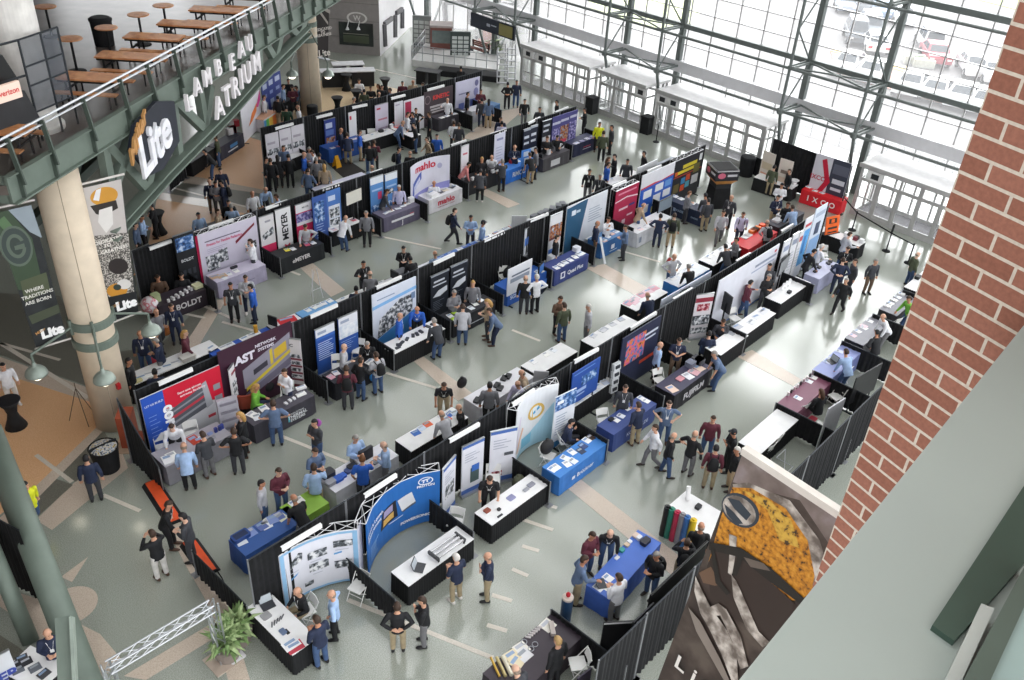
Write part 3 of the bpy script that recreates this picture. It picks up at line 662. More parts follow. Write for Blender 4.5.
poly_on(ht_, hf, bnn, [
 ([(743,452),(900,556),(900,620),(840,560),(800,500),(733,482)],'sky'),
 ([(733,484),(748,482),(790,500),(820,540),(832,580),(826,600),(800,590),(740,510)],'gsp'),
 ([(733,487),(752,488),(786,508),(808,540),(815,575),(812,592),(800,600),(788,600),(760,572),(718,555),(708,565),(722,515)],'helm'),
 ([(742,489),(770,500),(792,520),(800,548),(780,540),(768,510)],'helm2'),
 (ell(741,510,21,15,38),'3b424c'), (ell(740,510,18.5,12.5,38),'gsp'), ([(728,497),(740,500),(752,514),(747,520),(735,508)],'3b424c'), ([(725,503),(735,512),(744,523),(737,524),(728,514)],'3b424c'),
 ([(708,565),(716,546),(740,552),(770,580),(795,602),(792,630),(770,640),(740,620),(712,600)],'3a2e2a'),
 ([(700,572),(712,566),(722,584),(716,585),(704,582)],'6f5645'),
 ([(730,533),(738,536),(737,552),(733,575),(729,572),(731,550)],'gsp'),
 ([(710,541),(742,547),(772,567),(806,598),(803,604),(766,577),(740,556),(710,549)],'2a2522'),([(741,548),(747,551),(738,575),(733,574)],'2a2522'),([(745,556),(765,562),(772,570),(752,566)],'6b6058'),([(712,548),(716,549),(722,580),(732,592),(728,594),(717,582)],'2a2522'),
 ([(733,574),(738,580),(760,630),(772,642),(764,646),(748,628),(735,596)],'gsp'),
 ([(697,575),(704,590),(712,606),(728,628),(738,650),(740,682),(734,682),(724,655),(712,630),(702,612),(696,590)],'gsp'),
 ([(711,606),(720,602),(728,608),(742,634),(750,665),(742,668),(734,640),(722,614),(714,615)],'gsp'),
 ([(690,606),(702,620),(722,658),(736,690),(732,690),(716,662),(698,630)],'8a8078'),
], off=.004)
q = MB(); q.bar(TL+Vector((0,0,.03)), TR+Vector((0,0,.03)), .08, .08); q.obj('top_bar', mat('d8d2cb',.5), ht_)
tp = hf(682,663); tm = flatmap(tp, rt, -dnv.normalized(), bnn)
graphic(ht_, tm, 1, 1, (), [('L', 0, 0, .3, 'e8e4df'), ('i', .2, 0, .3, 'e8e4df'), ('t', .36, 0, .3, 'e8e4df'), ('e', .53, 0, .3, 'e8e4df')], off=.03)
# two slim banners on the broad column
def slim(tl, tr, z, label, polys, texts, ztop_extra=0):
    a = P(tl[0], tl[1], z); c = PV(tr[0], tr[1], a, BNc); 
    return a
BNc = Vector((0.05,1,0)).normalized()
def slim_banner(pix, z, label, polys, texts):
    tl, tr, br_, bl = pix
    a = P(tl[0], tl[1], z); nrm = -BNc
    f = plane_uv(a, BNc)
    A, B_, C_, D_ = f(*tl), f(*tr), f(*br_), f(*bl)
    t = thing('banner', label, 'banner')
    q = MB(); q.hexa([D_-nrm*.02, C_-nrm*.02, C_, D_, A-nrm*.02, B_-nrm*.02, B_, A]); q.obj('sheet', mat('26292b',.6,var=.15), t)
    poly_on(t, f, nrm, polys)
    for i, (s, u, v, h, c, bold, sl) in enumerate(texts):
        p = f(u, v); ux = Vector((-BNc.y, BNc.x, 0)); ux = ux if ux.x > 0 else -ux
        graphic(t, flatmap(p, ux, Vector((0,0,1)), nrm), 1, 1, (), [(s, 0, 0, h, c, sl, bold)], off=.03)
    q = MB(); q.tube(A+Vector((-.05,0,.12)), B_+Vector((.12,0,.12)), .035); q.obj('pole', mat('c9c4c0',.4,.2), t); q = MB(); q.tube(D_+Vector((-.05,0,-.06)), C_+Vector((.1,0,-.06)), .03); q.obj('pole', mat('c9c4c0',.4,.2), t)
slim_banner([(83,188),(121,179),(138,311),(112,321)], 8.1, 'slim banner with a gold helmet and crowd, hanging right of the broad column',
 [([(83,188),(121,179),(127,233),(92,236)],'b9b3b0'), (ell(104,196,14,9,-12),'c08a33'), ([(93,200),(96,190),(101,188),(99,201)],'d8d8da'), ([(90,206),(116,200),(118,208),(104,216),(96,214)],'2a2522'), ([(99,210),(112,206),(113,224),(106,233),(98,222)],'d3d0cd'), ([(93,236),(128,232),(134,292),(106,298)],'ps'), (ell(118,266,10,8),'2b2524'),
  (ell(117,290,10.5,7,-8),'b9822f'), (ell(124,284,7,5),'ccc9c6'), (ell(117,287,4,3),'2f3a36'), ([(108,297),(136,291),(138,311),(112,321)],'1f2123')],
 [('DEDICATED',108,240,.15,'e6e2dc',.02,0),('TO',107,245,.15,'e6e2dc',.02,0),('GREATNESS',114,249,.15,'e6e2dc',.02,0),('Lite',126,304,.42,'ececec',.06,0),('Miller',115,305,.13,'b98a55',.02,.3)])
slim_banner([(-6,213),(31,205),(67,338),(36,347)], 8.1, 'slim dark banner with a green oval G emblem, hanging left of the broad column',
 [([(8,210),(31,205),(42,238),(30,232)],'8f9aa3'), ([(-6,213),(8,210),(32,238),(44,290),(18,290),(-2,230)],'3a4a38'), ([(-4,222),(4,216),(20,235),(14,240)],'55704f'), (ell(16,246,16,21,-22),'59655a'), (ell(16,246,14,18.5,-22),'3a4442'), (ell(16,246,9.5,12.5,-22),'59655a'), (ell(16,246,6,9,-22),'36403c'), ([(16,243),(28,238),(30,246),(17,249)],'3a4442'), ([(14,246),(24,243),(25,248),(15,250)],'59655a'),
  ([(20,281),(46,272),(50,290),(25,302)],'4e5540'), ([(28,316),(58,304),(60,312),(32,324)],'454b3c')],
 [('WHERE',34,289,.15,'dcdad4',.02,0),('TRADITIONS',37,294,.15,'dcdad4',.02,0),('ARE BORN',38,300,.15,'dcdad4',.02,0),('Lite',52,331,.42,'ececec',.06,0),('Miller',40,331,.13,'b98a55',.02,.3)])
fx = P(342,0,12)
fb = thing('banner', 'slim black banner with an orange helmet hanging right of the far tan column', 'banner')
nf = -BNc; f = plane_uv(P(317,55,5.0), BNc)
A,B_,C_,D_ = f(316,-30), f(330,-30), f(328,58), f(318,56)
q = MB(); q.hexa([D_-nf*.03, C_-nf*.03, C_, D_, A-nf*.03, B_-nf*.03, B_, A]); q.obj('sheet', mat('231d1c',.6,var=.1), fb)
poly_on(fb, f, nf, [([(316,-10),(330,-10),(329,2),(317,3)],'c98a20'), ([(317,4),(330,10),(330,14),(320,8)],'9a928c'), ([(320,10),(328,22),(328,25),(320,14)],'9a928c')])
for s, u, v, h in (('DEDICATED',322.5,29,.2),('TO',322.5,32,.2),('GREATNESS',322.5,35,.2),('Lite',324,53,.5)):
    graphic(fb, flatmap(f(u,v), Vector((BNc.y,-BNc.x,0)), (0,0,1), nf), 1, 1, (), [(s,0,0,h,'d6cfc8')], off=.03)
q = MB(); a_ = f(324,58); q.tube(f(318,57.5), f(329,59.5), .05); q.obj('pole', CHROME, fb)

# unseen roof of the hall, added to darken what the floor reflects
q = MB()
for i in range(16):                    # roof decks; long gaps between them added to let sky light down
    x0 = -14+i*4.0; q.box(x0, x0+2.95, -12, 78, 26, 26.4)
struct('added_roof_3', q, mat('c9c8c4',.7,var=.03), label='unseen pale roof decks with gaps added to let in light')
q = MB(); q.hexa([W(-66,15,-.3),W(26,15,-.3),W(26,15,0),W(-66,15,0),W(-66,26,-.3),W(26,26,-.3),W(26,26,0),W(-66,26,0)]); struct('added_wall_right', q, mat('8f918f',.7), label='unseen solid wall added above the glazed wall to block light')  # unseen, put in to stop sky light above the windows

q = MB(); q.box(-14, 38, 72, 72.4, 0, 14); struct('added_wall_end', q, mat('5a534e',.7,var=.15,scale=.5), label='dark wall added to close off bright sky at the far end')  # put in to keep bright sky out of the far floor's reflection
# ------------------------------------------------------------------ show furniture
def curtain_mesh(L, h, m=0, flare=.0, per=.17, amp=.028):
    b = MB(); n = max(6, int(L/per*5)); rows = [(0, 1.0), (h*.5, .8), (h, .35)]
    r = random.Random(int(L*100)+int(h*10)); ph = r.random()*6
    for z, k in rows:
        for i in range(n+1):
            x = L*i/n; t = x/per*2*PI+ph
            b.v.append((x, (amp*k)*math.sin(t+.6*math.sin(t*.31)) + amp*.6*k*math.sin(t*.37), z if z > 0 else .03+.02*math.sin(t*.23+1)))
    for q in range(2):
        for i in range(n):
            a = q*(n+1)+i; b.f.append((a, a+1, a+n+2, a+n+1)); b.m.append(m)
    return b
def drape(a, b, h, label, h2=None, cat='drape', name='drape_panel', sign=None, col=None):
    a = Vector((a[0], a[1], 0)); b = Vector((b[0], b[1], 0)); L = (b-a).length
    t = thing(name, label, cat, a, math.atan2(b.y-a.y, b.x-a.x))
    c = curtain_mesh(L, h-.04)
    if h2 is not None: c.v = [(x, y, z*((1-x/L)+(x/L)*(h2/h))) for x, y, z in c.v]
    c.obj('curtain', col or DRAPE, t, smooth=True)
    h2 = h2 or h
    q = MB(); q.tube((0,0,h-.03), (L,0,h2-.03), .022, n=6); q.obj('top_rail', DKMETAL, t)
    for x, hh in ((.015, h), (L-.015, h2)):
        q = MB(); q.tube((x,-.0,0), (x,0,hh), .022, n=6); q.box(x-.12,x+.12,-.12,.12,.0,.012); q.obj('upright', mat('8a8c90',.4,.5), t)
    return t
def wing(px, y0, label, h=.95, front=None, z=.95):
    f = P(px[0], px[1], z); return drape((f.x, y0), (f.x, f.y), h, label, name='side_drape')
def booth_sign(u0, v0, u1, v1, label, z=2.4):
    a = P(u0, v0, z); b = P(u1, v1, z); L = (b-a).length
    q = MB(); q.box(0, L, -.05, -.03, -.1, .02); q.box(0, L, -.05, .03, .02, .03)
    o = q.obj('booth_sign', WHITE, loc=a, rz=math.atan2(b.y-a.y, b.x-a.x)); tag(o, label, 'sign', 'white booth number strips'); return o
TABLES = []; FOOT = []
def snap_in(p, m=.1):                 # keep a thing that lies on a table inside that table's edge
    best = None
    for (ax, ay, c, s, x1, y0, y1) in FOOT:
        lx = (p.x-ax)*c+(p.y-ay)*s; ly = -(p.x-ax)*s+(p.y-ay)*c
        nx = min(max(lx, m), x1-m); ny = min(max(ly, y0+m), y1-m); d = math.hypot(nx-lx, ny-ly)
        if best is None or d < best[0]: best = (d, Vector((ax+nx*c-ny*s, ay+nx*s+ny*c, p.z)))
    return best[1] if best and best[0] < .7 else p
def table(pl, pr, label, top='e9e9ea', skirt='17181b', text=None, depth=1, D=.68, h=.75, throw=False, name=None, snap=9, patches=(), gsize=.26, cat='table', pleat=None):
    a = P(pl[0], pl[1], h); b = P(pr[0], pr[1], h); d = b-a; L = d.length; yaw = math.atan2(d.y, d.x)
    for s in (0, PI/2, -PI/2, PI, -PI):
        if abs(yaw-s) < math.radians(snap): yaw = s
    mid = (a+b)/2; L = max(1.1, min(L, 3.2)); ux = Vector((math.cos(yaw), math.sin(yaw), 0)); a = mid-ux*L/2
    TABLES.append((label, round(L,2), round(math.degrees(yaw)), round(a.x,1), round(a.y,1)))
    t = thing(name or ('draped_table'), label, cat, (a.x, a.y, 0), yaw)
    y0, y1 = (0, D) if depth > 0 else (-D, 0)
    FOOT.append((a.x, a.y, math.cos(yaw), math.sin(yaw), L, y0, y1))
    q = MB(); q.box(-.01, L+.01, y0-.01, y1+.01, h-.03, h)
    q.obj('tabletop' if not throw else 'cover_top', mat(top, .5, var=.02), t)
    sk = MB(); per = [(0,y0),(L,y0),(L,y1),(0,y1),(0,y0)]
    pts = []; hh = h-.012; pt_ = pleat if pleat is not None else not throw
    for (x0, ya), (x1, yb) in zip(per, per[1:]):
        l = math.hypot(x1-x0, yb-ya); n = max(2, int(l/.035)) if pt_ else max(2, int(l/.15)); nx, ny = (yb-ya)/l, -(x1-x0)/l
        for i in range(n):
            f = i/n; x = x0+(x1-x0)*f; y = ya+(yb-ya)*f
            k = (.014*math.sin(f*l/.09*2*PI) + .012) if pt_ else (.006*math.sin(f*l/.5*2*PI)+.012)
            pts.append((x+nx*k, y+ny*k, x+nx*(k*1.5+.02), y+ny*(k*1.5+.02)))
    n = len(pts); sk.v = [(p[0],p[1],hh) for p in pts]+[(p[2],p[3],.02) for p in pts]
    for i in range(n): j = (i+1) % n; sk.f.append((i, n+i, n+j, j)); sk.m.append(0)
    sk.obj('skirt' if not throw else 'cover_skirt', mat(skirt, .7 if not throw else .6, var=.06), t, smooth=pt_)
    mapf = flatmap((0, y0-.03, 0), (1,0,0), (0,0,1), (0,-1,0)) if depth > 0 else flatmap((L, y1+.03, 0), (-1,0,0), (0,0,1), (0,1,0))
    if text or patches:
        graphic(t, mapf, L, h, patches, text or (), off=.02)
    t['L'] = L; t['top'] = h
    return t
def chair_proto():
    t = thing('folding_chair', '', 'chair'); m = PLAST
    q = MB(); q.box(-.2,.21,-.2,.2,.43,.46); q.obj('seat', m, t)
    q = MB()
    for i in range(6):
        y0 = -.2+.4*i/6; y1 = y0+.4/6; f = lambda y: -.27-.03*math.cos(y/.2*PI/2)
        q.hexa([(f(y0)+.06,y0,.56),(f(y1)+.06,y1,.56),(f(y1)+.075,y1,.56),(f(y0)+.075,y0,.56),(f(y0),y0,.8),(f(y1),y1,.8),(f(y1)+.015,y1,.8),(f(y0)+.015,y0,.8)])
    q.obj('backrest', m, t)
    for y in (-.215,.215):
        q = MB(); q.tube((-.27,y,.8),(.24,y,0),.013,n=6); q.obj('leg', PLAST, t)
        q = MB(); q.tube((.17,y*.92,.43),(-.24,y*.92,0),.013,n=6); q.obj('leg', PLAST, t)
    q = MB(); q.tube((.12,-.2,.18),(.12,.2,.18),.01,n=6); q.tube((-.18,-.2,.1),(-.18,.2,.1),.01,n=6); q.obj('stretcher', PLAST, t)
    return t
_chair = [None]
def chair(u, v, fu, fv, label, z=.46, dark=False):   # pixel of the seat; the way it faces, as a pixel offset
    if _chair[0] is None: _chair[0] = chair_proto(); o = _chair[0]
    else: o = copy_tree(_chair[0])
    p = P(u, v, z); o.location = (p.x, p.y, 0); o.rotation_euler[2] = heading(u, v, fu, fv, z); o['label'] = label; o['group'] = 'white folding chairs'
    return o
# -- upright printed displays
def stand_board(kind, tl, tr, label, y=None, z=None, base='e4e4e6', edge='c9ccd2', patches=(), texts=(), bot=.06, sag=0.0, name=None, truss=None, side=None, thick=.04, back='2a2c30', h=None, facing=None):
    if y is not None: a = PY(tl[0], tl[1], y); b = PY(tr[0], tr[1], y)
    else: a = P(tl[0], tl[1], z); b = P(tr[0], tr[1], z)
    zt = (a.z+b.z)/2; d = Vector((b.x-a.x, b.y-a.y, 0)); L = d.length; yaw = math.atan2(d.y, d.x)
    H_ = zt-bot
    if h: H_ = h; bot = zt-h
    nm = name or {'rollup':'retractable_banner','flat':'display_wall','curved':'display_wall','easel':'easel_board'}[kind]
    t = thing(nm, label, 'banner' if kind == 'rollup' else 'display', (a.x, a.y, 0), yaw)
    if kind == 'curved':                      # the middle stands back from the ends
        R_ = (L*L/4+sag*sag)/(2*sag); ang = math.asin(min(1, L/2/R_))
        def mapf(x, yy, o=0): 
            th = -ang+2*ang*x/L; rr = R_-o
            return Vector((L/2+rr*math.sin(th), -(R_-sag)+rr*math.cos(th), bot+yy))
        mapf.curved = True
        n = 14
    else:
        mapf = flatmap((0,0,bot), (1,0,0), (0,0,1), (0,-1,0)); n = 1
    q = MB()
    for i in range(n):
        x0, x1 = L*i/n, L*(i+1)/n
        q.hexa([mapf(x0,0,0),mapf(x1,0,0),mapf(x1,0,-thick),mapf(x0,0,-thick),mapf(x0,H_,0),mapf(x1,H_,0),mapf(x1,H_,-thick),mapf(x0,H_,-thick)])
    q.obj('panel' if kind != 'rollup' else 'sheet', mat(base,.5,var=.02), t)
    if kind == 'rollup':
        q = MB(); q.box(-.03,L+.03,-.1,.1,.0,.09); q.obj('base', mat('a9acb0',.35,.6), t)
        q = MB(); q.tube((L/2,.05,.05),(L/2,.05,zt),.012,n=6); q.obj('pole', CHROME, t)
        q = MB(); q.box(-.01,L+.01,-.012,.012+thick,zt-.01,zt+.015); q.obj('top_rail', CHROME, t)
    elif kind == 'flat':
        q = MB()
        for x in (.15, L-.15): q.box(x-.03,x+.03,-.22,.22+thick,0,.03); q.box(x-.02,x+.02,thick,thick+.03,.03,zt*.9)
        q.obj('foot', DKMETAL, t)
    elif kind == 'easel':
        q = MB(); q.tube((.05,.02,0),(.05,.02,zt),.012,n=6); q.tube((L-.05,.02,0),(L-.05,.02,zt),.012,n=6); q.tube((L/2,.45,0),(L/2,.04,zt),.012,n=6); q.obj('easel_leg', DKMETAL, t)
    if truss:                                 # open lattice frame behind and above the panel
        q = MB(); n2 = truss
        P0 = [mapf(L*i/n2, H_, -.03) for i in range(n2+1)]; P1 = [mapf(L*i/n2, H_, -.33)+Vector((0,0,.03)) for i in range(n2+1)]
        for i in range(n2):
            q.tube(P0[i],P0[i+1],.014,n=5); q.tube(P1[i],P1[i+1],.014,n=5); q.tube(P0[i],P1[i+1],.01,n=5); q.tube(P1[i],P0[i+1],.01,n=5)
        for i in range(n2+1):
            q.tube(P0[i],P1[i],.012,n=5); bb = mapf(L*i/n2, 0, -.33); q.tube(P1[i],bb,.012,n=5)
        q.obj('lattice_frame', mat('d5d6d9',.4,.3), t)
    if side:
        for x in side:
            q = MB(); p0 = mapf(0 if x < 0 else L, 0, 0); p1 = mapf(0 if x < 0 else L, 0, -.33)+Vector((-.08 if x < 0 else .08,0,0)); up = Vector((0,0,H_)); e_ = Vector((.02,0,0))
            q.hexa([p0,p0+e_,p1+e_,p1,p0+up,p0+e_+up,p1+e_+up,p1+up]); q.obj('side_panel', mat('c7c9d8',.5), t)
    if patches or texts: graphic(t, mapf, L, H_, patches, texts, off=.008)
    t['L'] = L; return t
# -- small things on tables
def spot(u, v, z=.75): return P(u, v, z)
def flyers(pix, label, cols=('ececee','f2f2f0','e4e8ee'), size=(.22,.28), yaw=None, z=.75, h=.008, name='flyer', group=None, base_yaw=0.0):
    r = random.Random(len(label)*31+int(pix[0][0]))
    for i, (u, v) in enumerate(pix):
        p = P(u, v, z); sx, sy = size; p = snap_in(p, min(.2, sy/2)) if z == .75 else p; q = MB(); q.box(-sx/2, sx/2, -sy/2, sy/2, 0, h*r.uniform(.8,1.6))
        q.box(-sx*.35, sx*.35, sy*.1, sy*.38, h*1.7, h*1.7+.001, 1)
        o = q.obj(name, [mat(cols[i % len(cols)],.5,var=.01), mat(('8fa6c6','b9bcc6','9aa0a8')[i % 3],.5)], loc=p+Vector((0,0,.003)), rz=base_yaw+r.uniform(-.25,.25))
        tag(o, label, 'flyer', group or label)
def gadget(u, v, label, size=(.3,.2,.12), col='3a3d42', z=.75, yaw=0, name='sample', cat='sample', top=None, group=None):
    p = P(u, v, z); sx, sy, sz = size; p = snap_in(p, min(.16, sy/2)) if z == .75 else p; q = MB(); c = min(sx, sy)*.12
    q.prism([(-sx/2+c,-sy/2),(sx/2-c,-sy/2),(sx/2,-sy/2+c),(sx/2,sy/2-c),(sx/2-c,sy/2),(-sx/2+c,sy/2),(-sx/2,sy/2-c),(-sx/2,-sy/2+c)], 0, sz)
    if top: q.box(-sx*.38,sx*.38,-sy*.36,sy*.36,sz,sz+.004,1)
    o = q.obj(name, [mat(col,.5), mat(top or col,.5)], loc=p+Vector((0,0,.003)), rz=yaw); return tag(o, label, cat, group)
def laptop(u, v, yaw, label, z=.75):
    p = snap_in(P(u, v, z), .16); t = thing('laptop', label, 'laptop', p+Vector((0,0,.003)), yaw)
    q = MB(); q.box(-.17,.17,-.12,.12,0,.018); q.obj('keyboard', mat('3c3e43',.4), t)
    q = MB(); q.hexa([(-.17,.12,.015),(.17,.12,.015),(.17,.135,.015),(-.17,.135,.015),(-.17,.2,.23),(.17,.2,.23),(.17,.212,.23),(-.17,.212,.23)]); s_ = q.obj('screen', mat('2a2c31',.3), t)
    q = MB(); q.face([(-.155,.123,.03),(.155,.123,.03),(.155,.192,.215),(-.155,.192,.215)]); q.v = [(x,y-.004,z_) for x,y,z_ in q.v]; q.obj('display', mat('aeb6bd',.3), s_)
    return t
def tv(u, v, z, yaw, label, w_=1.0, h_=.58, col='4c4f55', ped=True, tripod=False):
    p = P(u, v, z); t = thing('monitor', label, 'monitor', (p.x,p.y,0), yaw)      # u,v: screen centre; faces local -Y
    q = MB(); q.box(-w_/2,w_/2,-.03,.03,z-h_/2,z+h_/2); s_ = q.obj('case', mat('15161a',.3), t)
    q = MB(); q.box(-w_/2+.03,w_/2-.03,-.034,-.03,z-h_/2+.03,z+h_/2-.03); q.obj('display', GM(col), t)
    q = MB(); q.tube((0,.05,0),(0,.05,z),.035,n=8); 
    if tripod:
        for k in (0,2.1,4.2): q.tube((0,.05,.7),(.55*math.cos(k),.05+.55*math.sin(k),.0),.015,n=6)
    else: q.box(-.3,.3,-.25,.3,0,.03)
    q.obj('stand', mat('1d1e22',.5), t); return t
def cocktail(u, v, label, z=1.07, group='black covered bar tables', top='1b1c20'):
    p = P(u, v, z); t = thing('bar_table', label, 'table', (p.x,p.y,0), group=group)
    q = MB(); q.lathe([(.34,1.04),(.36,1.055),(.34,1.07)], n=24); q.obj('tabletop', mat(top,.5), t)
    q = MB(); q.lathe([(.34,.01),(.2,.35),(.15,.55),(.2,.8),(.34,1.04)], n=16); q.obj('stretch_cover', BLACK, t, smooth=True); return t
# ================================================================== the rows of booths
Y4, Y3, Y2, Y1, Y5 = 14.25, 22.3, 30.5, 38.5, 6.45
TW = 'e9e9ea'
def seg_row(y, px_z, labels, h=2.44):
    xs = [PY(u, v, y).x for u, v in px_z]
    for (a, b), l in zip(zip(xs, xs[1:]), labels): drape((a, y), (b, y), h, l)
    return xs
# ---------------- row four (second from the camera): machine-print booth ... corner
seg_row(Y4, [(247,562),(345,494),(424,443),(507,398),(571,362),(613,335),(666,303),(706,279),(757,251),(791,229),(829,206)],
 ['tall black drape behind the white display of machine pictures','tall black drape behind the curved blue display','tall black drape behind three white banners with blue edges','tall black drape behind the white display with a gold ring',
  'tall black drape behind the small blue display panel','tall black drape behind the dark display with a rainbow picture','tall black drape behind the narrow red and grey banner','tall black drape behind the long plain white wall, its left half',
  'tall black drape behind the long plain white wall, its right half','tall black drape behind the blue and white corner displays'])
for px, l in [((396,600),'low black drape between the machine-picture booth and the curved blue booth'),((474,532),'low black drape between the curved blue booth and the three-banner booth'),((551,482),'low black drape between the three-banner booth and the bright blue table'),
              ((609,440),'low black drape between the bright blue table and the navy table'),((665,396),'low black drape between the navy table and the black lettered table'),((704,360),'low black drape right of the black lettered table'),((747,334),'low black drape between the two long white tables'),((815,285),'low black drape behind the television stand')]:
    wing(px, Y4, l)
drape((7.05, Y4+2.6), (7.05, Y4), .95, 'low black drape closing the left end of the blue table booth', name='side_drape')
for s in [(281,548,321,524,'above the white machine-picture display'),(364,495,396,474,'above the curved blue display'),(449,440,479,423,'above the three white banners with blue edges'),(512,404,534,389,'above the display with a gold ring'),(574,361,598,348,'above the small blue display panel'),(630,328,656,312,'beside the dark rainbow display'),(673,299,692,288,'above the red and grey banner'),(736,261,750,253,'above the long plain white wall'),(781,231,793,224,'behind the pale grey-shirted man')]:
    booth_sign(*s[:4], 'white strip sign on the drape top '+s[4])
B_ = '8db8dc'
stand_board('curved',(279,557),(357,530),'curved white display with pale blue edges and six machine pictures',z=1.93,base='dfe0ea',sag=.22,truss=4,side=(-1,1),
 patches=[(0,0,.06,1,B_),(.94,0,1,1,B_),(0,0,1,.04,B_),(.06,.96,.94,1,B_),([(.12,.62),(.3,.7),(.31,.83),(.26,.86),(.13,.72)],'pm'),(.37,.63,.62,.77,'pm'),(.38,.38,.63,.54,'pm'),(.7,.72,.94,.84,'pm'),(.7,.3,.92,.45,'pm'),(.3,.14,.42,.22,'pm'),([(.12,.42),(.2,.45),(.24,.5),(.14,.46)],'5fa0d6'),([(.7,.58),(.8,.6),(.8,.63),(.7,.61)],'5fa0d6')]+lines(.4,.6,.57,.6,1,'b9bcc8')+lines(.13,.28,.54,.57,1,'b9bcc8')+lines(.72,.92,.66,.69,1,'b9bcc8')+lines(.42,.6,.32,.35,1,'b9bcc8'))
table((253.75,604),(285,659.5),'white-topped black-skirted table standing lengthwise with a laptop and pens',depth=1,D=.7,snap=14)
stand_board('curved',(367,524),(440,471),'curved blue display with an oval pi emblem and instrument picture',z=1.97,base='2a66ae',sag=.5,truss=5,bot=.08,back='111111',
 patches=[([(.32,.34),(.36,.68),(.54,.72),(.56,.38)],'2a2a30'),([(.37,.53),(.38,.66),(.5,.68),(.5,.55)],'9a93b5'),([(.36,.38),(.37,.5),(.51,.53),(.51,.41)],'c9a35c'),([(.56,.68),(.72,.72),(.76,.5),(.61,.42)],'d3d5da'),([(.61,.42),(.76,.5),(.76,.46),(.62,.39)],'54575e'),(.44,.33,.62,.345,'c3d3e8')]+lines(.08,.3,.12,.42,5,'9cc0e6',.2)+[([(.86+.075*math.cos(k*PI/10),.86+.075*math.sin(k*PI/10)) for k in range(20)],'e8ecf2'),([(.86+.065*math.cos(k*PI/10),.86+.06*math.sin(k*PI/10)) for k in range(20)],'2a66ae'),([(.82,.885),(.9,.9),(.9,.88),(.82,.865)],'e8ecf2'),([(.84,.87),(.85,.87),(.845,.82),(.83,.82)],'e8ecf2'),([(.87,.88),(.88,.88),(.885,.83),(.87,.83)],'e8ecf2')],
 texts=[('Speed & Length',.17,.72,.17,'e8ecf2'),('Measurement',.16,.62,.17,'e8ecf2'),('PROTON',.86,.77,.12,'e8ecf2',0,.03),('POWERSONIC',.75,.17,.14,'e8ecf2',0,.03)])
table((408.5,586),(473.75,538.75),'white-topped black-skirted table with a laptop and steel frame before the curved blue display')
for i,(tl,tr,zb) in enumerate([((443.5,470),(456,455),2.0),((462.5,447.5),(484.5,437.5),2.0),((491,432.5),(517.5,427),2.1)]):
    stand_board('rollup',tl,tr,['white banner with blue top edge, left of three and turned edge-on','white banner with blue top edge and a dark machine, middle of three','white banner with blue top edge, right of three beside the gold-ring display'][i],z=zb,base='dcdde6',
      patches=[(0,.94,1,1,'4a6cb4'),(0,0,1,.1,'4a6cb4')]+[[(.15,.35,.85,.6,'pm')],[(.4,.2,.8,.5,'4a5b5c'),(.45,.42,.8,.55,'3c6cc0')],[(.1,.12,.5,.22,'pr'),(.55,.5,.9,.56,'55585e')]][i]+lines(.12,.8,.66,.86,4,'a9adbd',.3))
table((491.9,525),(549,483.75),'white-topped black-skirted table with a few small samples before the three white banners')
stand_board('curved',(518,411),(559,384),'tall curved white display with a gold ring and pale blue corner, lattice on top',z=2.3,base='e3e6ea',sag=.3,truss=6,
 patches=[([(.1,0),(1,0),(1,.75),(.7,.4)],'a9d2e4'),([(.62+.17*math.cos(k*PI/10),.62+.14*math.sin(k*PI/10)) for k in range(20)],'d9b45e'),([(.62+.12*math.cos(k*PI/10),.62+.1*math.sin(k*PI/10)) for k in range(20)],'e7eef2'),([(.58,.58),(.7,.66),(.68,.7),(.56,.62)],'3f9fd0'),([(.05,.3),(.2,.75),(.25,.72),(.12,.25)],'d8cfe0'),([(.1,.15),(.3,.5),(.34,.46),(.16,.12)],'e3b9a0'),(.3,.1,.55,.28,'7fc0dc')])
stand_board('flat',(556,398),(577,388),'white lettered panel with a sea picture standing right of the gold-ring display',z=2.15,base='dfe3ea',
 patches=[(0,.72,1,1,'pb'),(0,0,.9,.12,'3d7fae'),(.1,.84,.4,.9,'efefef')]+lines(.1,.75,.25,.66,8,'9aa7bb',.3))
table((559,477.5),(608,443),'bright blue cloth-covered table strewn with flyers',top='3f7fc9',skirt='3a78c4',throw=True,text=[('Brückner',.52,.5,.22,'dfe9f6',0,.02)],patches=[(.25,.42,.31,.58,'dfe9f6')],gsize=.2)
stand_board('flat',(573,375),(601,356),'small royal blue display panel with white machine picture',y=Y4-.35,base='2c4f9c',h=1.35,patches=[(.1,.3,.55,.4,'9fb6df'),(.35,.45,.9,.75,'pb'),(.05,.9,.8,.93,'6f93cf'),(.1,.2,.5,.24,'9fb6df')])
table((573.5,406),(614.5,381),'white-topped black-skirted table of framed samples under the small blue panel',D=.62)
p=P(621,386,0); t=thing('literature_rack','grey literature rack with four pockets beside the dark rainbow display','rack',(P(617,365,1.5).x,P(617,365,1.5).y,0),-.1)
q=MB(); q.tube((-.17,.1,0),(-.17,.1,1.6),.012,n=6); q.tube((.17,.1,0),(.17,.1,1.6),.012,n=6); q.box(-.2,.2,-.15,.2,0,.02); q.obj('frame',CHROME,t)
for i in range(4):
    q=MB(); z=.35+i*.32; q.hexa([(-.17,-.06,z),(.17,-.06,z),(.17,.06,z),(-.17,.06,z),(-.17,-.02,z+.27),(.17,-.02,z+.27),(.17,.08,z+.27),(-.17,.08,z+.27)]); q.box(-.1,.1,-.075,-.03,z+.08,z+.2,1); q.obj('pocket',[mat('c9ccd0',.4),mat('34373d',.5)],t)
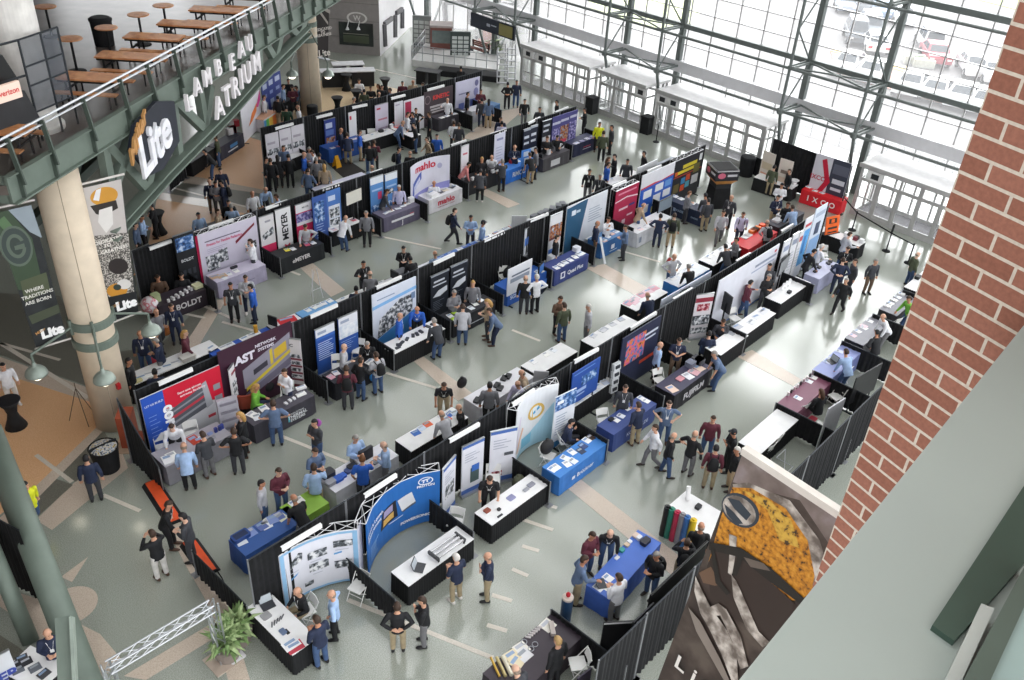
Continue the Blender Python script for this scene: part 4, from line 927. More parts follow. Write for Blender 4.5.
table((614,435),(656,403.5),'navy cloth-covered table with papers in front of the grey-suited man',top='3d4f8a',skirt='37487f',throw=True,text=[('KONGSKILDE',.55,.48,.2,'c9d3ee',0,.02)])
stand_board('flat',(623,341),(662,313),'dark navy display with a rainbow-coloured burst picture',y=Y4-.3,base='262b44',patches=[(.12,.45,.62,.9,'pn'),(.55,.3,.95,.36,'b9452f'),(.6,.78,.95,.82,'c3c9d8'),(.62,.7,.9,.73,'c3c9d8')])
table((675.5,396),(712,367),'black cloth-covered table with large white capitals on its front',top='3a3850',skirt='1d1c22',throw=True,text=[('FUJIFILM',.5,.5,.36,'d8d6dc',0,.03)],D=.8)
stand_board('rollup',(697,295),(714.5,293),'narrow white banner with a red oval and grey machinery',z=2.05,base='d9d5da',patches=[(0,.82,1,.92,'8d2f3f'),(.15,.62,.85,.78,'pr'),(0,.3,1,.52,'pm'),(0,.1,1,.24,'pm')])
table((723,356),(746,334.5),'long white-topped black-skirted table, left of the two joined ones')
table((748,334),(775,313),'long white-topped black-skirted table, right of the two joined ones')
stand_board('flat',(719,285),(781,240),'long plain white display wall with a blue foot line',y=Y4-.4,base='d6d8e2',patches=[(0,.0,1,.03,'5a7fc4'),(.55,.72,.95,.75,'9aa4bd'),(.6,.8,.97,.85,'8b93a8'),(.92,.88,.96,.93,'c04a5a')])
table((777.5,302),(814,284),'white-topped black-skirted table with paper rolls beside the television',D=.7)
for i,(tl,tr) in enumerate([((784,246),(792.5,235)),((793,239),(801,228)),((800,236),(806,226))]):
    stand_board('rollup',tl,tr,['narrow white banner behind the television, nearest the plain wall','narrow white banner with grey print, middle of three at the corner','narrow white banner with red heading beside the blue display'][i],y=Y4-.55,base='dcdde2',patches=[(.1,.8,.9,.9,['9aa4bd','8b93a8','b9565f'][i])]+lines(.15,.85,.3,.7,7,'b4b8c4',.35))
stand_board('flat',(806,222),(815,212),'white display with a bright blue map at the row corner',y=Y4-.5,base='e2e5ec',patches=[(.05,.2,.95,.8,'5fa6e0'),(.1,.85,.9,.9,'b5404c'),(.3,.4,.6,.7,'3f78b8')])
stand_board('flat',(816,212),(829,200),'pale blue display at the end of the row, behind the orange sign',y=Y4-.4,base='d6dfee',patches=[(.05,.05,.95,.5,'8fb4e0'),(.3,.55,.7,.75,'3d4a66'),(.1,.85,.9,.92,'a9b6cc')])
table((820,279.5),(839,264),'lavender cloth-covered table of small samples amid men in suits',top='c9cbe4',skirt='a9abc8',throw=True)
table((818,230),(858,247),'white-topped black-skirted table set across the end of the row with an orange sign',D=.7,depth=1,snap=12)
# ---------------- row three
seg_row(Y3,[(134,393),(217,347),(292,318),(360,287),(418,264),(472,242),(545,214),(568,204),(614,186),(640,174),(705,150)],
 ['tall black drape behind the red and blue display','tall black drape behind the maroon display','tall black drape behind two blue banners','tall black drape behind the light blue machine display','tall black drape behind two black banners','tall black drape behind the low white board',
  'tall black drape behind the two narrow picture banners','tall black drape behind the white and teal display','tall black drape behind the dark red banner','tall black drape behind the product board and dark board'])
for px,l in [((158,466),'low black drape at the left end, beside the grey table'),((327,381),'low black drape between the slate table and the two blue banners'),((394,350),'low black drape between the two blue banners and the machine display'),((451,321),'low black drape between the machine display and the black banners'),((504,295),'low black drape between the black banners and the blue corner table'),
  ((553,270),'low black drape between the blue corner table and the navy lettered table'),((596,247),'low black drape between the navy lettered table and the teal display'),((634,228),'low black drape between the teal display and the dark red banner'),((672,206),'low black drape right of the television on the white table')]:
    wing(px,Y3,l) if px[0] != 158 else drape((P(159,468,.95).x,Y3),(P(159,468,.95).x,P(159,468,.95).y),2.44,l,h2=.95,name='side_drape')
for s in [(158,383,192,368,'above the red and blue display'),(310,316,337,304,'above the two blue banners'),(376,287,401,276,'above the light blue machine display'),(433,263,454,253,'above the two black banners'),(484,240,504,231,'above the empty black drape'),(530,220,548,213,'above the narrow picture banners'),(612,186,626,180,'above the dark red banner'),(647,171,661,165,'above the product board')]:
    booth_sign(*s[:4],'white strip sign on the drape top '+s[4])
stand_board('flat',(140,400.5),(219,364.5),'big red, blue and grey display with a roller machine picture',y=Y3-.35,base='c5c6cc',
 patches=[(0,0,.27,1,'2a53b4'),([(.27,.68),(.27,1),(1,1),(1,.42)],'c81f38'),([(.32,.3),(.3,.62),(.8,.8),(.84,.42)],'54575f'),([(.31,.45),(.31,.5),(.8,.64),(.8,.6)],'b43a48'),([(.32,.36),(.32,.4),(.8,.54),(.8,.5)],'8d9097'),([(.31,.55),(.31,.58),(.79,.72),(.79,.69)],'8d9097'),([(.76,.38),(.74,.82),(.8,.85),(.85,.42)],'a3a6ad'),(.88,.62,.97,.72,'8d9097'),(.88,.42,.98,.52,'8d9097'),(.76,.2,.86,.25,'b43a48')]+lines(.05,.18,.25,.72,7,'8faae0',.12),
 texts=[('coro',.3,.5,.55,'eef0f4',-PI/2,.04),('Start one almost',.58,.84,.12,'f0dfe2',.0,.02),('extreme flexibility',.62,.78,.12,'f0dfe2',.0,.02),('LET US BUILD',.14,.85,.1,'c9d6f0')])
table((166,467.5),(231,434),'grey cloth-covered table before the red and blue display',top='a7a5ae',skirt='8b8a92',throw=True,D=.85)
stand_board('flat',(217,352),(291,322),'wide maroon display with a grey and yellow machine picture',y=Y3-.3,base='3d2233',patches=[([(.28,.32),(.28,.6),(.96,.86),(.96,.36),(.6,.25)],'8b8896'),([(.3,.27),(.3,.32),(.97,.62),(.97,.57)],'c9b23c'),([(.42,.46),(.42,.54),(.62,.6),(.62,.52)],'3a3742'),([(.66,.5),(.66,.72),(.7,.74),(.7,.52)],'c9b23c'),([(.72,.56),(.72,.7),(.9,.76),(.9,.62)],'c9a93c'),([(.28,.14),(.28,.24),(.97,.5),(.97,.4)],'6a6678')],texts=[('AST',.33,.76,.42,'d9d6e2',0,.05),('NETWORK',.62,.86,.16,'d9d6e2',0,.03),('SYSTEMS',.62,.79,.16,'d9d6e2',0,.03)])
stand_board('rollup',(277.5,337),(300,340),'white and maroon striped banner standing right of the maroon display',z=2.1,base='d3cfd2',patches=[(0,0,1,.08,'6a2530')]+[(0,.16+.14*i,1,.2+.14*i,'7d3a48') for i in range(4)]+[(.05,.21+.14*i,.95,.28+.14*i,'pm') for i in range(4)],texts=[('NDC',.42,.87,.17,'2a2c33',0,.03)])
stand_board('rollup',(229,370),(239,354.5),'white photo banner seen nearly edge-on, left of the maroon display',z=2.1,base='dad9dc',patches=[(.1,.1+.13*i,.9,.19+.13*i,'pm') for i in range(5)]+[(.1,.85,.6,.9,'8b3a48')])
t=thing('literature_rack','grey slanted literature rack beside the red and blue display','rack',(P(226,398,1.5).x,P(226,398,1.5).y,0),-.25)
for i in range(4):
    q=MB(); z=.25+i*.32; q.hexa([(-.32,-.15,z),(.32,-.15,z),(.32,0,z),(-.32,0,z),(-.32,-.08,z+.28),(.32,-.08,z+.28),(.32,.06,z+.28),(-.32,.06,z+.28)]); q.box(-.26,.26,-.16,-.12,z+.12,z+.2,1); q.obj('pocket',[mat('aba9b3',.4),mat('85828e',.5)],t)
q=MB(); q.tube((-.3,.1,0),(-.3,.1,1.6),.015,n=6); q.tube((.3,.1,0),(.3,.1,1.6),.015,n=6); q.box(-.32,.32,-.2,.25,0,.02); q.obj('frame',CHROME,t)
table((251.5,424),(316,397),'slate cloth-covered table with a lettered front, before the maroon display',top='4d4a55',skirt='3d3b44',throw=True,patches=[(.53,.3,.56,.62,'58b0c4')],text=[('INDUSTRIAL',.69,.66,.1,'cfd2d6'),('THERMAL',.69,.5,.17,'dfe2e6',0,.03),('SYSTEMS',.69,.32,.15,'dfe2e6',0,.03)])
for i,(tl,tr,yy) in enumerate([((315,330.5),(334,322),Y3-.35),((338,319),(357,311),Y3-.35)]):
    stand_board('rollup',tl,tr,['blue banner with white heading and lines of text, left of a pair','blue banner with white heading and pale picture, right of a pair'][i],y=yy,base='2d56a6',patches=[(0,.82,1,1,'dfe2ea'),(.1,.87,.55,.93,'9aa6bd')]+([(0,.76,1,.82,'3c68b8')]+lines(.08,.9,.32,.72,9,'b9cbec',.4) if i==0 else [(0,.55,1,.82,'pw')]+lines(.08,.9,.3,.52,5,'8fabdf',.3)))
table((334,383),(379,362),'black cloth-covered table crowded with visitors before the two blue banners',top='2a2b33',skirt='1c1d24',throw=True)
stand_board('flat',(372,297.5),(416,274.5),'light blue and white display with a large machine drawing',y=Y3-.35,base='d3d9e8',patches=[([(0,0),(0,.12),(1,.42),(1,0)],'3f86cc'),([(0,.72),(0,.78),(1,.84),(1,.78)],'7fb2e2'),([(.08,.15),(.15,.5),(.6,.72),(.92,.72),(.9,.4),(.5,.28)],'pm'),(.88,.62,.97,.74,'6f86a8')]+lines(.1,.7,.86,.9,1,'8b9cb8',.5))
table((394,354),(445,328.5),'white-topped black-skirted table with small parts before the light blue machine display',D=.75)
for i,(tl,tr) in enumerate([((431,277),(449,269)),((451,267),(467.5,259.5))]):
    stand_board('rollup',tl,tr,['black banner with white machine picture, left of a pair','black banner with white machine picture, right of a pair beside a pole'][i],y=Y3-.3,base='20242e',patches=[(0,.97,1,1,'9aa0ad'),(.15,.82,.75,.86,'c9ced8'),(.1,.74,.85,.77,'c9ced8'),([(.1,.5),(.4,.62),(.9,.66),(.9,.55),(.5,.48)],'d3d8e0')]+lines(.1,.75,.18,.42,6,'6f7684',.3))
table((452,321.5),(496,301),'black cloth-covered table with papers before the two black banners',top='26272e',skirt='1e1f26',throw=True,patches=[(.4,.35,.75,.4,'aeb2bb')])
stand_board('flat',(508.5,270),(532.5,258.5),'low white board with a dark stripe of lettering behind the blue corner table',z=1.75,base='dcdee6',h=1.25,patches=[(.1,.45,.9,.6,'8b94a6'),(.15,.66,.9,.72,'565f74')])
table((506,290),(550,271.5),'royal blue cloth-covered table in front of the low white board',top='2f62b8',skirt='2a57a8',throw=True,text=[('SGI',.12,.5,.25,'c9d8f2',0,.03)],patches=[(.8,.3,.95,.6,'4f7fd0')],D=.75)
tv(541,268,1.05,.35,'small blue-lit monitor on the royal blue corner table',.55,.4,'3f6fb6',ped=False)
stand_board('rollup',(525.6,229.5),(535,222.5),'narrow white and blue picture banner turned edge-on, before plain drape',z=2.1,base='d5d8de',patches=[(0,.6,1,.78,'4a74c0'),(0,.08,1,.4,'pm')])
stand_board('rollup',(551,216.5),(563,211.5),'narrow white banner with a dark photograph beside the white and teal display',y=Y3-.4,base='d9dade',patches=[(0,.55,1,.8,'pc'),(0,.5,1,.55,'6a3a3a'),(0,.15,.9,.32,'4a74c0')])
table((554,271),(589,254.5),'navy cloth-covered table with a white logo and lettering on its front',top='38457f',skirt='33407a',throw=True,text=[('Quad Plus',.6,.5,.26,'e6e9f2',0,.03)],patches=[(.17,.3,.3,.72,'e6e9f2'),(.2,.38,.27,.64,'33407a')],D=.75)
stand_board('flat',(567.5,206.5),(608,190.5),'white display wall with a slanting teal-blue third',y=Y3-.35,base='d3d7de',patches=[([(0,0),(0,.96),(.5,1),(.32,0)],'2f5878'),(.12,.78,.22,.88,'d9e2ea'),(.23,.8,.33,.85,'b9c9d6')]+lines(.55,.95,.5,.8,6,'9aa6b4',.35))
table((600.5,244),(624,233.5),'steel blue cloth-covered table with a white logo, before the teal display',top='5580b0',skirt='33639c',throw=True,patches=[(.45,.35,.6,.65,'dfe6ee'),(.4,.2,.72,.25,'c9d6e4')],D=.75)
q=MB(); a_=P(600,240,1.0); b_=P(605,264,0); q.bar((a_.x,a_.y,1.15),(b_.x,b_.y,.0),.12,.02); o=q.obj('leaning_panel',mat('dfe2e4',.4)); tag(o,'thin white strip leaning on the steel blue table','panel')
stand_board('rollup',(617,189.5),(639,184),'wide dark red banner with white wave and a wire top',y=Y3-.45,base='a92a4c',truss=3,patches=[([(0,.72),(.5,.76),(1,.7),(1,.73),(.5,.79),(0,.75)],'e6d3da'),(.2,.5,.6,.55,'e0c3cc'),(.65,.52,.9,.57,'3a3a72'),(.1,.88,.9,.92,'d98aa0'),(.4,.15,.55,.25,'e0c3cc'),(.6,.3,.85,.34,'e0c3cc')])
table((638,234),(671,216.5),'white cloth-covered table with a television, before the dark red banner',top='d9dade',skirt='c9cad0',throw=True,D=.8,patches=[(.05,.3,.12,.7,'8b94a6')])
tv(665,204,1.25,.0,'wide television on the white table, facing the aisle',1.15,.62,'7f8c99')
stand_board('flat',(643,175),(675.6,162.5),'white and blue product board with seven cut-out products',y=Y3-.4,base='dcdde4',patches=[([(0,0),(0,.68),(1,.72),(1,0)],'2f5fc0'),([(0,.68),(1,.72),(1,.76),(.6,.72),(.4,.74),(0,.71)],'c8474f'),(.1,.45,.35,.62,'e4e6ea'),(.45,.5,.7,.66,'e4e6ea'),(.75,.52,.95,.66,'6f9fdc'),(.42,.25,.65,.44,'e4e6ea'),(.72,.3,.95,.46,'e4e6ea'),(.06,.12,.3,.3,'e4e6ea'),(.4,.06,.85,.2,'c9c77a')])
stand_board('flat',(676,161.5),(704,150),'black product board with yellow lettering and coloured squares',y=Y3-.4,base='22232a',truss=4,patches=[(.3,.76,.8,.84,'d2c03a'),(.12,.66,.75,.73,'d2c03a'),(0,.6,1,.62,'b8452f'),(.04,.64,.14,.74,'c85a2a'),(.3,.4,.45,.54,'3f86b8'),(.47,.44,.62,.58,'c8502f'),(.3,.24,.45,.38,'c8502f'),(.47,.28,.62,.42,'4fa0b8'),(.05,.25,.25,.45,'6a5f3a'),(.7,.55,.92,.75,'6f6a3a'),(.68,.3,.92,.5,'d3d5d8'),(.86,.8,.96,.95,'d3d5d8'),(.05,.08,.25,.2,'3f66b0')])
table((667,197.5),(702,214.5),'dark navy cloth-covered table set crosswise below the product boards',top='2c3650',skirt='263048',throw=True,D=.75,depth=1,snap=12,text=[('KAESER',.45,.55,.16,'9fb0c8'),('KAESER',.8,.45,.12,'9fb0c8')],patches=[(.26,.42,.32,.66,'9fb0c8')])
p=P(716,205,0); t=thing('display_tower','black and orange square sample tower with a printed hood near the entrance','tower',(p.x,p.y,0),-.6)
q=MB(); q.hexa([(-.5,-.5,0),(.5,-.5,0),(.5,.5,0),(-.5,.5,0),(-.42,-.42,1.1),(.42,-.42,1.1),(.42,.42,1.1),(-.42,.42,1.1)]); q.obj('pedestal',BLACK,t)
q=MB(); q.box(-.42,.42,-.42,.42,1.1,1.35); q.obj('band',mat('26272c',.5),t)
q=MB(); q.hexa([(-.42,-.42,1.35),(.42,-.42,1.35),(.42,.42,1.35),(-.42,.42,1.35),(-.62,-.62,1.6),(.62,-.62,1.6),(.62,.62,1.6),(-.62,.62,1.6)]); q.obj('flare',mat('c98a45',.5),t)
q=MB(); q.box(-.62,.62,-.62,.62,1.6,2.15,0); q.box(-.54,.54,-.54,.54,2.15,2.17,1); ho=q.obj('hood',[mat('2a2b31',.5),mat('0c0c0e',.8)],t)
for k in range(4):
    c_,s_=math.cos(k*PI/2),math.sin(k*PI/2); graphic(ho,flatmap((s_*.62-c_*.62,-c_*.62-s_*.62,1.6),(c_,s_,0),(0,0,1),(s_,-c_,0)),1.24,.55,[(.02,.9,.98,.97,'d3d3d6'),([(.25+.17*math.cos(a*PI/8),.5+.28*math.sin(a*PI/8)) for a in range(16)],'c86a80'),(.5,.4,.92,.62,'c9c9ce')])
# ---------------- row two
seg_row(Y2,[(131,252),(193,229),(256,208),(312,190),(356,175),(402,160),(461,142),(512,128),(537,120),(560,111),(577,104)],
 ['tall black drape between the two dark banners','tall black drape behind the white display with a pink heading','tall black drape behind the upright-lettered banner','tall black drape behind the blue slanted panels','tall black drape behind the screen and two sky-blue banners','tall black drape behind the white and violet display','tall black drape behind the tall white panels',
  'tall black drape behind the narrow lavender banner','tall black drape behind the two dark text banners','tall black drape behind the three-panel violet display'])
for px,l in [((215,291),'black drape between the lettered dark table and the lavender table'),((280,258),'low black drape left of the black table below the upright lettering'),((331,237),'low black drape between the black table and the slanted blue panels'),((381,219),'low black drape between the white corner table and the grey-violet table'),((428,204),'low black drape left of the white table with red lettering'),((469,183),'low black drape between the red-lettered table and the black table'),((506,168),'low black drape left of the bright blue lettered table'),((543,155),'low black drape left of the dark grey table'),((573,145),'low black drape between the grey table and the long navy table'),((600,133),'low black drape closing the far right end of the navy table')]:
    wing(px,Y2,l)
for s in [(149,248,171,240,'between the dark banners'),(208,227,233,219,'above the white display with pink heading'),(265,208,287,200,'above the upright lettering'),(322,189,343,182,'above the slanted blue panels'),(370,173,382,169,'above the sky-blue banners'),(451,145,466,140,'above the tall white panels'),(490,134,506,129,'above the narrow lavender banner'),(528,123,540,117,'above the two dark text banners'),(555,112,568,107,'above the three-panel violet display')]:
    booth_sign(*s[:4],'white strip sign on the drape top '+s[4])
stand_board('rollup',(132,251),(149,244),'dark blue banner with a white heading and field picture, left of the lettered dark table',z=2.1,base='1d2438',patches=[(0,.35,1,.7,'pc'),(0,.7,1,.73,'aeb8cc'),(.05,.12,.95,.22,'3f78c0')],texts=[('BOLDT',.5,.82,.17,'d3dcea',0,.03)])
stand_board('rollup',(173,236),(193,231),'black banner with a blue picture on top and white heading',y=Y2-.4,base='1e2024',patches=[(.05,.72,.95,.95,'pb'),(.2,.3,.35,.4,'3a3d44'),(.45,.3,.6,.4,'3a3d44'),(.7,.3,.85,.4,'3a3d44'),(.2,.15,.35,.25,'3a3d44'),(.45,.15,.6,.25,'3a3d44'),(.7,.15,.85,.25,'3a3d44')],texts=[('BOLDT',.5,.56,.17,'d6d8dc',0,.03)])
table((159,307),(205,288.5),'dark plum cloth-covered table with white capitals and rows of cups',top='3c343d',skirt='352d36',throw=True,text=[('BOLDT',.6,.55,.34,'e0dde0',0,.03)],D=.8)
stand_board('flat',(197,236),(256,216),'white display with a pink heading and dark machine photographs',y=Y2-.35,base='cfcadb',truss=6,patches=[(-.04,0,.0,1,'a3123f'),(.1,.82,.7,.84,'6a6478'),(.08,.25,.3,.55,'pm'),(.3,.35,.45,.6,'pm'),([(.6,.6),(.95,.85),(.95,.9),(.6,.66)],'7a2a3a'),(.75,.35,.95,.55,'pm')]+lines(.12,.5,.6,.7,3,'a79fb8',.3),texts=[('Presses for Flexible Packaging',.42,.76,.17,'c8386a',0,.02,.8)])
table((216,282),(266,265),'lavender cloth-covered table with samples below the white display with pink heading',top='cfc9dc',skirt='a9a3bb',throw=True,D=.8,patches=[(.35,.45,.75,.48,'6a6478')])
stand_board('rollup',(259,219),(273,212),'white and pink banner with a machine picture, left of the upright lettering',y=Y2-.45,base='d9d7da',patches=[(0,0,1,.4,'c42f5a'),([(.1,.5),(.9,.6),(.9,.75),(.1,.62)],'pm'),(.35,.86,.75,.9,'9a9aa4')])
stand_board('rollup',(275,210.5),(290,206),'white banner with big black capitals running upward',y=Y2-.4,base='e3e3e6',texts=[('MEYER',.55,.62,.42,'22242a',PI/2,.03),('\u00ab',.55,.2,.5,'c42f4a',PI/2,.05)])
stand_board('rollup',(295,205),(311,201),'pink and white banner with machine pictures, right of the upright lettering',y=Y2-.4,base='c92f5c',patches=[(0,.82,1,1,'e0dfe2'),(0,.62,1,.8,'pv'),(0,.55,1,.62,'d9d7dc')],texts=[('MEYER',.6,.91,.12,'5a5a62')])
table((280,259),(324,243.5),'black cloth-covered table with pink and white leaflets under the upright lettering',top='23262a',skirt='1d2024',throw=True,text=[('\u00abMEYER',.45,.62,.26,'d9d6d8',0,.03)],D=.8)
stand_board('flat',(312,199),(326,192.5),'slanted blue panel with pale text, left half of a pair',y=Y2-.7,base='3c5aa0',patches=[(.1,.5,.8,.9,'pb')]+lines(.15,.8,.2,.5,6,'9fb4dc',.3))
stand_board('flat',(326,192.5),(340,187),'slanted blue panel with a white inset of two photographs',y=Y2-.5,base='4a74b8',patches=[(.1,.2,.9,.7,'d6dce6'),(.15,.46,.85,.64,'pm'),(.15,.26,.85,.43,'pm'),(.1,.8,.6,.9,'c3d0e6')])
table((331,231.5),(362,222),'white-topped black-skirted table before the slanted blue panels',D=.6)
tv(353.5,196.5,PY(353.5,196.5,Y2-.6).z,.1,'pale lit screen on a black tripod stand against the drape',1.0,.65,'d3d0c6',tripod=True)
for i,(tl,tr) in enumerate([((370,178.5),(383,174.5)),((385,174.5),(397,171))]):
    stand_board('rollup',tl,tr,['sky-blue banner with a pink dot, left of a pair behind the grey-violet table','sky-blue banner with a dark machine, right of a pair behind the grey-violet table'][i],y=Y2-.4,base='5a8cc8',patches=[(0,.85,1,1,'dfe3ea'),(0,.1,1,.4,'pb'),(.1,.7,.9,.74,'9fbde2'),(.55,.5,.85,.66,'c8486f') if i==0 else (.1,.55,.65,.66,'pm')])
table((383,218),(420,205),'grey-violet cloth-covered table with a white label stripe on its front',top='6f6a7e',skirt='5f5a6e',throw=True,patches=[(.2,.5,.82,.65,'e2e2e6'),(.7,.66,.82,.72,'b85060')],text=[('J',.5,.3,.3,'e2e2e6',0,.03)],D=.8)
stand_board('curved',(411,169),(450,154),'white and violet arched display with a red name and film drawing',y=Y2-.75,base='d3d2e0',sag=.35,patches=[([(0,0),(0,.3),(1,.45),(1,0)],'8f8fcc'),([(.05,.25),(.1,.6),(.38,.78),(.38,.62),(.15,.42),(.12,.2)],'4a5cac'),([(.14,.4),(.34,.6),(.34,.68),(.14,.52)],'c9cde4'),([(.8+.05*math.cos(k*PI/8),.8+.06*math.sin(k*PI/8)) for k in range(16)],'a9a9c8')],texts=[('mahlo',.45,.86,.5,'c0203c',0,.03,1.1)])
table((428,200),(463,188.5),'white cloth-covered table with a big red name, before the violet arched display',top='d9d8dc',skirt='cfcdd2',throw=True,text=[('mahlo',.5,.6,.42,'b8203a',0,.03,1.1),('measurement + control',.5,.3,.12,'9a6a72')],D=.8)
stand_board('rollup',(461.5,147),(469,144),'tall white banner with a red heading, left of the black cloth table',y=Y2-.4,base='dcd9e0',patches=[(.2,.8,.8,.84,'c06a78')]+lines(.2,.8,.2,.6,6,'c3bfcc',.3))
stand_board('flat',(495,134.5),(505.5,132),'narrow lavender banner covered in pale print beside the bright blue table',y=Y2-.45,base='cfd0e0',patches=[(.2,.85,.8,.9,'8a8cb0')]+lines(.15,.85,.2,.75,9,'a9abc4',.3))
table((466,182),(500,172),'black cloth-covered table with a small white logo, crowded with visitors',top='2b2b30',skirt='222227',throw=True,text=[('GTI',.45,.5,.32,'b9bbc0',0,.02)],D=.75)
table((507,172),(536,159),'bright blue cloth-covered table with white capitals on its front',top='4a86d8',skirt='2f70cc',throw=True,text=[('RMCC',.4,.55,.36,'dfe8f6',0,.03)],D=.75)
for i,(tl,tr) in enumerate([((524,130.5),(531,127)),((531,127),(538,124))]):
    stand_board('rollup',tl,tr,['dark banner with white text, left of a pair near the far end','dark banner with white text, right of a pair near the far end'][i],y=Y2-.35,base='23283a',patches=[(0,.95,1,1,'aab0bd'),(.1,.75,.8,.82,'c9ced8'),(.1,.6,.8,.66,'c9ced8'),(.05,.1,.95,.45,'pw')])
stand_board('rollup',(543,122.5),(552,118),'dark banner with white blocks, left of the violet display',y=Y2-.35,base='20242e',patches=[(.1,.85,.8,.9,'c9ced8'),(.1,.72,.7,.77,'c9ced8'),(.05,.3,.95,.6,'d3d6dc'),(.05,.1,.95,.2,'c9ced8')])
table((544,160),(569,149.5),'dark grey cloth-covered table with a white square on its front',top='4a474c',skirt='454247',throw=True,patches=[(.28,.25,.62,.72,'c9c9cc')],D=.75)
stand_board('flat',(553,118),(578,109),'violet three-panel display with white headings and red script',y=Y2-.4,base='4a4880',patches=[(0,.8,.32,.86,'b9b9d0'),(.34,.82,.65,.88,'b9b9d0'),(.7,.84,.97,.9,'b9b9d0'),(.02,.25,.32,.7,'pv'),(.34,.25,.66,.72,'pc'),(.7,.25,.98,.75,'pv'),(.2,.3,.6,.38,'c83f5a'),(0,0,1,.2,'23284a')])
table((573,145),(598,137),'dark navy cloth-covered table with a red and white logo near the far end',top='2c3150',skirt='282c48',throw=True,patches=[(.4,.55,.7,.62,'b9475a'),(.38,.4,.72,.45,'d3d5de')],D=.8)
# ---------------- row one (farthest)
seg_row(Y1,[(260,131),(303,118.5),(345,108),(387,97),(421,89.5),(455,82),(482,75)],
 ['tall black drape behind the three landscape banners','tall black drape behind the dark blue banner','tall black drape behind the slanted white panel','tall black drape behind the lavender banner and white panels','tall black drape behind the brown display','tall black drape behind the pale violet display at the far end'])
for px,l in [((326,161),'low black drape left of the royal blue table'),((473,116),'low black drape between the brown display booth and the white counter'),((502,110),'low black drape closing the far end of the back row')]:
    wing(px,Y1,l)
for s in [(275,128,293,123,'above the three landscape banners'),(316,117,332,113,'above the dark blue banner'),(352,107,367,104,'above the slanted white panel'),(391,98,405,94.5,'above the white panels'),(427,89.5,444,85,'above the brown display')]:
    booth_sign(*s[:4],'white strip sign on the drape top '+s[4])
for i,(tl,tr) in enumerate([((265,135),(278,131.5)),((279,130.5),(290.5,127.5)),((291,127),(303.5,123.5))]):
    stand_board('flat',tl,tr,['landscape banner with green foot, left of three','landscape banner with green foot, middle of three','landscape banner with green foot, right of three'][i],y=Y1-.3,base='d3d0d8',patches=[(0,0,1,.28,'pg'),(.05,.45,.95,.6,'pm'),(.1,.72,.7,.78,'a9a3b0')])
table((279,164),(303,154),'black-skirted white table hidden among visitors before the landscape banners',D=.75)
stand_board('rollup',(324,120.5),(335,117.5),'dark blue banner with white heading and a ship picture',y=Y1-.25,base='2f3f86',patches=[(.1,.75,.7,.9,'b9c3de'),(.1,.1,.9,.5,'pc'),(.1,.55,.8,.7,'5a74b4')])
table((328.5,150),(365,139.5),'royal blue cloth-covered table before the dark blue banner',top='2f5aa8',skirt='27509c',throw=True,D=.8)
stand_board('flat',(348.5,113.5),(356,110.5),'slanted white panel with a red mark beside the folding chairs',y=Y1-.25,base='dddde2',patches=[(.1,.8,.35,.9,'c8304a')])
table((365,141.5),(396,131.5),'white-topped black-skirted table in front of the folding chairs',D=.75)
stand_board('rollup',(375,104),(388,104),'tall lavender banner with a red oval and pale lettering',y=Y1-.25,base='c9c3d4',patches=[(.1,.86,.4,.91,'b8304a'),(.2,.55,.9,.6,'b8788a'),(.2,.3,.9,.34,'9a8aa0'),(.2,.15,.8,.18,'9a8aa0')])
stand_board('flat',(394.5,103),(403,100.5),'narrow white panel left of the red poster',y=Y1-.5,base='d6d5de',patches=[(.1,.9,.6,.94,'a9a3b8')])
stand_board('flat',(404,100),(424,97),'wide white panel with a crimson poster block',y=Y1-.4,base='dcdae2',patches=[(.05,.45,.35,.95,'a82f50')])
table((389,128),(412,137),'white-topped black-skirted table set crosswise with red papers',D=.7,depth=1,snap=14)
stand_board('flat',(424,93),(453,85),'brown display with red capitals, an emblem and white text lines',y=Y1-.35,base='4c4248',patches=[([(.12+.1*math.cos(k*PI/8),.76+.13*math.sin(k*PI/8)) for k in range(16)],'8a7a80'),([(.12+.08*math.cos(k*PI/8),.76+.1*math.sin(k*PI/8)) for k in range(16)],'4c4248'),(.2,.5,.85,.56,'c9c3c6'),(.22,.42,.8,.47,'c9c3c6'),(.26,.35,.7,.39,'c9c3c6')],texts=[('KINETIC',.58,.78,.36,'d84a48',0,.04)])
table((438,119.5),(467,111.5),'dark grey cloth-covered table before the brown display with red capitals',top='45424a',skirt='3a373e',throw=True,D=.75,patches=[(.45,.4,.55,.75,'8a868c')])
stand_board('flat',(456,82.5),(480,76.5),'pale violet display with a circle logo and blue drawings at the far end',y=Y1-.35,base='c9c8de',patches=[([(.86+.08*math.cos(k*PI/8),.85+.09*math.sin(k*PI/8)) for k in range(16)],'6f6f98'),([(.84+.1*math.cos(k*PI/8),.6+.12*math.sin(k*PI/8)) for k in range(16)],'8a8ab8'),(.12,.12,.35,.38,'6a78b8'),(.6,.2,.9,.42,'5a6ab0'),(.12,.62,.6,.66,'8a8aa8')])
table((473,112),(488,106),'white counter crowded with visitors below the pale violet display',top='dcdce2',skirt='c3c3cc',throw=True,D=.7)
table((490.5,108),(500,103.5),'teal-blue cloth-covered table at the far end of the back row',top='3f6a98',skirt='2f5a88',throw=True,D=.7)
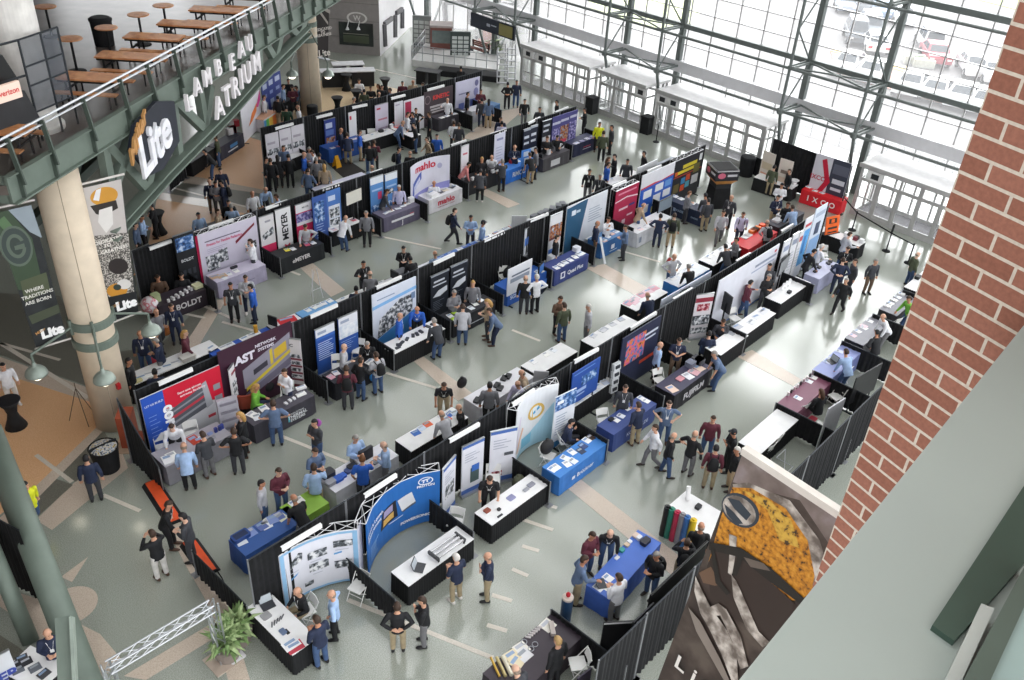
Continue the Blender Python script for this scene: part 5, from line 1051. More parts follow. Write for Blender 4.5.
# ---------------- backs of the rows: tables that face the aisles behind
table((230,541),(286,505),'blue cloth-covered table of flyers left of the lime green one',depth=-1,top='33599c',skirt='2c5092',throw=True,D=.8)
table((286,504),(306,492),'lime green cloth-covered table end with a leaflet display',depth=-1,top='8fb84a',skirt='84ac42',throw=True,D=.8)
table((320,480),(380,442),'white cloth-covered table of gadgets among blue-shirted men',depth=-1,top='dcdce4',skirt='c9c9d2',throw=True,D=.8)
table((395.5,440),(452,407),'white-topped black-skirted table with brochures behind the three-banner booth',depth=-1,D=.75)
table((464,398),(517,367),'white cloth-covered table with black parts, behind the leaning men',depth=-1,top='dedee4',skirt='cfcfd8',throw=True,D=.8)
table((522,366),(560,342),'white-topped black-skirted table with a grey panel on it',depth=-1,D=.8)
table((581,340),(624,315),'white-topped black-skirted table edged by low drape, behind the small blue panel',depth=-1,D=.8)
table((622,304),(652,285),'white-topped black-skirted table covered with pink prints',depth=-1,D=.75)
table((665,281),(694,262),'bright blue cloth-covered table with white papers behind the leaning pale board',depth=-1,top='dfe3ea',skirt='3a80d0',throw=True,D=.75)
table((700,260),(726,243),'white-topped table before the grey-shirted pair',depth=-1,D=.75)
table((730,242),(762,226),'bright red cloth-covered table with orange parts',depth=-1,top='d3262e',skirt='cc1f2a',throw=True,D=.9)
table((764,222),(792,208),'dark slate table near the blue-shirted man at the row end',depth=-1,top='5a5a62',skirt='2a2a30',throw=True,D=.75)
stand_board('flat',(662,300),(712,271),'pale glossy board leaning over the drape, lettered at the top',z=2.35,base='cdd3e2',h=1.6,texts=[('KTMO',.45,.88,.25,'3a3d48',0,.04)])
stand_board('flat',(534,371),(549,372),'blank grey folded panel on the table behind the gold-ring display',z=1.9,base='b4b5bb',h=1.1)
# behind row three
table((128,378),(206,338),'white-topped table of papers behind the red and blue display',depth=-1,D=.7)
table((208,352),(266,327),'royal blue and white table of papers behind the maroon display',depth=-1,top='2f57b4',skirt='2a4fa4',throw=True,D=.75)
table((268,326),(293,313),'white and red table end behind the tall drape, beside a black monitor',depth=-1,top='dfdfe4',skirt='2a2a30',throw=True,D=.7)
table((296,313),(330,298),'sky-blue and white table of leaflets behind the two blue banners',depth=-1,top='6fa8dc',skirt='5a92c8',throw=True,D=.7)
table((335,300),(384,280),'white-topped table behind the light blue machine display',depth=-1,D=.7)
table((386,282),(432,258),'table of blue folders behind the black banners, beside a printer',depth=-1,top='dcdde4',D=.7)
table((436,258),(485,236),'blue and white table of folders near the man with a cap',depth=-1,top='4a78c4',skirt='3a64ac',throw=True,D=.7)
table((488,235),(520,222),'white table of books behind the empty drape',depth=-1,D=.7)
table((523,222),(562,203),'table of small parts behind the narrow picture banners',depth=-1,top='c3c5cc',D=.7)
table((602,181),(632,170),'white table before the man in bright blue, far aisle',depth=-1,D=.7)
stand_board('flat',(638,168),(658,159),'white back of a board seen behind the product board',z=2.4,base='e4e5ea')
table((652,166),(672,156),'glass sample case table behind the black product board',depth=-1,top='9aa0ac',D=.7)
# behind row two
table((196,228),(234,214),'low dark table behind the pink-headed display',depth=-1,top='6a6a70',D=.7)
table((312,189),(360,171.5),'pale lavender table behind the slanted blue panels',depth=-1,top='cfcfe0',D=.7)
# row five: the row nearest the camera, seen from behind its drapes
seg_row(Y5,[(597,670),(645,624),(692,580),(735,532)],['tall black drape nearest the camera, left of the helmet banner','tall black drape with a white pole left of the helmet banner','tall black drape partly behind the helmet banner'])
seg_row(Y5,[(770,492),(812,447),(860,388),(903,343)],['tall black drape behind the empty booth at the right','tall black drape behind the booth with the long-haired woman','tall black drape beside the brick pillar'])
for px,l,s in [((551,608),'low black drape right of the dark roller table',1),((776,402),'low black drape between the plain white table and the maroon table',1),((814,370),'low black drape between the maroon table and the violet-blue table',1),((842,340),'low black drape between the violet-blue table and the papers table',1),((873,313),'low black drape between the papers table and the slate table',1),((903,289),'low black drape beside the white end table at the brick pillar',1)]:
    f=P(px[0],px[1],.95); drape((f.x,Y5),(f.x,f.y),.95,l,name='side_drape')
table((484,674),(552,612),'dark plum cloth-covered table with rollers, rings and sample cards, bottom edge',depth=-1,top='3b333c',skirt='2e272f',throw=True,D=1.0,snap=3)
table((586.5,585),(638,530),'royal blue cloth-covered table standing free in the near aisle',depth=-1,top='4a6fc4',skirt='3f63b8',throw=True,D=.75,snap=2)
table((664,510),(686,491),'white-topped table with coloured rollers beside the helmet banner',depth=-1,D=1.7)
table((741,443),(775,408),'plain white-topped table with two folding chairs, right side',depth=-1,D=.8)
table((780,404),(812,371),'maroon cloth-covered table of small bottles, right side',depth=-1,top='7a4a5e',skirt='6a3c50',throw=True,D=.75)
table((816,371),(842,341),'violet-blue cloth-covered table with a laptop, right side',depth=-1,top='8a94c4',skirt='6f78a8',throw=True,D=.75)
table((846,338),(872,314),'table of white and pink papers before the man in white, right side',depth=-1,top='8a8a92',skirt='2c2c32',throw=True,D=.75)
table((880,309),(902,289),'slate table of paper stacks beside the brick pillar',depth=-1,top='7d7d86',skirt='2c2c32',throw=True,D=.75)
table((905,287),(922,271),'white table at the far right half hidden by the brick pillar',depth=-1,D=.75)
if __name__ == '__main__':
    for r_ in TABLES: print('TBL', r_)
# ================================================================== people
SKIN = [mat('c99a80',.5,var=.03), mat('b98468',.5,var=.03), mat('d8ae97',.5,var=.03)]
EYE_M = mat('2a211d',.3,var=0); LIP = mat('a1605a',.5,var=0)
def arm_pts(k, sh, T):       # elbow, wrist, hand direction in torso space (x forward, y left), s = side
    s = 1 if sh.y > 0 else -1
    A = {'d': ((-.03,.07,-.28),(.02,.09,-.53),(.05,0,-1)), 'h': ((-.06,.22,-.2),(.06,.04,-.36),(.6,-.6,-.5)), 'c': ((.06,.06,-.27),(.2,-.2,-.2),(.1,-1,.1)),
         'p': ((.02,.08,-.28),(.23,-.1,-.26),(.8,-.5,.1)), 'r': ((.14,.08,-.22),(.38,.06,-.2),(1,0,-.1)), 'l': ((.16,.06,-.24),(.36,.06,-.42),(.7,0,-.7)), 'k': ((.1,.02,-.26),(.2,-.13,-.03),(.1,-.3,.9)),
         'b': ((.14,.1,-.2),(.24,-.08,.06),(.1,-.6,.8)), 'w': ((.12,.06,-.26),(.28,.05,-.46),(.7,0,-.7)), 'v': ((-.14,.06,-.25),(-.12,.07,-.5),(0,0,-1)), 'q': ((-.05,.1,-.27),(.08,.06,-.47),(.4,-.3,-.8)), 'a': ((-.08,.16,-.24),(-.16,-.06,-.38),(-.2,-.9,-.2)), 'e': ((.04,.18,-.2),(.26,.16,-.08),(1,.1,.3)), 't': ((.05,.08,-.27),(.28,.0,-.3),(.9,-.3,-.1))}[k]
    f = lambda v: Vector((v[0], v[1]*s, v[2]))
    return sh + T @ f(A[0]), sh + T @ f(A[1]), (T @ f(A[2])).normalized()
def sweep(b, pts, radii, m=0):          # tapered limb with round ends
    n = 8; k = len(b.v); pr = None; R = []
    P_ = [Vector(p) for p in pts]
    d0 = (P_[1]-P_[0]).normalized(); d1 = (P_[-1]-P_[-2]).normalized()
    P_ = [P_[0]-d0*radii[0]*.7] + P_ + [P_[-1]+d1*radii[-1]*.7]; rr = [radii[0]*.45] + list(radii) + [radii[-1]*.45]
    x = None; rs = []
    for i, p in enumerate(P_):
        d = (P_[min(i+1, len(P_)-1)]-P_[max(i-1, 0)]).normalized()
        if x is None: x = d.cross(Vector((0,0,1)) if abs(d.z) < .9 else Vector((1,0,0))).normalized()
        x = (x - d*x.dot(d)).normalized(); y = d.cross(x); rs.append((p, x*rr[i], y*rr[i]))
    b.rings(rs, m)
def remeshed(b, vox, name, mats, smooth=2):
    me = b.mesh('tmp', mats[:1]); o = bpy.data.objects.new('tmp', me); COL.objects.link(o)
    mo = o.modifiers.new('r', 'REMESH'); mo.mode = 'VOXEL'; mo.voxel_size = vox
    ms = o.modifiers.new('s', 'SMOOTH'); ms.iterations = smooth; ms.factor = .5
    r = bpy.data.meshes.new_from_object(o.evaluated_get(bpy.context.evaluated_depsgraph_get())); r.name = name
    bpy.data.objects.remove(o); bpy.data.meshes.remove(me)
    r.materials.clear()
    for x in mats: r.materials.append(x)
    r.polygons.foreach_set('use_smooth', [True]*len(r.polygons)); r.polygons.foreach_set('material_index', [0]*len(r.polygons))
    return r
POSES = {  # lean, right arm, left arm, legs, head pitch, head turn
 's': (.02,'d','d','s',.1,0), 'p': (.04,'p','p','s',.3,0), 'h': (.0,'h','h','s',.05,.2), 'c': (.02,'c','c','s',.1,0), 'w': (.06,'w','v','w',.05,0), 'l': (.55,'l','l','s',.1,0), 'r': (.12,'r','q','s',.15,0),
 'k': (.04,'k','c','s',.2,0), 't': (.12,'t','t','t',.2,0), 'b': (.0,'b','b','s',.0,0), 'a': (.02,'a','a','s',.15,0), 'q': (.05,'q','r','o',.25,.3), 'e': (.03,'e','d','o',.05,-.2), 'n': (.3,'l','h','s',.35,0), 'u': (.2,'t','k','t',.35,0)}
PROTO = {}
def make_pose(code):
    lean, ra, la, lg, hp, ht = POSES[code]
    sit = lg == 't'
    pel = Vector((0,0,.53 if sit else .95)) + (Vector((-.16*min(1,lean/.5),0,0)) if lean > .25 and not sit else Vector())
    T = Matrix.Rotation(lean, 3, 'Y')
    up = T @ Vector((0,0,1)); fw = T @ Vector((1,0,0)); sd = Vector((0,1,0))
    S = lambda x, y, z: pel + fw*x + sd*y + up*z
    neck = S(.0,0,.56); hd = neck + up*.03 + Vector((.03,0,.15)) 
    HR = Matrix.Rotation(ht, 3, 'Z') @ Matrix.Rotation(hp+lean*.5, 3, 'Y')
    hips = [Vector((pel.x, s*.095, pel.z-.03)) for s in (-1, 1)]
    if sit: legs = [(h, h+Vector((.43,s*.05,-.0)), h+Vector((.43,s*.05,-.42))) for h, s in zip(hips, (-1,1))]
    elif lg == 'w': legs = [(hips[0], hips[0]+Vector((.16,0,-.41)), hips[0]+Vector((.22,0,-.84))), (hips[1], hips[1]+Vector((-.02,0,-.44)), hips[1]+Vector((-.3,0,-.79)))]
    elif lg == 'o': legs = [(hips[0], hips[0]+Vector((.06,-.03,-.43)), hips[0]+Vector((.1,-.06,-.85))), (hips[1], hips[1]+Vector((-.01,.04,-.43)), hips[1]+Vector((-.08,.08,-.85)))]
    else:
        off = -pel.x
        legs = [(h, Vector((h.x+off*.6+.03, h.y+s*.02, .5)), Vector((off*.9 if False else 0.0, s*.12, .08))) for h, s in zip(hips, (-1,1))]
    sh = [S(0, s*.185, .47) for s in (-1, 1)]
    arms = [arm_pts(k, s, T) for k, s in zip((ra, la), sh)]
    # ---- body: one continuous surface
    b = MB()
    trs = [(S(0,0,-.1),.155,.12),(S(0,0,0),.165,.125),(S(0,0,.14),.145,.11),(S(.005,0,.3),.165,.12),(S(0,0,.42),.18,.115),(S(-.005,0,.5),.13,.085),(S(-.01,0,.55),.065,.06)]
    tor = lambda k, up_=0: [(c, sd*(a+k), fw*(d+k)) for c, a, d in trs]
    b.rings(tor(-.012)); sweep(b, [S(-.01,0,.5), neck, hd-Vector((.01,0,.06))], [.06,.055,.055])
    hv = []                                            # head: skull, jaw, nose, ears
    for z, rx, ry, ox in ((-.125,.03,.03,.05),(-.105,.058,.05,.035),(-.06,.082,.066,.012),(0,.095,.075,0),(.05,.097,.077,-.004),(.09,.082,.066,-.006),(.118,.045,.038,-.006)):
        hv.append((hd+HR@Vector((ox,0,z)), HR@Vector((rx,0,0)), HR@Vector((0,ry,0))))
    b.rings(hv); Hh = lambda x, y, z: hd+HR@Vector((x,y,z))
    sweep(b, [Hh(.088,0,.02), Hh(.108,0,-.025)], [.012,.016])
    for s in (-1,1): b.rings([(Hh(-.005,s*.07,-.03),HR@Vector((.012,0,0)),HR@Vector((0,.008,0))),(Hh(-.01,s*.083,0),HR@Vector((.022,0,0)),HR@Vector((0,.012,0))),(Hh(-.012,s*.082,.03),HR@Vector((.014,0,0)),HR@Vector((0,.008,0)))])
    for (e, w, hdv), s, shp in zip(arms, (-1,1), sh):
        sweep(b, [shp, shp.lerp(e,.5), e, e.lerp(w,.35), w], [.055,.05,.042,.041,.029])
        q = hdv; side = q.cross(Vector((0,s,0))); side = side.normalized() if side.length > .2 else fw
        lat = q.cross(side).normalized()
        sweep(b, [w, w+q*.045, w+q*.085], [.027,.034,.032])
        for i in range(4):
            o = lat*(.033-.022*i); L = (.06,.072,.066,.052)[i]; k = w+q*.085+o
            sweep(b, [k, k+q*L*.5+side*.004, k+q*L*.85+side*.02], [.0115,.0105,.009])
        k = w+q*.03+lat*.03; sweep(b, [k, k+q*.03+lat*.028, k+q*.06+lat*.03], [.013,.012,.01])
    for hp_, kn, an in legs: sweep(b, [hp_, hp_.lerp(kn,.5), kn, kn.lerp(an,.35), an], [.085,.075,.055,.055,.04])
    body = remeshed(b, .0125, 'person_body', [SKIN[0], EYE_M, LIP])
    for p in body.polygons:
        l = HR.transposed() @ (p.center - hd)
        if l.x > .06:
            if abs(abs(l.y)-.032) < .014 and abs(l.z-.022) < .009: p.material_index = 1
            elif abs(l.y) < .028 and abs(l.z+.066) < .008: p.material_index = 2
    # ---- clothes
    cl = {}
    for kind in ('long','short'):
        c = MB(); c.rings([(x, y, z) for x, y, z in [(S(0,0,-.15),sd*.178,fw*.142)] + tor(.014)[1:6]] + [(S(-.012,0,.535),sd*.075,fw*.066)])
        for (e, w, _), shp in zip(arms, sh):
            if kind == 'long': sweep(c, [shp, shp.lerp(e,.5), e, e.lerp(w,.45), w.lerp(e,.06)], [.075,.068,.06,.054,.042])
            else: sweep(c, [shp, shp.lerp(e,.45), shp.lerp(e,.8)], [.075,.068,.064])
        cl[kind] = remeshed(c, .02, 'shirt', [WHITE], 3)
    c = MB(); c.rings([(S(0,0,.03),sd*.168,fw*.13),(S(0,0,-.04),sd*.176,fw*.14),(pel+Vector((0,0,-.1)),sd*.17,Vector((.135,0,0)))])
    for hp_, kn, an in legs: sweep(c, [hp_+Vector((0,0,-.02)), hp_.lerp(kn,.5), kn, kn.lerp(an,.5), an.lerp(kn,.04)], [.1,.09,.074,.068,.062])
    tr_ = remeshed(c, .02, 'trousers', [WHITE], 3)
    c = MB()
    for hp_, kn, an in legs:
        f = an + Vector((0,0,-.045)); 
        if lg == 'w' and an.z > .11: f = an+Vector((0,0,-.05))
        s0 = len(c.v); c.rings([(f+Vector((-.075,0,.005)),Vector((0,.03,0)),Vector((0,0,.032))),(f+Vector((-.05,0,.02)),Vector((0,.042,0)),Vector((0,0,.06))),(f+Vector((.03,0,.012)),Vector((0,.045,0)),Vector((0,0,.05))),(f+Vector((.12,0,-.002)),Vector((0,.05,0)),Vector((0,0,.034))),(f+Vector((.18,0,-.006)),Vector((0,.036,0)),Vector((0,0,.022))),(f+Vector((.2,0,-.008)),Vector((0,.015,0)),Vector((0,0,.012)))])
    hf = len(c.v)//2; shoes = []
    for k0 in (0, 1):
        e = MB(); e.v = c.v[k0*hf:(k0+1)*hf]; e.f = [tuple(i-k0*hf for i in f) for f in c.f if (f[0] >= hf) == bool(k0)]; e.m = [0]*len(e.f); shoes.append(e.mesh('shoe', [BLACK], True))
    hair = {}
    for kind in ('short','long','bald','cap'):
        c = MB(); k0 = len(c.v)
        zs = ((-.06,.98),(-.02,1.04),(.03,1.08),(.07,1.1),(.105,1.12),(.13,1.0)) if kind != 'bald' else ((-.07,1.0),(-.03,1.06),(.01,1.07))
        rg = []
        for z, g in zs:
            t_ = max(.12, 1-(max(0,z)/.142)**2)**.5; back = z < .045 and kind != 'cap' or (kind == 'bald')
            rx, ry = .1*t_*g, .08*t_*g
            sx = .62 if back else 1.0
            rg.append((Hh((-.045 if back else -.006), 0, z), HR@Vector((rx*sx,0,0)), HR@Vector((0,ry,0))))
        c.rings(rg)
        if kind == 'long': sweep(c, [Hh(-.06,0,.05), Hh(-.085,0,-.06), Hh(-.1,0,-.16)-Vector((0,0,.03)), Hh(-.09,0,-.2)-Vector((0,0,.06))], [.06,.075,.07,.045])
        if kind == 'cap': c.rings([(Hh(.06,0,.062),HR@Vector((.03,0,0)),HR@Vector((0,.06,0))),(Hh(.12,0,.05),HR@Vector((.05,0,-.01)),HR@Vector((0,.06,0))),(Hh(.12,0,.042),HR@Vector((.05,0,-.01)),HR@Vector((0,.06,0)))])
        hair[kind] = c.mesh('hair', [BLACK], True)
    # badge on a lanyard; backpack
    c = MB(); f_ = lambda x, y, z: S(x, y, z)
    c.hexa([f_(.135,-.04,.17),f_(.135,.04,.17),f_(.142,.04,.17),f_(.142,-.04,.17),f_(.138,-.04,.28),f_(.138,.04,.28),f_(.145,.04,.28),f_(.145,-.04,.28)])
    c.bar(f_(.138,-.02,.28),f_(.10,-.075,.52),.012,.004); c.bar(f_(.138,.02,.28),f_(.10,.075,.52),.012,.004)
    badge = c.mesh('badge', [WHITE])
    c = MB(); c.rings([(f_(-.22,0,.03),sd*.11,fw*.07),(f_(-.24,0,.08),sd*.15,fw*.105),(f_(-.235,0,.3),sd*.15,fw*.095),(f_(-.21,0,.44),sd*.12,fw*.07),(f_(-.19,0,.48),sd*.07,fw*.04)])
    for s in (-1,1): c.path([f_(-.16,s*.1,.46),f_(-.02,s*.12,.535),f_(.125,s*.12,.4),f_(.11,s*.14,.22),f_(-.14,s*.14,.1)], .017, 6)
    pack = c.mesh('backpack', [BLACK], True)
    PROTO[code] = dict(body=body, long=cl['long'], short=cl['short'], trousers=tr_, shoes=shoes, hair=hair, badge=badge, pack=pack, head=(hd.x, hd.y, hd.z+.125))
TOPS = {'K':('black','1b1c20'),'N':('navy','232c45'),'G':('grey','77787e'),'D':('charcoal','3d3f45'),'W':('white','dfe0e6'),'L':('light blue','9db7dc'),'B':('bright blue','2b5fbe'),'R':('maroon','5e2a38'),'E':('tan','b09c84'),'O':('olive','4c5340'),'Y':('yellow','dce02a'),'P':('pink','d88a8a'),'S':('pale grey','b3b4bb'),'T':('slate blue','5d708f'),'V':('brown','5f4a3c'),'H':('green','6fae3f'),'X':('lavender','c3c0dd'),'Q':('dark green','2f4a3a'),'C':('red','b3262e')}
BOTS = {'k':('black trousers','1c1d21'),'d':('dark grey trousers','3a3b41'),'j':('blue jeans','40577d'),'e':('khaki trousers','a39478'),'g':('grey trousers','6f6f72'),'w':('white trousers','d0cdca'),'n':('navy trousers','262f47'),'b':('brown trousers','6d5a4a'),'t':('tan trousers','b39d7f')}
HAIRS = {'b':('short','3a2a20'),'k':('short','19171a'),'g':('short','8a8682'),'w':('short','c9c5c0'),'y':('short','a98a5c'),'x':('bald','8a7a6c'),'l':('long','4a3222'),'B':('long','b08a52'),'K':('long','1a1719'),'c':('cap','22242a'),'r':('short','6a4326')}
POSEW = {'s':'standing','p':'holding papers','h':'hands on hips','c':'arms folded','w':'walking','l':'leaning forward','r':'reaching out','k':'hand at chin','t':'seated','b':'hands raised','a':'hands behind back','q':'gesturing','e':'one arm out','n':'bending over','u':'seated, head bent'}
HAIRW = {'b':'brown-haired','k':'black-haired','g':'grey-haired','w':'white-haired','y':'fair-haired','x':'balding','l':'long-haired','B':'long fair-haired','K':'long black-haired','c':'capped','r':'brown-haired'}
_rp = random.Random(5); LABELS = {}
def person(u, v, pose, look, fu, fv, where, group, extra='', sc=None):
    if pose not in PROTO: make_pose(pose)
    pr = PROTO[pose]; tp, bt, hr = look[0], look[1], look[2]; short = 's' in look[3:]; 
    k = sc or _rp.uniform(.94, .985)
    hx, hy, hz = pr['head']
    p = P(u, v, hz*k); yaw = heading(u, v, fu, fv, hz*k)
    c_, s_ = math.cos(yaw), math.sin(yaw)
    hx *= 1.1; hy *= 1.13; base = Vector((p.x-(hx*c_-hy*s_)*k, p.y-(hx*s_+hy*c_)*k, 0))
    def part(nm, me, m, par=None):
        o = bpy.data.objects.new(nm, me); COL.objects.link(o)
        if par is not None: o.parent = par
        if m is not None: o.material_slots[0].link = 'OBJECT'; o.material_slots[0].material = m
        return o
    body = part('person', pr['body'], SKIN[_rp.choice((0,0,0,1,2))]); body.location = base; body.rotation_euler[2] = yaw; body.scale = (k*1.1,k*1.13,k)
    tn, tc_ = TOPS[tp]; bn, bc_ = BOTS[bt]; hk, hc = HAIRS[hr]
    part('shirt' if short else 'jacket' if tp in 'KNDG' else 'shirt', pr['short' if short else 'long'], mat(tc_,.75,var=.08,scale=5), body)
    part('trousers', pr['trousers'], mat(bc_,.75,var=.08,scale=5), body)
    sm_ = mat('ddd8d4',.5) if 'S' in look[3:] else mat(_rp.choice(('1b1a1c','2b211c','4a3226')),.45)
    for q_ in pr['shoes']: part('shoe', q_, sm_, body)
    part('hair', pr['hair'][hk], mat(hc,.6,var=.1,scale=20), body)
    if 'n' in look[3:]: part('badge', pr['badge'], WHITE, body)
    if 'P' in look[3:]: part('backpack', pr['pack'], BLACK, body)
    lab = 'person, %s, %s top%s, %s, %s' % (HAIRW[hr], tn, ' with backpack' if 'P' in look[3:] else '', POSEW[pose], where)
    if extra: lab = 'person ' + extra
    LABELS.setdefault(lab, []).append((u, v))
    tag(body, lab, 'person', group); return body
def crowd(where, group, text):
    for ln in text.strip().split(';'):
        f = ln.split()
        if not f: continue
        fu, fv = {'N':(0,-9),'S':(0,9),'E':(9,0),'W':(-9,0),'NE':(8,-5),'NW':(-7,-6),'SE':(7,6),'SW':(-8,5)}[f[4]]
        person(float(f[0]), float(f[1]), f[2], f[3], fu, fv, where, group, ' '.join(f[5:]))
G_ = 'visitors and exhibitors on the hall floor'
def C_(where, text): crowd(where, G_, text)
C_('on the grey floor at the lower left','151 530 b Kwb NW; 182 513 p Ddk W; 168 501 n Kkbn E; 85 455 s Ndk N; 24 482 w YjkS SE; 46 630 p Nnxn S; 2 363 s WwkS SE')
C_('by the white machine-picture display','297 588 t Kexn SW; 331 591 h Lkxn W; 316 616 p Njb NW')
C_('in the aisle by the curved blue display','397 603 a Kebr N; 422 597 k Kgb W; 456 554 p NewsS NW; 488 553 c Nex W')
C_('at the table before the three white banners','490 476 l Kkbsn S')
C_('on a chair by the bright blue table','572 419 u Ndkn E')
C_('at the navy cloth-covered table','626 385 s Ddbn S; 639 402 r Neb NW')
C_('in the wide aisle before the navy table','670 401 h Tjbsn S; 655.8 424.5 w Wgbn W; 674.5 433 q Kjx E; 696 431 h Kgxs NE; 714 416 s Rjb S; 717 445 s RekP N; 734.5 429 c Kkc W; 738 447 a Ktws W')
C_('beside the black table with white capitals','661 342 s Lkxn E; 680 338 p Nbbsn S; 715 351 l Tjgs W')
C_('behind the two joined white tables','724 319 u Djb S; 710 331 t Njk N')
C_('before the long plain white wall','751.5 280 q Rjk E; 770.6 263.5 s Dkk S; 770 274 p Kdg SE')
C_('at the lavender table near the row end','823 244 r Wgw E; 815 249 n Kkk E; 844 257.5 a Nnb N; 848.5 246.6 p Kkbn S; 856 259 s Ddb W; 847 278 w Kkg SW')
C_('alone in the bright right-hand aisle','877 259 s Dbg SE')
C_('at the orange sign table','850.6 232 r Sjb E')
C_('by the rope barrier beside the brick pillar','919 252 s Ojx E')
C_('in the booths along the right-hand drape','910 296 n Hjb W; 884 314 l Wgx W; 878 330 n Kkk NW; 847 349 l Ljb NW; 822 389 t Kkl NW')
C_('by the coloured rollers','702 523 s Kkx N; 688 539 b KebP N')
C_('at the free-standing royal blue table','593 532 p Rjb SE; 611 530 l Kjxn S; 585 556 r Teb E; 619.5 574 p Wgb NW; 657 552 p KjgP SW')
C_('at the dark roller table on the bottom edge','558 637 s Kky NW; 516 666 l Dgx NW')
C_('at the flyer tables behind the machine-picture booth','293.5 495 l Kgxs NW; 261 480 s Sjk E; 278.5 468 p Rjb SE')
C_('at the white gadget table behind the blue arc','315 448 p Tdb SE; 313.5 464 r Leb N; 355.5 435 p Lgg SE; 362 455.5 r Bdrs N; 383.5 442 p Lgx W')
C_('walking in the aisle with a purple leaflet','314 419.5 c Djk SW')
C_('at the brochure table behind the three-banner booth','444 382.5 l Kebsn S; 441.5 411 l Skx NW; 459 404.5 t Kdx W')
C_('at the white table of black parts','490 382 s Gkk N; 522 370 n Egx W; 518 381 n Xgx SW')
C_('at the grey table, red display','171 424 l Wkb S; 183 443 l Lkx N; 202 431.5 p Dgb NW; 233 428 h Kdbs N; 239 412 c KkB W')
C_('at the slate table before the maroon display','256 384 t HnB E; 284 369 c Wnb SW; 272.5 400 h Tjbs N')
C_('at the table before two blue banners','344 344 e Sgx E; 367 341.5 l Kkgsn S; 346 365.6 p RdbP N; 361 357.5 r Kjb NE; 376 352 p SjbP NW')
C_('before the light blue machine display','400 313 s Bkxn E; 417 306.6 l Bkxn S; 434 318 l Djg NW')
C_('at the black table before the two black banners','454.4 290 p Gdg SE; 473 280.6 s GkB S; 463 304 l Sjb N; 487.5 299 p EdB W; 489.5 308 l Tnb W')
C_('at the royal blue corner table','526 275.6 s Kdx N; 537 274 h Wkwn NW')
C_('behind the navy lettered table','557.5 235 s Kkbn E')
C_('at the steel blue table','598 221 s Nbxn E; 609 217 k Wnb SE; 626 225 p Tdb W')
C_('around the white table with the television','644 203 n Ejx E; 661 213.7 h Nnk N; 675 213 s OtbP N')
C_('by the dark navy crosswise table','690 191 p Gdr E; 709 198 s Dek NW; 706 193 l Dkc NW')
C_('in the aisle near the sample tower','732 195 s Dkxn SW; 724 210.6 w Sgb S; 744 212 w XnbP S; 779 195 p Ntkn SE')
C_('behind the row-end red table','793 205 l Ljb NW; 768 220 n SkxP NW; 726 244 l Djk NW; 737 237 p Gkb W; 789 202 p Kkb SE')
C_('at the tables by the leaning pale board','675 254 h Sjx SE; 689 264 l Kkg NW; 648 292.5 l Nnx NW')
C_('near the grey panel in the second aisle','561 296 p Vkb SE; 564.5 302.5 s Ojb NW; 589 304 s Sgw W')
C_('at the backs of the machine-display booths, second aisle','403.5 246 p Kkkn S; 410 256 l Kkk NW; 363.5 261 e Kdkn SE; 370 271 l Gkx N; 356 286 t Nkk N; 435 251 t LkxS NW')
C_('in the second aisle by the folders table','455 208 w NdbP E; 471 215 p Ldk S; 483.5 220 s Lkc E')
C_('at the white table before the slanted blue panels','345.5 215.5 l Wjx NE; 366 211 s Gkg S')
C_('behind the grey-violet table','387 189 n Dgb E; 399 185 s Xkw S')
C_('on a chair behind the red-lettered table','434 181 t Wex S')
C_('at the small-logo black table','469 162 l Pgk E; 482 157 s KkB S; 492 155 l Wgx S; 480.6 169 l DkkS N; 502.5 159 b Dkg NW')
C_('at the bright blue lettered table','515 145 p Nkxn S; 530 152.5 l Ktbs NW; 536 147.5 s Gkk W')
C_('behind the dark grey table','547.5 136 p Kkl S; 557.5 135 n Kkk S')
C_('near the end of the second-farthest row','600 122 s Ykb S; 604 130.6 s Okb N; 612 125 s Dkk W; 585 108 p Kkk W; 590 169 s Kgkn S; 600.6 174 s Dkgn S')
C_('on the bright floor before the far lobbies','517 80 s Njk S; 508 82 a Kkk N; 525 99 w Kgk S; 540 107 s Dkk S; 557 100 s Kkk W')
C_('in the aisle behind the product boards','609 162 s Bkb E; 615 154 p Kkk W; 609 157 s Kkl E; 628 159 s Dkk S; 644.5 151 a Kkk W')
C_('at the plum table with rows of cups','157 275 t Vkb S; 180.6 273 t KkK S; 170.6 304 s Nnbn S; 155.6 309 w Gdx SE')
C_('by the lavender table with pink-headed display','250 239 k Wdb W; 230 282.5 s Dkkns S; 245 275 p SnbnS S; 250 284 s Bnk W')
C_('behind the black table under the upright lettering','305 224 n Sgb S')
C_('in the aisle right of the broad column','139 331 s Njxn S; 155 338 p Ngg W; 128 358 s Kkk E; 184.5 330 w RwB E; 154 369 t Nkk N')
C_('on the tan floor under the footbridge','135 222.5 s Tkk E; 141 215 p Lkb E; 150.6 203 c Kkk W; 198 212.5 s Lkk SE; 217.5 209 s Ekb E; 228 200 s Kkk S; 230.6 204 q Lkg N')
C_('in the group on the dark floor band','209 179 s Nbxn S; 215 181 p Gdk S; 221 180 p NnkP W; 220 168 s Nnk S')
C_('behind the drape near the dark floor band','252 191 s Wkx SE; 265.6 187 l Lkx SE; 276 194 p Lgb W')
C_('at the table below the footbridge','204 149 l Kjk W; 215 135 s Ojb W')
C_('in the crowd before the landscape banners','266 157 p Ddk E; 270 158 s Kkb N; 277 155 s KkK N; 283 145.6 s Tgb S; 288 154 p Kkk N; 304 152 s Bbx E; 316 157 s Gdg N; 309 147 p Sgg S; 324 164 s EdB N; 308 168 w Tjb NE; 319 153 l Kkk N; 312 150 p Wkb W')
C_('at the far royal blue table','341 128 p Nnx E; 347 132.5 l Neb N; 360 130 s Btb E; 369 142 s Kjk N; 374 140 p RkbP N')
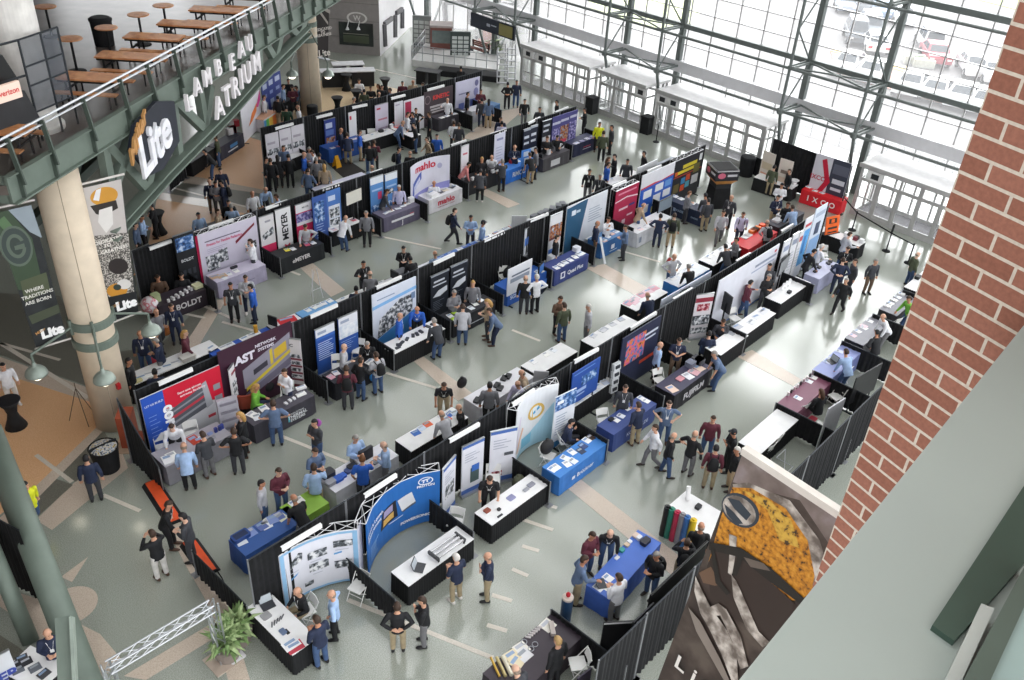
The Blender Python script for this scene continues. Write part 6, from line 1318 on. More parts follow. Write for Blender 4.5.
C_('between the crosswise red-paper table and the brown display','403 120.6 l Tjx E; 414 122.5 r Kjk W; 416 108 h Kkkn S; 412.5 112 p Nnk W; 408 112 s Wdb E; 429 112 e Kkb W')
C_('at the dark grey table before the brown display','447.5 98 e Wkx S; 454 120.6 r Wkb N; 459 123 s Dgb N')
C_('around the white counter at the far end','468 92 s Kkk E; 481 89 p Rkb S; 482 98 s Dnk N; 489 99 s TtK N; 501 117 s Nkb S; 502 121 s Xkk N')
C_('in the far aisle','427 137 w EdbP W; 437 134 s Bnk S; 399 147 s NkkP E; 410 151 s Kkx N; 372 165 s Lkx N')
C_('by the bar tables behind the far row','359 79 t Wkb S; 354 97 s Ekg E; 364 89 s Ojk N; 370.6 86 p Kbb S; 378 84 s Kkl W; 382 85 s Kkk S; 379 92 s Skx N; 390 88 s Tkb W; 402.5 81 s Rkk S; 413 80 p Ebx S; 423 82.5 s Gkb W')
C_('at the booth left of the far tan column','264 95 s Wgb E; 277.5 96 s Ktk N; 283 84 s Ljb E; 288 79 s Kkb S; 296 85.6 l Tnk W; 292 86 p Rkb S; 286 105.6 s Qkk N; 297.5 105 s Wkx W')
C_('at the black-draped stand beside the red table','775 165 s Oek NE; 790 169 s Kdb W; 782.5 183 p Wkk S; 836 176.5 l Keb S')
C_('on the steps of the far stage','461 66 s Kkk N')
for l_, q_ in LABELS.items():
    if len(q_) > 1: print('DUP', l_, q_)
    if len(l_.split()) > 16: print('DUP LONG', len(l_.split()), l_)
# ================================================================== chairs
for a in [(358,586,-6,7,'white folding chair right of the machine-picture display'),(306,610,-8,4,'white folding chair under the bald man in black'),(455,522,-4,9,'white folding chair behind the laptop table'),
 (493,478,0,9,'white folding chair before the three white banners'),(548,455,8,3,'white folding chair with a dark jacket by the gold-ring display'),(565,440,8,-1,'white folding chair under the seated man in navy'),(604,421,5,7,'white folding chair beside the navy table'),(660,380,6,6,'white folding chair beside the black lettered table'),
 (163,447,3,9,'white folding chair left of the white-shirted man, red and blue display'),(192,434,3,9,'white folding chair right of the white-shirted man, red and blue display'),(287,393,-2,9,'white folding chair beside the man in white, maroon display'),(338,366,0,9,'white folding chair before the left blue banner'),(358,350,-3,9,'white folding chair under the man in black polo'),
 (504,276,5,7,'white folding chair with a jacket, left of the low white board'),(588,237,6,6,'white folding chair before the teal display'),(432,197,2,9,'white folding chair under the man before the violet arched display'),(446,193,-3,9,'empty white folding chair right of the man, violet arched display'),
 (362,138,3,9,'white folding chair, left of two behind the white table'),(372,136,3,9,'white folding chair, right of two behind the white table'),(799,408,-7,-5,'white folding chair at the maroon table'),(836,396,-8,3,'white folding chair behind the long-haired woman'),(765,448,-7,-4,'white folding chair, left of two at the plain white table'),(772,440,-7,-4,'white folding chair, right of two at the plain white table'),
 (578,663,-9,1,'big white folding chair by the roller table, bottom edge'),(842,372,-7,-4,'white folding chair beside the violet-blue table'),(893,322,-7,-4,'white folding chair beside the man in white, right side'),(823,254,4,8,'white folding chair behind the lavender table'),(735,318,6,4,'white folding chair at the right joined white table')]:
    chair(*a)
# ================================================================== things on the tables
fl_ = flyers
fl_([(550,471),(556,467),(565,458),(572,452),(567,464),(573,461),(586,440)],'white flyer lying on the bright blue table',group='white flyers on the bright blue table')
fl_([(583,446),(590,437),(581,451)],'dark brochure lying on the bright blue table',cols=('3a4a78','4a3a34','33415e'))
fl_([(626,408),(616,420),(621,416),(640,396),(646,401)],'white paper sheet on the navy table',size=(.2,.26))
gadget(611,420,'small black device on the navy table',(.2,.14,.06),'1c1d22'); 
fl_([(672,389),(688,376),(694,372),(699,368)],'printed sheet on the black lettered table',cols=('e3c9b8','e6e6ea','d9a9b0'),size=(.32,.4))
for i,(u,v,c) in enumerate([(703,360,'dcdce0'),(697,361,'35363c'),(708,357,'4a4b52'),(690,366,'6a6f80')]): gadget(u,v,['white desktop machine at the right end of the black lettered table','black desktop device left of the white machine, black lettered table','grey desktop device at the far end of the black lettered table','grey tray in the middle of the black lettered table'][i],(.35,.3,.2),c)
gadget(680,379,'small pink folder on the black lettered table',(.3,.24,.03),'c98a94')
laptop(268,606,-.2,'open dark laptop on the lengthwise white table')
gadget(266,616,'square grey swatch on the lengthwise white table',(.24,.24,.015),'9a9a9c'); 
for i in range(5): gadget(272+i*2.6,625-i*2.0,'dark pen in a fan on the lengthwise white table',(.03,.16,.02),'55565c',yaw=-.6-i*.1,name='pen',cat='pen',group='pens fanned on the white table')
gadget(283,632,'blue-grey gadget beside the pens on the lengthwise white table',(.14,.2,.03),'5f6f8c'); gadget(287,632,'black phone beside the pens',(.08,.17,.02),'17181c',name='phone',cat='phone')
fl_([(303,655)],'red and blue printed folder at the end of the lengthwise white table',cols=('b8394a',),size=(.4,.3)); fl_([(289,646)],'white blank sheet on the lengthwise white table',size=(.4,.3))
laptop(420,568,.55,'open laptop with a pale screen before the curved blue display')
p=snap_in(P(447,549,.75)); t=thing('steel_rig','long steel frame on legs before the curved blue display','frame',p,.0); q=MB()
for y in (-.15,0,.15): q.box(-.5,.5,y-.03,y+.03,.1,.14)
q.obj('rail',mat('c9c9cc',.35,.5),t); q=MB()
for x in (-.5,.5): q.box(x-.03,x+.03,-.2,.2,.06,.16)
for x in (-.48,.48):
    for y in (-.18,.18): q.box(x-.02,x+.02,y-.02,y+.02,0,.1)
q.obj('end_frame',mat('3a3b40',.4),t)
for i,(u,v,c,s_) in enumerate([(487,511,'8a4a3a',(.2,.16,.04)),(499,510,'2b2c30',(.1,.1,.05)),(511,498,'8a8cb0',(.26,.2,.02)),(526,490,'9a9ca4',(.2,.12,.03)),(531,485,'8a8c98',(.26,.16,.03)),(500,516,'3a3b42',(.2,.06,.02))]): gadget(u,v,['reddish sample plate at the left end, three-banner table','small black knob sample, three-banner table','lavender sample card mid-table, three-banner table','small grey metal sample, three-banner table','larger grey metal sample at the right end, three-banner table','dark bar sample at the front edge, three-banner table'][i],s_,c)
fl_([(579,400),(586,396),(593,391),(600,387),(606,383)],'framed blue and white sample card on the table below the small blue panel',cols=('c9d3e6','dfe3ec'),size=(.26,.3))
fl_([(164,462),(172,457)],'stack of white brochures at the left end of the grey table',size=(.3,.4),h=.03,name='brochure_stack'); fl_([(194,440)],'red brochure lying on the grey table',cols=('b5432f',),size=(.3,.45)); fl_([(200,441)],'white open folder lying on the grey table',size=(.3,.42))
for i,(u,v,c) in enumerate([(216,432,'2f3f8c'),(220,430,'2a3a80'),(223,428,'3a4a9c'),(210,434,'8a9ac8'),(213,438,'9a9ca4')]): gadget(u,v,'small blue bottle standing on the grey table' if i<3 else ['pale blue box lying on the grey table','light grey box lying on the grey table'][i-3],(.09,.09,.16) if i<3 else (.16,.12,.04),c,name='bottle' if i<3 else 'box',cat='bottle' if i<3 else 'box',group='blue bottles on the grey table' if i<3 else None)
fl_([(263,408),(250,413),(257,417)],'white printed sheet on the slate table',size=(.28,.34)); 
for i,(u,v) in enumerate([(286,404),(290,401),(294,399)]): gadget(u,v,'small white card stack on the slate table',(.1,.14,.05),'d9d9de',name='card_stack',cat='cards',group='card stacks on the slate table')
fl_([(302,387),(301,395)],'white leaflet stand sheet at the right end of the slate table',size=(.34,.16),h=.04)
fl_([(336,373),(331,377)],'white and pink leaflet at the left end of the black table, blue banners',cols=('e6dfe3','d9a0b0')); fl_([(373,360),(369,363)],'white leaflet at the right end of the black table, blue banners'); 
for i,(u,v) in enumerate([(398,348),(402,343),(407,339.5),(413,336),(417,334.5),(421,332),(428,327),(433,325),(399,345)]): gadget(u,v,'small dark machined part on the white table, machine display',(.22,.12,.04),'3f4147',yaw=.3*i,name='machined_part',cat='part',group='machined parts on the white table')
fl_([(450,316),(455,319),(471,308),(480,300),(475,304)],'white leaflet on the black table before the black banners'); gadget(454,313,'lime green card on the black table',(.2,.14,.03),'a9d03a'); gadget(453,319,'lime green card at the front of the black table',(.18,.12,.03),'b3d84a'); gadget(476,298,'white bottle on the black table, black banners',(.08,.08,.2),'dfe0e4',name='bottle',cat='bottle')
fl_([(538,272),(541,271)],'white folder on the royal blue corner table'); 
fl_([(557,268),(561,265),(565,262.5),(570,260),(575,257),(579,254.5),(584,252)],'white leaflet in the row along the navy lettered table',size=(.24,.3)); gadget(580,249,'white helmet-shaped sample on the navy lettered table',(.3,.3,.2),'dcdee6'); gadget(552,262,'white box with a dark bag, left end behind the navy table',(.4,.3,.35),'d9dbe0',z=.5)
fl_([(604,240),(608,237),(612,234),(616,232),(620,230),(607,242)],'pale printed sheet on the steel blue table',cols=('d3dbe6','e6e6ea','d9b0a0'),size=(.24,.22))
fl_([(640,229),(646,226),(652,222)],'sheet with red print on the white television table',cols=('e6d3d6','e8e8ec'),size=(.3,.3))
fl_([(678,195),(683,198),(693,203)],'white sheet on the dark navy crosswise table',size=(.3,.3))
fl_([(704,354),(712,349)],'faint white paper on the left joined table',size=(.4,.3)); fl_([(733,328),(729,331)],'grey printed sheet on the left joined table',cols=('b9bbc2',),size=(.4,.3)); fl_([(757,317),(763,312),(752,322),(768,308)],'pale grey sheet on the right joined table',cols=('d9dae0',),size=(.4,.3))
for i in range(3):
    p=P(783+i*3,287-i*2.2,.8); q=MB(); q.tube((-.3,0,0),(.3,0,0),.06,n=10); o=q.obj('paper_roll',WHITE,loc=p,rz=.3); tag(o,'white paper roll on the table beside the television','roll','paper rolls beside the television')
gadget(789,293,'small black tape dispenser on the paper-roll table',(.2,.15,.1),'26272c')
for i,(u,v) in enumerate([(819,268),(828,264),(830,262),(815,272),(834,268)]): gadget(u,v,'small black part on the lavender table',(.2,.14,.07),'2a2a30',yaw=i,name='machined_part',cat='part',group='black parts on the lavender table')
tv(783.5,265,1.5,.15,'black-framed television on a stand behind the paper-roll table',1.15,.65,'8a8d90'); tv(727,303,1.4,1.2,'narrow dark monitor on a stand before the plain white wall',.5,.8,'55585e')
# orange sign table
p=P(833,226,1.15); t=thing('orange_sign','orange sign board with black print propped on the cross table','sign',(p.x,p.y,.75),-.35); q=MB(); q.hexa([(-.42,-.05,0),(.42,-.05,0),(.42,0,0),(-.42,0,0),(-.42,.12,.85),(.42,.12,.85),(.42,.16,.85),(-.42,.16,.85)]); q.obj('board',mat('e8641f',.5),t); q=MB(); q.box(-.5,.5,-.1,.25,0,.02); q.obj('base',BLACK,t)
graphic(t,flatmap((-.42,-.05,0),(1,0,0),Vector((0,.17,.85)).normalized(),(0,-1,.2)),.84,.85,[(.2,.62,.8,.9,'26201c'),(.38,.66,.62,.86,'e8641f'),(.15,.3,.85,.42,'26201c'),(.15,.08,.85,.16,'26201c')])
for i,(u,v,c) in enumerate([(846,236,'dfe0e4'),(855,240,'7a2f3a'),(858,238,'26272c'),(862,243,'e3e3e6')]): gadget(u,v,['white box on the orange sign table','dark red sample on the orange sign table','black bottle on the orange sign table','white tray at the end of the orange sign table'][i],(.2,.2,.18),c)
# plum table, row two
for i in range(14): gadget(170+i*2.15,303-i*1.25-(i%2)*2.5,'small white cup in rows on the plum table',(.09,.09,.12),('e3e1e3','cfcdd2','2a2528')[i%3 if i%3<2 else 0],name='cup',cat='cup',group='cups on the plum table')
gadget(201,286,'pale yellow-white box at the right end of the plum table',(.4,.3,.14),'dcdcb4',name='box',cat='box'); gadget(153,302,'green and white plant box at the left end of the plum table',(.3,.3,.3),'a9b48a',name='box',cat='box')
p=P(150,307,.6); q=MB(); q.ball((0,0,0),.34,n=8); o=q.obj('balloon',[ramp_mat('balloon_print',[(.42,'d9d3d6'),(.5,'c8475f'),(.58,'e3dfe2')],4)],loc=p+Vector((0,0,.1)),smooth=True); tag(o,'pink and white ball beside the plum table','ball')
fl_([(215,277),(222,276)],'brown and white sample sheet on the lavender table',cols=('c9a98a',),size=(.4,.3)); fl_([(229,274),(236,271),(226,279)],'pale leaflet on the lavender table'); gadget(234,268,'black small device on the lavender table',(.3,.12,.08),'2a2a30')
fl_([(287,250),(293,249)],'yellow and white leaflet on the black MEYER-type table'.replace('MEYER-type ','upright-lettering '),cols=('e6d84a','e6e6ea')); fl_([(307,244.5)],'pink leaflet on the black table under the upright lettering',cols=('d9607f',)); fl_([(313,243)],'white leaflet on the black table under the upright lettering')
fl_([(335,230),(341,227),(353,220),(357,219)],'leaflet on the white table before the slanted blue panels',cols=('e6c9cc','e6e6ea','c8606f'))
fl_([(386,213),(391,211),(398,208.5),(403,206),(407,204),(411,202)],'white leaflet on the grey-violet table',size=(.3,.18)); gadget(414,201,'white box at the right end of the grey-violet table',(.3,.2,.25),'e0e0e4')
fl_([(433,195),(441,192),(445,190),(456,186),(452,187)],'white and grey leaflet on the red-lettered table',cols=('e9e9ec','4a4a52','d9cdb4'),size=(.34,.28)); fl_([(432,196)],'stack of white papers at the left end of the red-lettered table',h=.12,size=(.5,.35))
for i,(u,v) in enumerate([(473,180),(479,177),(494,173),(497,171)]): gadget(u,v,'small white box on the black cloth table of the logo booth',(.2,.16,.14),'dcdce0',name='box',cat='box',group='white boxes on the black cloth table')
gadget(511,163,'red sample on the bright blue lettered table',(.2,.2,.16),'b8303a'); fl_([(518,161),(524,158)],'white sheet on the bright blue lettered table')
stand_board('flat',(522,151),(531,148.5),'sky-blue leaflet board standing on the bright blue lettered table',z=1.7,h=.9,base='4a86d8',patches=[(.2,.6,.8,.9,'cfdcf0'),(.3,.1,.8,.5,'dfe6f2')])
for i,(u,v,c) in enumerate([(548,154,'dcdce0'),(553,151,'6a6a70'),(558,149,'e0e0e4'),(563,147,'cfcfd4')]): gadget(u,v,['white box at the left end of the dark grey table','grey coffee machine on the dark grey table','tall white box on the dark grey table','white tray at the right end of the dark grey table'][i],(.24,.24,.28),c)
fl_([(577,143),(582,141),(587,138.5),(592,136.5),(580,145),(590,139)],'white and violet leaflet on the dark navy table, far end',cols=('d9d8e6','8a84b0'),size=(.3,.24))
fl_([(335,149),(341,147),(354,139),(358,138)],'leaflet on the royal blue table of the far row',cols=('e6dfe2','c8707f'),size=(.3,.22))
fl_([(373,135),(379,133),(386,131)],'white leaflet on the table before the folding chairs'); gadget(381,132,'black camera on the table before the folding chairs',(.3,.2,.12),'26262a'); gadget(391,128,'white jug on the table before the folding chairs',(.2,.16,.22),'e3e3e6')
fl_([(396,122),(400,124)],'red paper on the crosswise white table',cols=('d8503f',),size=(.5,.4)); fl_([(447,116),(443,118),(462,112),(455,114)],'white sheet on the dark grey table, brown display',size=(.34,.26))
# aisle-side tables behind row four
fl_([(258,523),(263,520),(266,525),(270,517),(275,513),(281,517),(241,541),(248,530)],'leaflet on the blue flyer table',cols=('5a6ca8','d9dcc0','dfe3ea','7f93c8'),size=(.28,.34)); gadget(240,537,'blue leaflet box at the left end of the blue flyer table',(.5,.3,.12),'2a4a8c',top='1c2c50',name='leaflet_box',cat='box')
fl_([(289,500),(296,497)],'white leaflet on the lime green table')
for i,(u,v,c,s_) in enumerate([(338,480,'2f5fc0',(.3,.24,.1)),(342,477,'3a6acc',(.26,.2,.08)),(330,484,'9a9ca4',(.3,.25,.12)),(327,476,'34353c',(.35,.3,.25)),(352,468,'3c3d44',(.3,.2,.12)),(360,462,'dcdce2',(.3,.2,.12)),(366,459,'2a2a30',(.5,.12,.4)),(376,462,'8a8c94',(.26,.2,.05)),(348,472,'4a5a8c',(.2,.2,.08))]): gadget(u,v,['bright blue box, left of two on the white gadget table','bright blue box, right of two on the white gadget table','grey device near the left end of the white gadget table','dark printer at the left end of the white gadget table','dark device mid white gadget table','white device mid white gadget table','black upright monitor on the white gadget table','grey tray at the right end of the white gadget table','slate device on the white gadget table'][i],s_,c)
fl_([(416,433),(422,428),(427,424),(443,417),(450,414),(455,413),(447,419)],'brochure on the table behind the three-banner booth',cols=('3a6ab8','c9d6e8','d8603a','e3e3e6'),size=(.28,.24))
for i,(u,v) in enumerate([(477,401),(482,398),(497,386),(504,379),(508,377),(500,389)]): gadget(u,v,'black machined part on the white cloth table',(.3,.2,.07),'26272c',yaw=.4,name='machined_part',cat='part',group='black parts on the white cloth table')
fl_([(530,360),(541,352),(549,348)],'pale sheet on the white table with a grey panel'); fl_([(588,333),(598,326),(606,321),(614,316),(602,330)],'grey printed sheet on the table edged by low drape',cols=('cfd0d6','b3b6c0'),size=(.3,.24))
fl_([(626,302),(632,298),(638,293),(644,289),(649,286),(634,302)],'pink print laid out on the white table',cols=('d9a0b0','e3c3cc'),size=(.4,.34)); fl_([(670,277),(676,273),(684,268),(689,264)],'white sheet on the bright blue back table',size=(.34,.3))
fl_([(705,255),(710,252),(716,247),(721,244)],'white sheet on the table before the grey-shirted pair',size=(.34,.3))
for i,(u,v,c) in enumerate([(748,230,'e8641f'),(752,228,'e87a2f'),(757,225,'e8541f'),(742,236,'d9d9dc'),(745,234,'e3e3e6'),(755,231,'26262a'),(741,229,'e8742f')]): gadget(u,v,('orange part on the red table','orange part on the red table','orange part on the red table','white sheet stack, left on the red table','white sheet stack, right on the red table','black case on the red table','orange part on the red table')[i],(.3,.25,.16) if i not in (3,4) else (.4,.3,.03),c,name='sample',group='orange parts on the red table' if c[:2]=='e8' else None)
q=MB(); q.ball((0,0,0),.32,rx=1.2,n=7); o=q.obj('bean_bag',mat('3c3d42',.7),loc=P(751,246,.2),smooth=True); tag(o,'dark round bag behind the red table','bag')
gadget(781,216,'white tray on the dark slate table',(.5,.35,.1),'dcdce0'); gadget(777,221,'white sheet pile behind the dark slate table',(.5,.35,.1),'e3e3e6')
# behind rows two and three
fl_([(143,380),(150,376),(158,372),(168,368),(176,364),(183,360),(190,357)],'white paper pile on the table behind the red and blue display',size=(.4,.3),h=.03,name='paper_pile'); gadget(190,361,'white box at the right end of the table of papers',(.5,.35,.16),'d3d0cc',name='box',cat='box'); gadget(141,384,'yellow-white book at the left end of the table of papers',(.3,.2,.05),'d9cf9a')
fl_([(212,348),(220,345),(226,342),(240,335),(247,332),(252,331)],'white sheet on the royal blue back table',size=(.34,.3)); gadget(254,331,'yellow toy-like figure on the royal blue back table',(.12,.12,.3),'d9a02f',name='figurine',cat='figure')
fl_([(284,318)],'red folder on the white and red table end',cols=('cc2a34',),size=(.7,.4)); gadget(268,322,'black flat screen standing on the back table end',(.06,.4,.4),'18191c',yaw=.3,name='monitor',cat='monitor')
fl_([(303,307),(309,304),(315,303),(320,301),(326,298)],'white leaflet on the sky-blue back table')
fl_([(340,297),(349,293),(378,281)],'white sheet on the table behind the light blue machine display')
t=thing('folding_easel','white wire easel in the second aisle','easel',P(318,300,0)); q=MB(); q.tube((-.25,0,0),(-.1,.1,1.4),.014,n=6); q.tube((.25,0,0),(.1,.1,1.4),.014,n=6); q.tube((0,.5,0),(0,.12,1.3),.014,n=6); q.tube((-.2,.03,.5),(.2,.03,.5),.014,n=6); q.obj('frame',mat('dcdcdf',.4),t)
gadget(395,273,'grey printer on the table of blue folders',(.6,.4,.25),'6a6c72',name='printer',cat='printer'); gadget(388,275,'black upright monitor beside the grey printer',(.08,.45,.35),'1b1c20',name='monitor',cat='monitor'); fl_([(404,268),(425,259)],'white sheet on the table of blue folders')
fl_([(448,252),(456,247),(462,245),(470,242),(476,239),(482,236),(442,256)],'blue folder in the row on the folders table',cols=('2f5ab0','dfe6f2','3a66bc'),size=(.34,.28))
fl_([(492,232),(497,230),(503,228),(508,225),(513,223)],'book on the white table behind the empty drape',cols=('d9b0a8','dfdfe4','c8d0dc'),size=(.28,.34),h=.04,name='book')
for i,(u,v) in enumerate([(530,216),(536,213),(541,211),(547,208),(553,205),(557,203)]): gadget(u,v,'small dark machine part on the table behind the picture banners',(.4,.25,.16),'5a5d64',yaw=.2*i,name='machined_part',cat='part',group='machine parts behind the picture banners')
stand_board('flat',(512,216),(527,216),'low white panel standing behind the empty black drape',z=1.6,h=.9,base='d3d5da'); fl_([(608,177),(614,174),(620,172)],'white sheet on the white table, far aisle')
for i,(u,v) in enumerate([(325,176),(335,172),(350,168)]): pass
# row five tables
for i,(u,v,c) in enumerate([(495,668,'c9a24a'),(501,668,'b8a878'),(507,667,'d9d3c0')]):
    p=P(u,v,.75); q=MB(); q.tube((-.02,-.28,.05),(.02,.28,.05),.03+.012*i,n=10); o=q.obj('roller',mat(c,.35,.2),loc=p,rz=-.35); tag(o,['gold slim roller on the plum roller table','tan slim roller on the plum roller table','thick pale roller on the plum roller table'][i],'roller')
fl_([(509,654),(517,645),(524,655),(517,662),(543,622)],'sample card mounted on white on the plum roller table',cols=('e0d3b4','e3e0d8','dcdce0'),size=(.34,.34))
for i,(u,v) in enumerate([(524,642),(531,649),(535,644.5)]):
    p=P(u,v,.757); q=MB(); n=16
    for k in range(n):
        a0,a1=2*PI*k/n,2*PI*(k+1)/n; q.hexa([(r_*math.cos(a_),r_*math.sin(a_),z_) for z_ in (0,.02) for r_,a_ in ((.065,a0),(.08,a0),(.08,a1),(.065,a1))])
    o=q.obj('ring',mat('9a9ca2',.4,.6),loc=p); tag(o,'metal ring on the plum roller table','ring','metal rings on the plum roller table')
for i in range(6): gadget(526+i*2.4,636-i*1.9,'pale clip sample in a row on the plum roller table',(.05,.14,.03),'b9b3b4',yaw=.6,name='clip',cat='clip',group='clip samples on the plum table')
gadget(552,630,'steel and red hand tool on the plum roller table',(.12,.4,.1),'b3a9a4',yaw=-.7,name='hand_tool',cat='tool')
for i,(u,v,c) in enumerate([(668,506,'16171a'),(672.5,508,'2f7f6a'),(678,511,'b8304f'),(683,513.5,'8f8d92'),(688,516,'3f6fae'),(694,519,'d8b92a')]):
    p=P(u,v,1.15); q=MB(); q.lathe([(.1,0),(.1,.86)],n=16); q.lathe([(.05,.86),(.05,.9)],n=10); o=q.obj('roller',[mat(c,.4)],loc=(p.x,p.y,.0)); o.scale=(1,1,1.3); tag(o,['black','green','crimson','grey','blue','yellow'][i]+' upright roller leaning at the white table by the helmet banner','roller')
p=P(688,498,.85); q=MB(); q.tube((0,0,0),(.1,.1,.4),.07,n=10); o=q.obj('paper_roll',WHITE,loc=(p.x,p.y,.78)); tag(o,'white paper roll standing on the roller table by the helmet banner','roll'); gadget(698,508,'black small gadget on the roller table by the helmet banner',(.2,.15,.1),'26272c')
p=P(566,610,0); t=thing('cylinder_stand','tall dark blue cylinder with a red knob beside the blue table','cylinder',(P(568,597,1.0).x,P(568,597,1.0).y,0)); q=MB(); q.lathe([(.15,0),(.15,.95)],n=20); q.obj('drum',mat('24466e',.4),t); q=MB(); q.lathe([(.15,.95),(.155,1.0),(.14,1.02)],n=20); q.obj('rim',mat('c9bdb4',.4),t); q=MB(); q.lathe([(.03,1.02),(.06,1.06),(.06,1.12),(.02,1.18)],n=12); q.obj('knob',mat('b8202f',.4),t)
laptop(601,584,.95,'open laptop with a pale green screen on the free royal blue table'); fl_([(608,578),(605,586),(598,588)],'white sheet on the free royal blue table'); 
for i,(u,v,c,s_) in enumerate([(620,550,'2f8f8a',(.14,.14,.07)),(626,545,'c9b49a',(.14,.14,.05)),(633,534.5,'d9c3b4',(.2,.2,.05)),(639,539,'d9d9e0',(.16,.12,.1)),(645,543,'2a2a34',(.3,.2,.12)),(617,558,'dfe3ea',(.16,.1,.02)),(628,541,'e3e6ee',(.12,.12,.04))]): gadget(u,v,['teal round dish, free royal blue table','tan small dish, free royal blue table','pink and white plate at the far end, free royal blue table','clear jar, free royal blue table','black tape gun at the right side, free royal blue table','white card, free royal blue table','small white box, free royal blue table'][i],s_,c,name='sample')
fl_([(823,360),(829,358),(836,350)],'pale sheet on the violet-blue table',cols=('c9d0e6',)); laptop(831,362,-1.9,'open laptop on the violet-blue table')
for i in range(9): gadget(787+i*2.6,395-i*2.9,'small bottle in the row on the maroon table',(.07,.07,.14),('dcd3d6','3a2f34','c9b0b8')[i%3],name='bottle',cat='bottle',group='bottles on the maroon table')
fl_([(798,398),(812,377),(808,381)],'white leaflet on the maroon table'); fl_([(855,330),(861,325),(867,320),(852,335),(864,328)],'white and pink paper on the papers table, right side',cols=('e6e6ea','e3c3cc')); fl_([(886,302),(890,299),(894,296),(898,293),(887,306)],'white paper stack on the slate table, right side',h=.03,name='paper_stack'); gadget(916,278,'black camera on the white end table at the pillar',(.3,.2,.14),'1f2024')
gadget(812,420,'crimson cloth lying on the floor of the right-hand booth',(.4,.25,.04),'b8283f',z=0,name='cloth',cat='cloth'); stand_board('flat',(829,409),(846,398),'pale board leaning at the drape behind the long-haired woman',z=1.75,base='c9cad0'); stand_board('flat',(857,378),(883,363),'black board behind the violet-blue table',z=1.6,base='17181b',h=1.2)
t=thing('wire_stand','thin white wire stand on the floor of the empty booth','stand',P(783,468,0)); q=MB(); q.tube((-.3,-.2,0),(.3,.2,.5),.012,n=6); q.tube((.3,-.2,0),(-.3,.2,.5),.012,n=6); q.tube((-.3,.2,.5),(.3,.2,.5),.012,n=6); q.tube((-.3,-.2,0),(.3,-.2,0),.012,n=6); q.obj('frame',mat('c9ccd4',.4,.4),t)
# tall black boards at the near right
stand_board('flat',(652,591),(707,545),'tall black board with a white edge behind the near drape',y=Y5+.45,base='17171a',patches=[(0,.985,1,1,'e3e3e6')]); stand_board('flat',(604,623),(641,621),'black rounded board with a white rim, bottom centre',z=1.75,base='17171a',patches=[(0,.97,1,1,'e3e3e6')]); stand_board('flat',(634,622),(654,604),'thin black panel behind the near drape',y=Y5+.3,base='26282e')
stand_board('flat',(578,679),(592,668),'dark purple panel corner on the bottom edge',z=1.2,base='3a3344')
# ================================================================== around the hall
for u,v,l in [(346,74,'left of the long white bar counter'),(356,90,'beside the seated man'),(385,78,'among the group in black'),(337,97,'nearest the back row drape'),(8,400,'on the tan floor at the left edge'),(156,212,'on the tan floor under the footbridge')]:
    cocktail(u,v,'black-covered bar table '+l)
def counter(pl,pr,label,h=1.05,D=.7,top='d3d3d6',body='1c1d20'):
    a=P(pl[0],pl[1],h); b=P(pr[0],pr[1],h); d=b-a; L=d.length; t=thing('bar_counter',label,'counter',(a.x,a.y,0),math.atan2(d.y,d.x))
    q=MB(); q.box(-.1,L+.1,-.1,D+.1,h-.06,h); q.obj('worktop',mat(top,.4),t)
    for f0,f1 in ((0,.42),(.58,1)): q=MB(); q.box(L*f0,L*f1,0,D,0,h-.06); q.obj('cabinet',mat(body,.6),t)
    return t
counter((322,72),(374,70.5),'long white-topped black bar counter below the far shop window'); counter((334,65),(363,64),'shorter white-topped counter behind the long bar counter')
counter((416,70),(437,73),'black stage-side counter with a dark top in the far left aisle',top='2a2b2f',h=.95)
# stage with rails, steps
a=P(403,66); b=P(440,52); c=P(500,68); 
t=thing('stage','low grey stage platform with steel guard rails at the far end','stage',(0,0,0)); q=MB(); pts=[P(412,66),P(425,49),P(500,62),P(497,76)]; q.prism([(p.x,p.y) for p in pts],0,.45); q.obj('platform',mat('cfcfce',.3,var=.03),t)
q=MB(); q.prism([(p.x,p.y) for p in [P(437,76),P(440,71),P(500,77),P(499,83)]],0,.38); q.obj('skirt',BLACK,t)
q=MB()
for i in range(9):
    f=i/8; x=pts[0].lerp(pts[3],f); q.tube((x.x,x.y,.45),(x.x,x.y,1.45),.03,n=6)
    x=pts[0].lerp(pts[1],f); q.tube((x.x,x.y,.45),(x.x,x.y,1.45),.03,n=6)
for z in (1.0,1.45):
    q.tube((pts[0].x,pts[0].y,z),(pts[3].x,pts[3].y,z),.03,n=6); q.tube((pts[0].x,pts[0].y,z),(pts[1].x,pts[1].y,z),.03,n=6)
q.obj('guard_rail',CHROME,t)
for u,v in ((497,84),(505,80)):
    q=MB(); p=P(u,v); q.tube((p.x,p.y,0),(p.x+1.2,p.y+1.2,2.0),.05,n=6); q.tube((p.x+.5,p.y-.5,0),(p.x+1.7,p.y+.7,2.0),.05,n=6)
    for k in range(6): f=k/6; q.bar((p.x+1.2*f,p.y+1.2*f,2*f+.1),(p.x+.5+1.2*f,p.y-.5+1.2*f,2*f+.1),.25,.04)
    o=q.obj('folding_steps',mat('b3b4b8',.4,.4)); tag(o,'grey folded stage steps, '+('left' if u==497 else 'right')+' of the pair beside the far stage','steps')
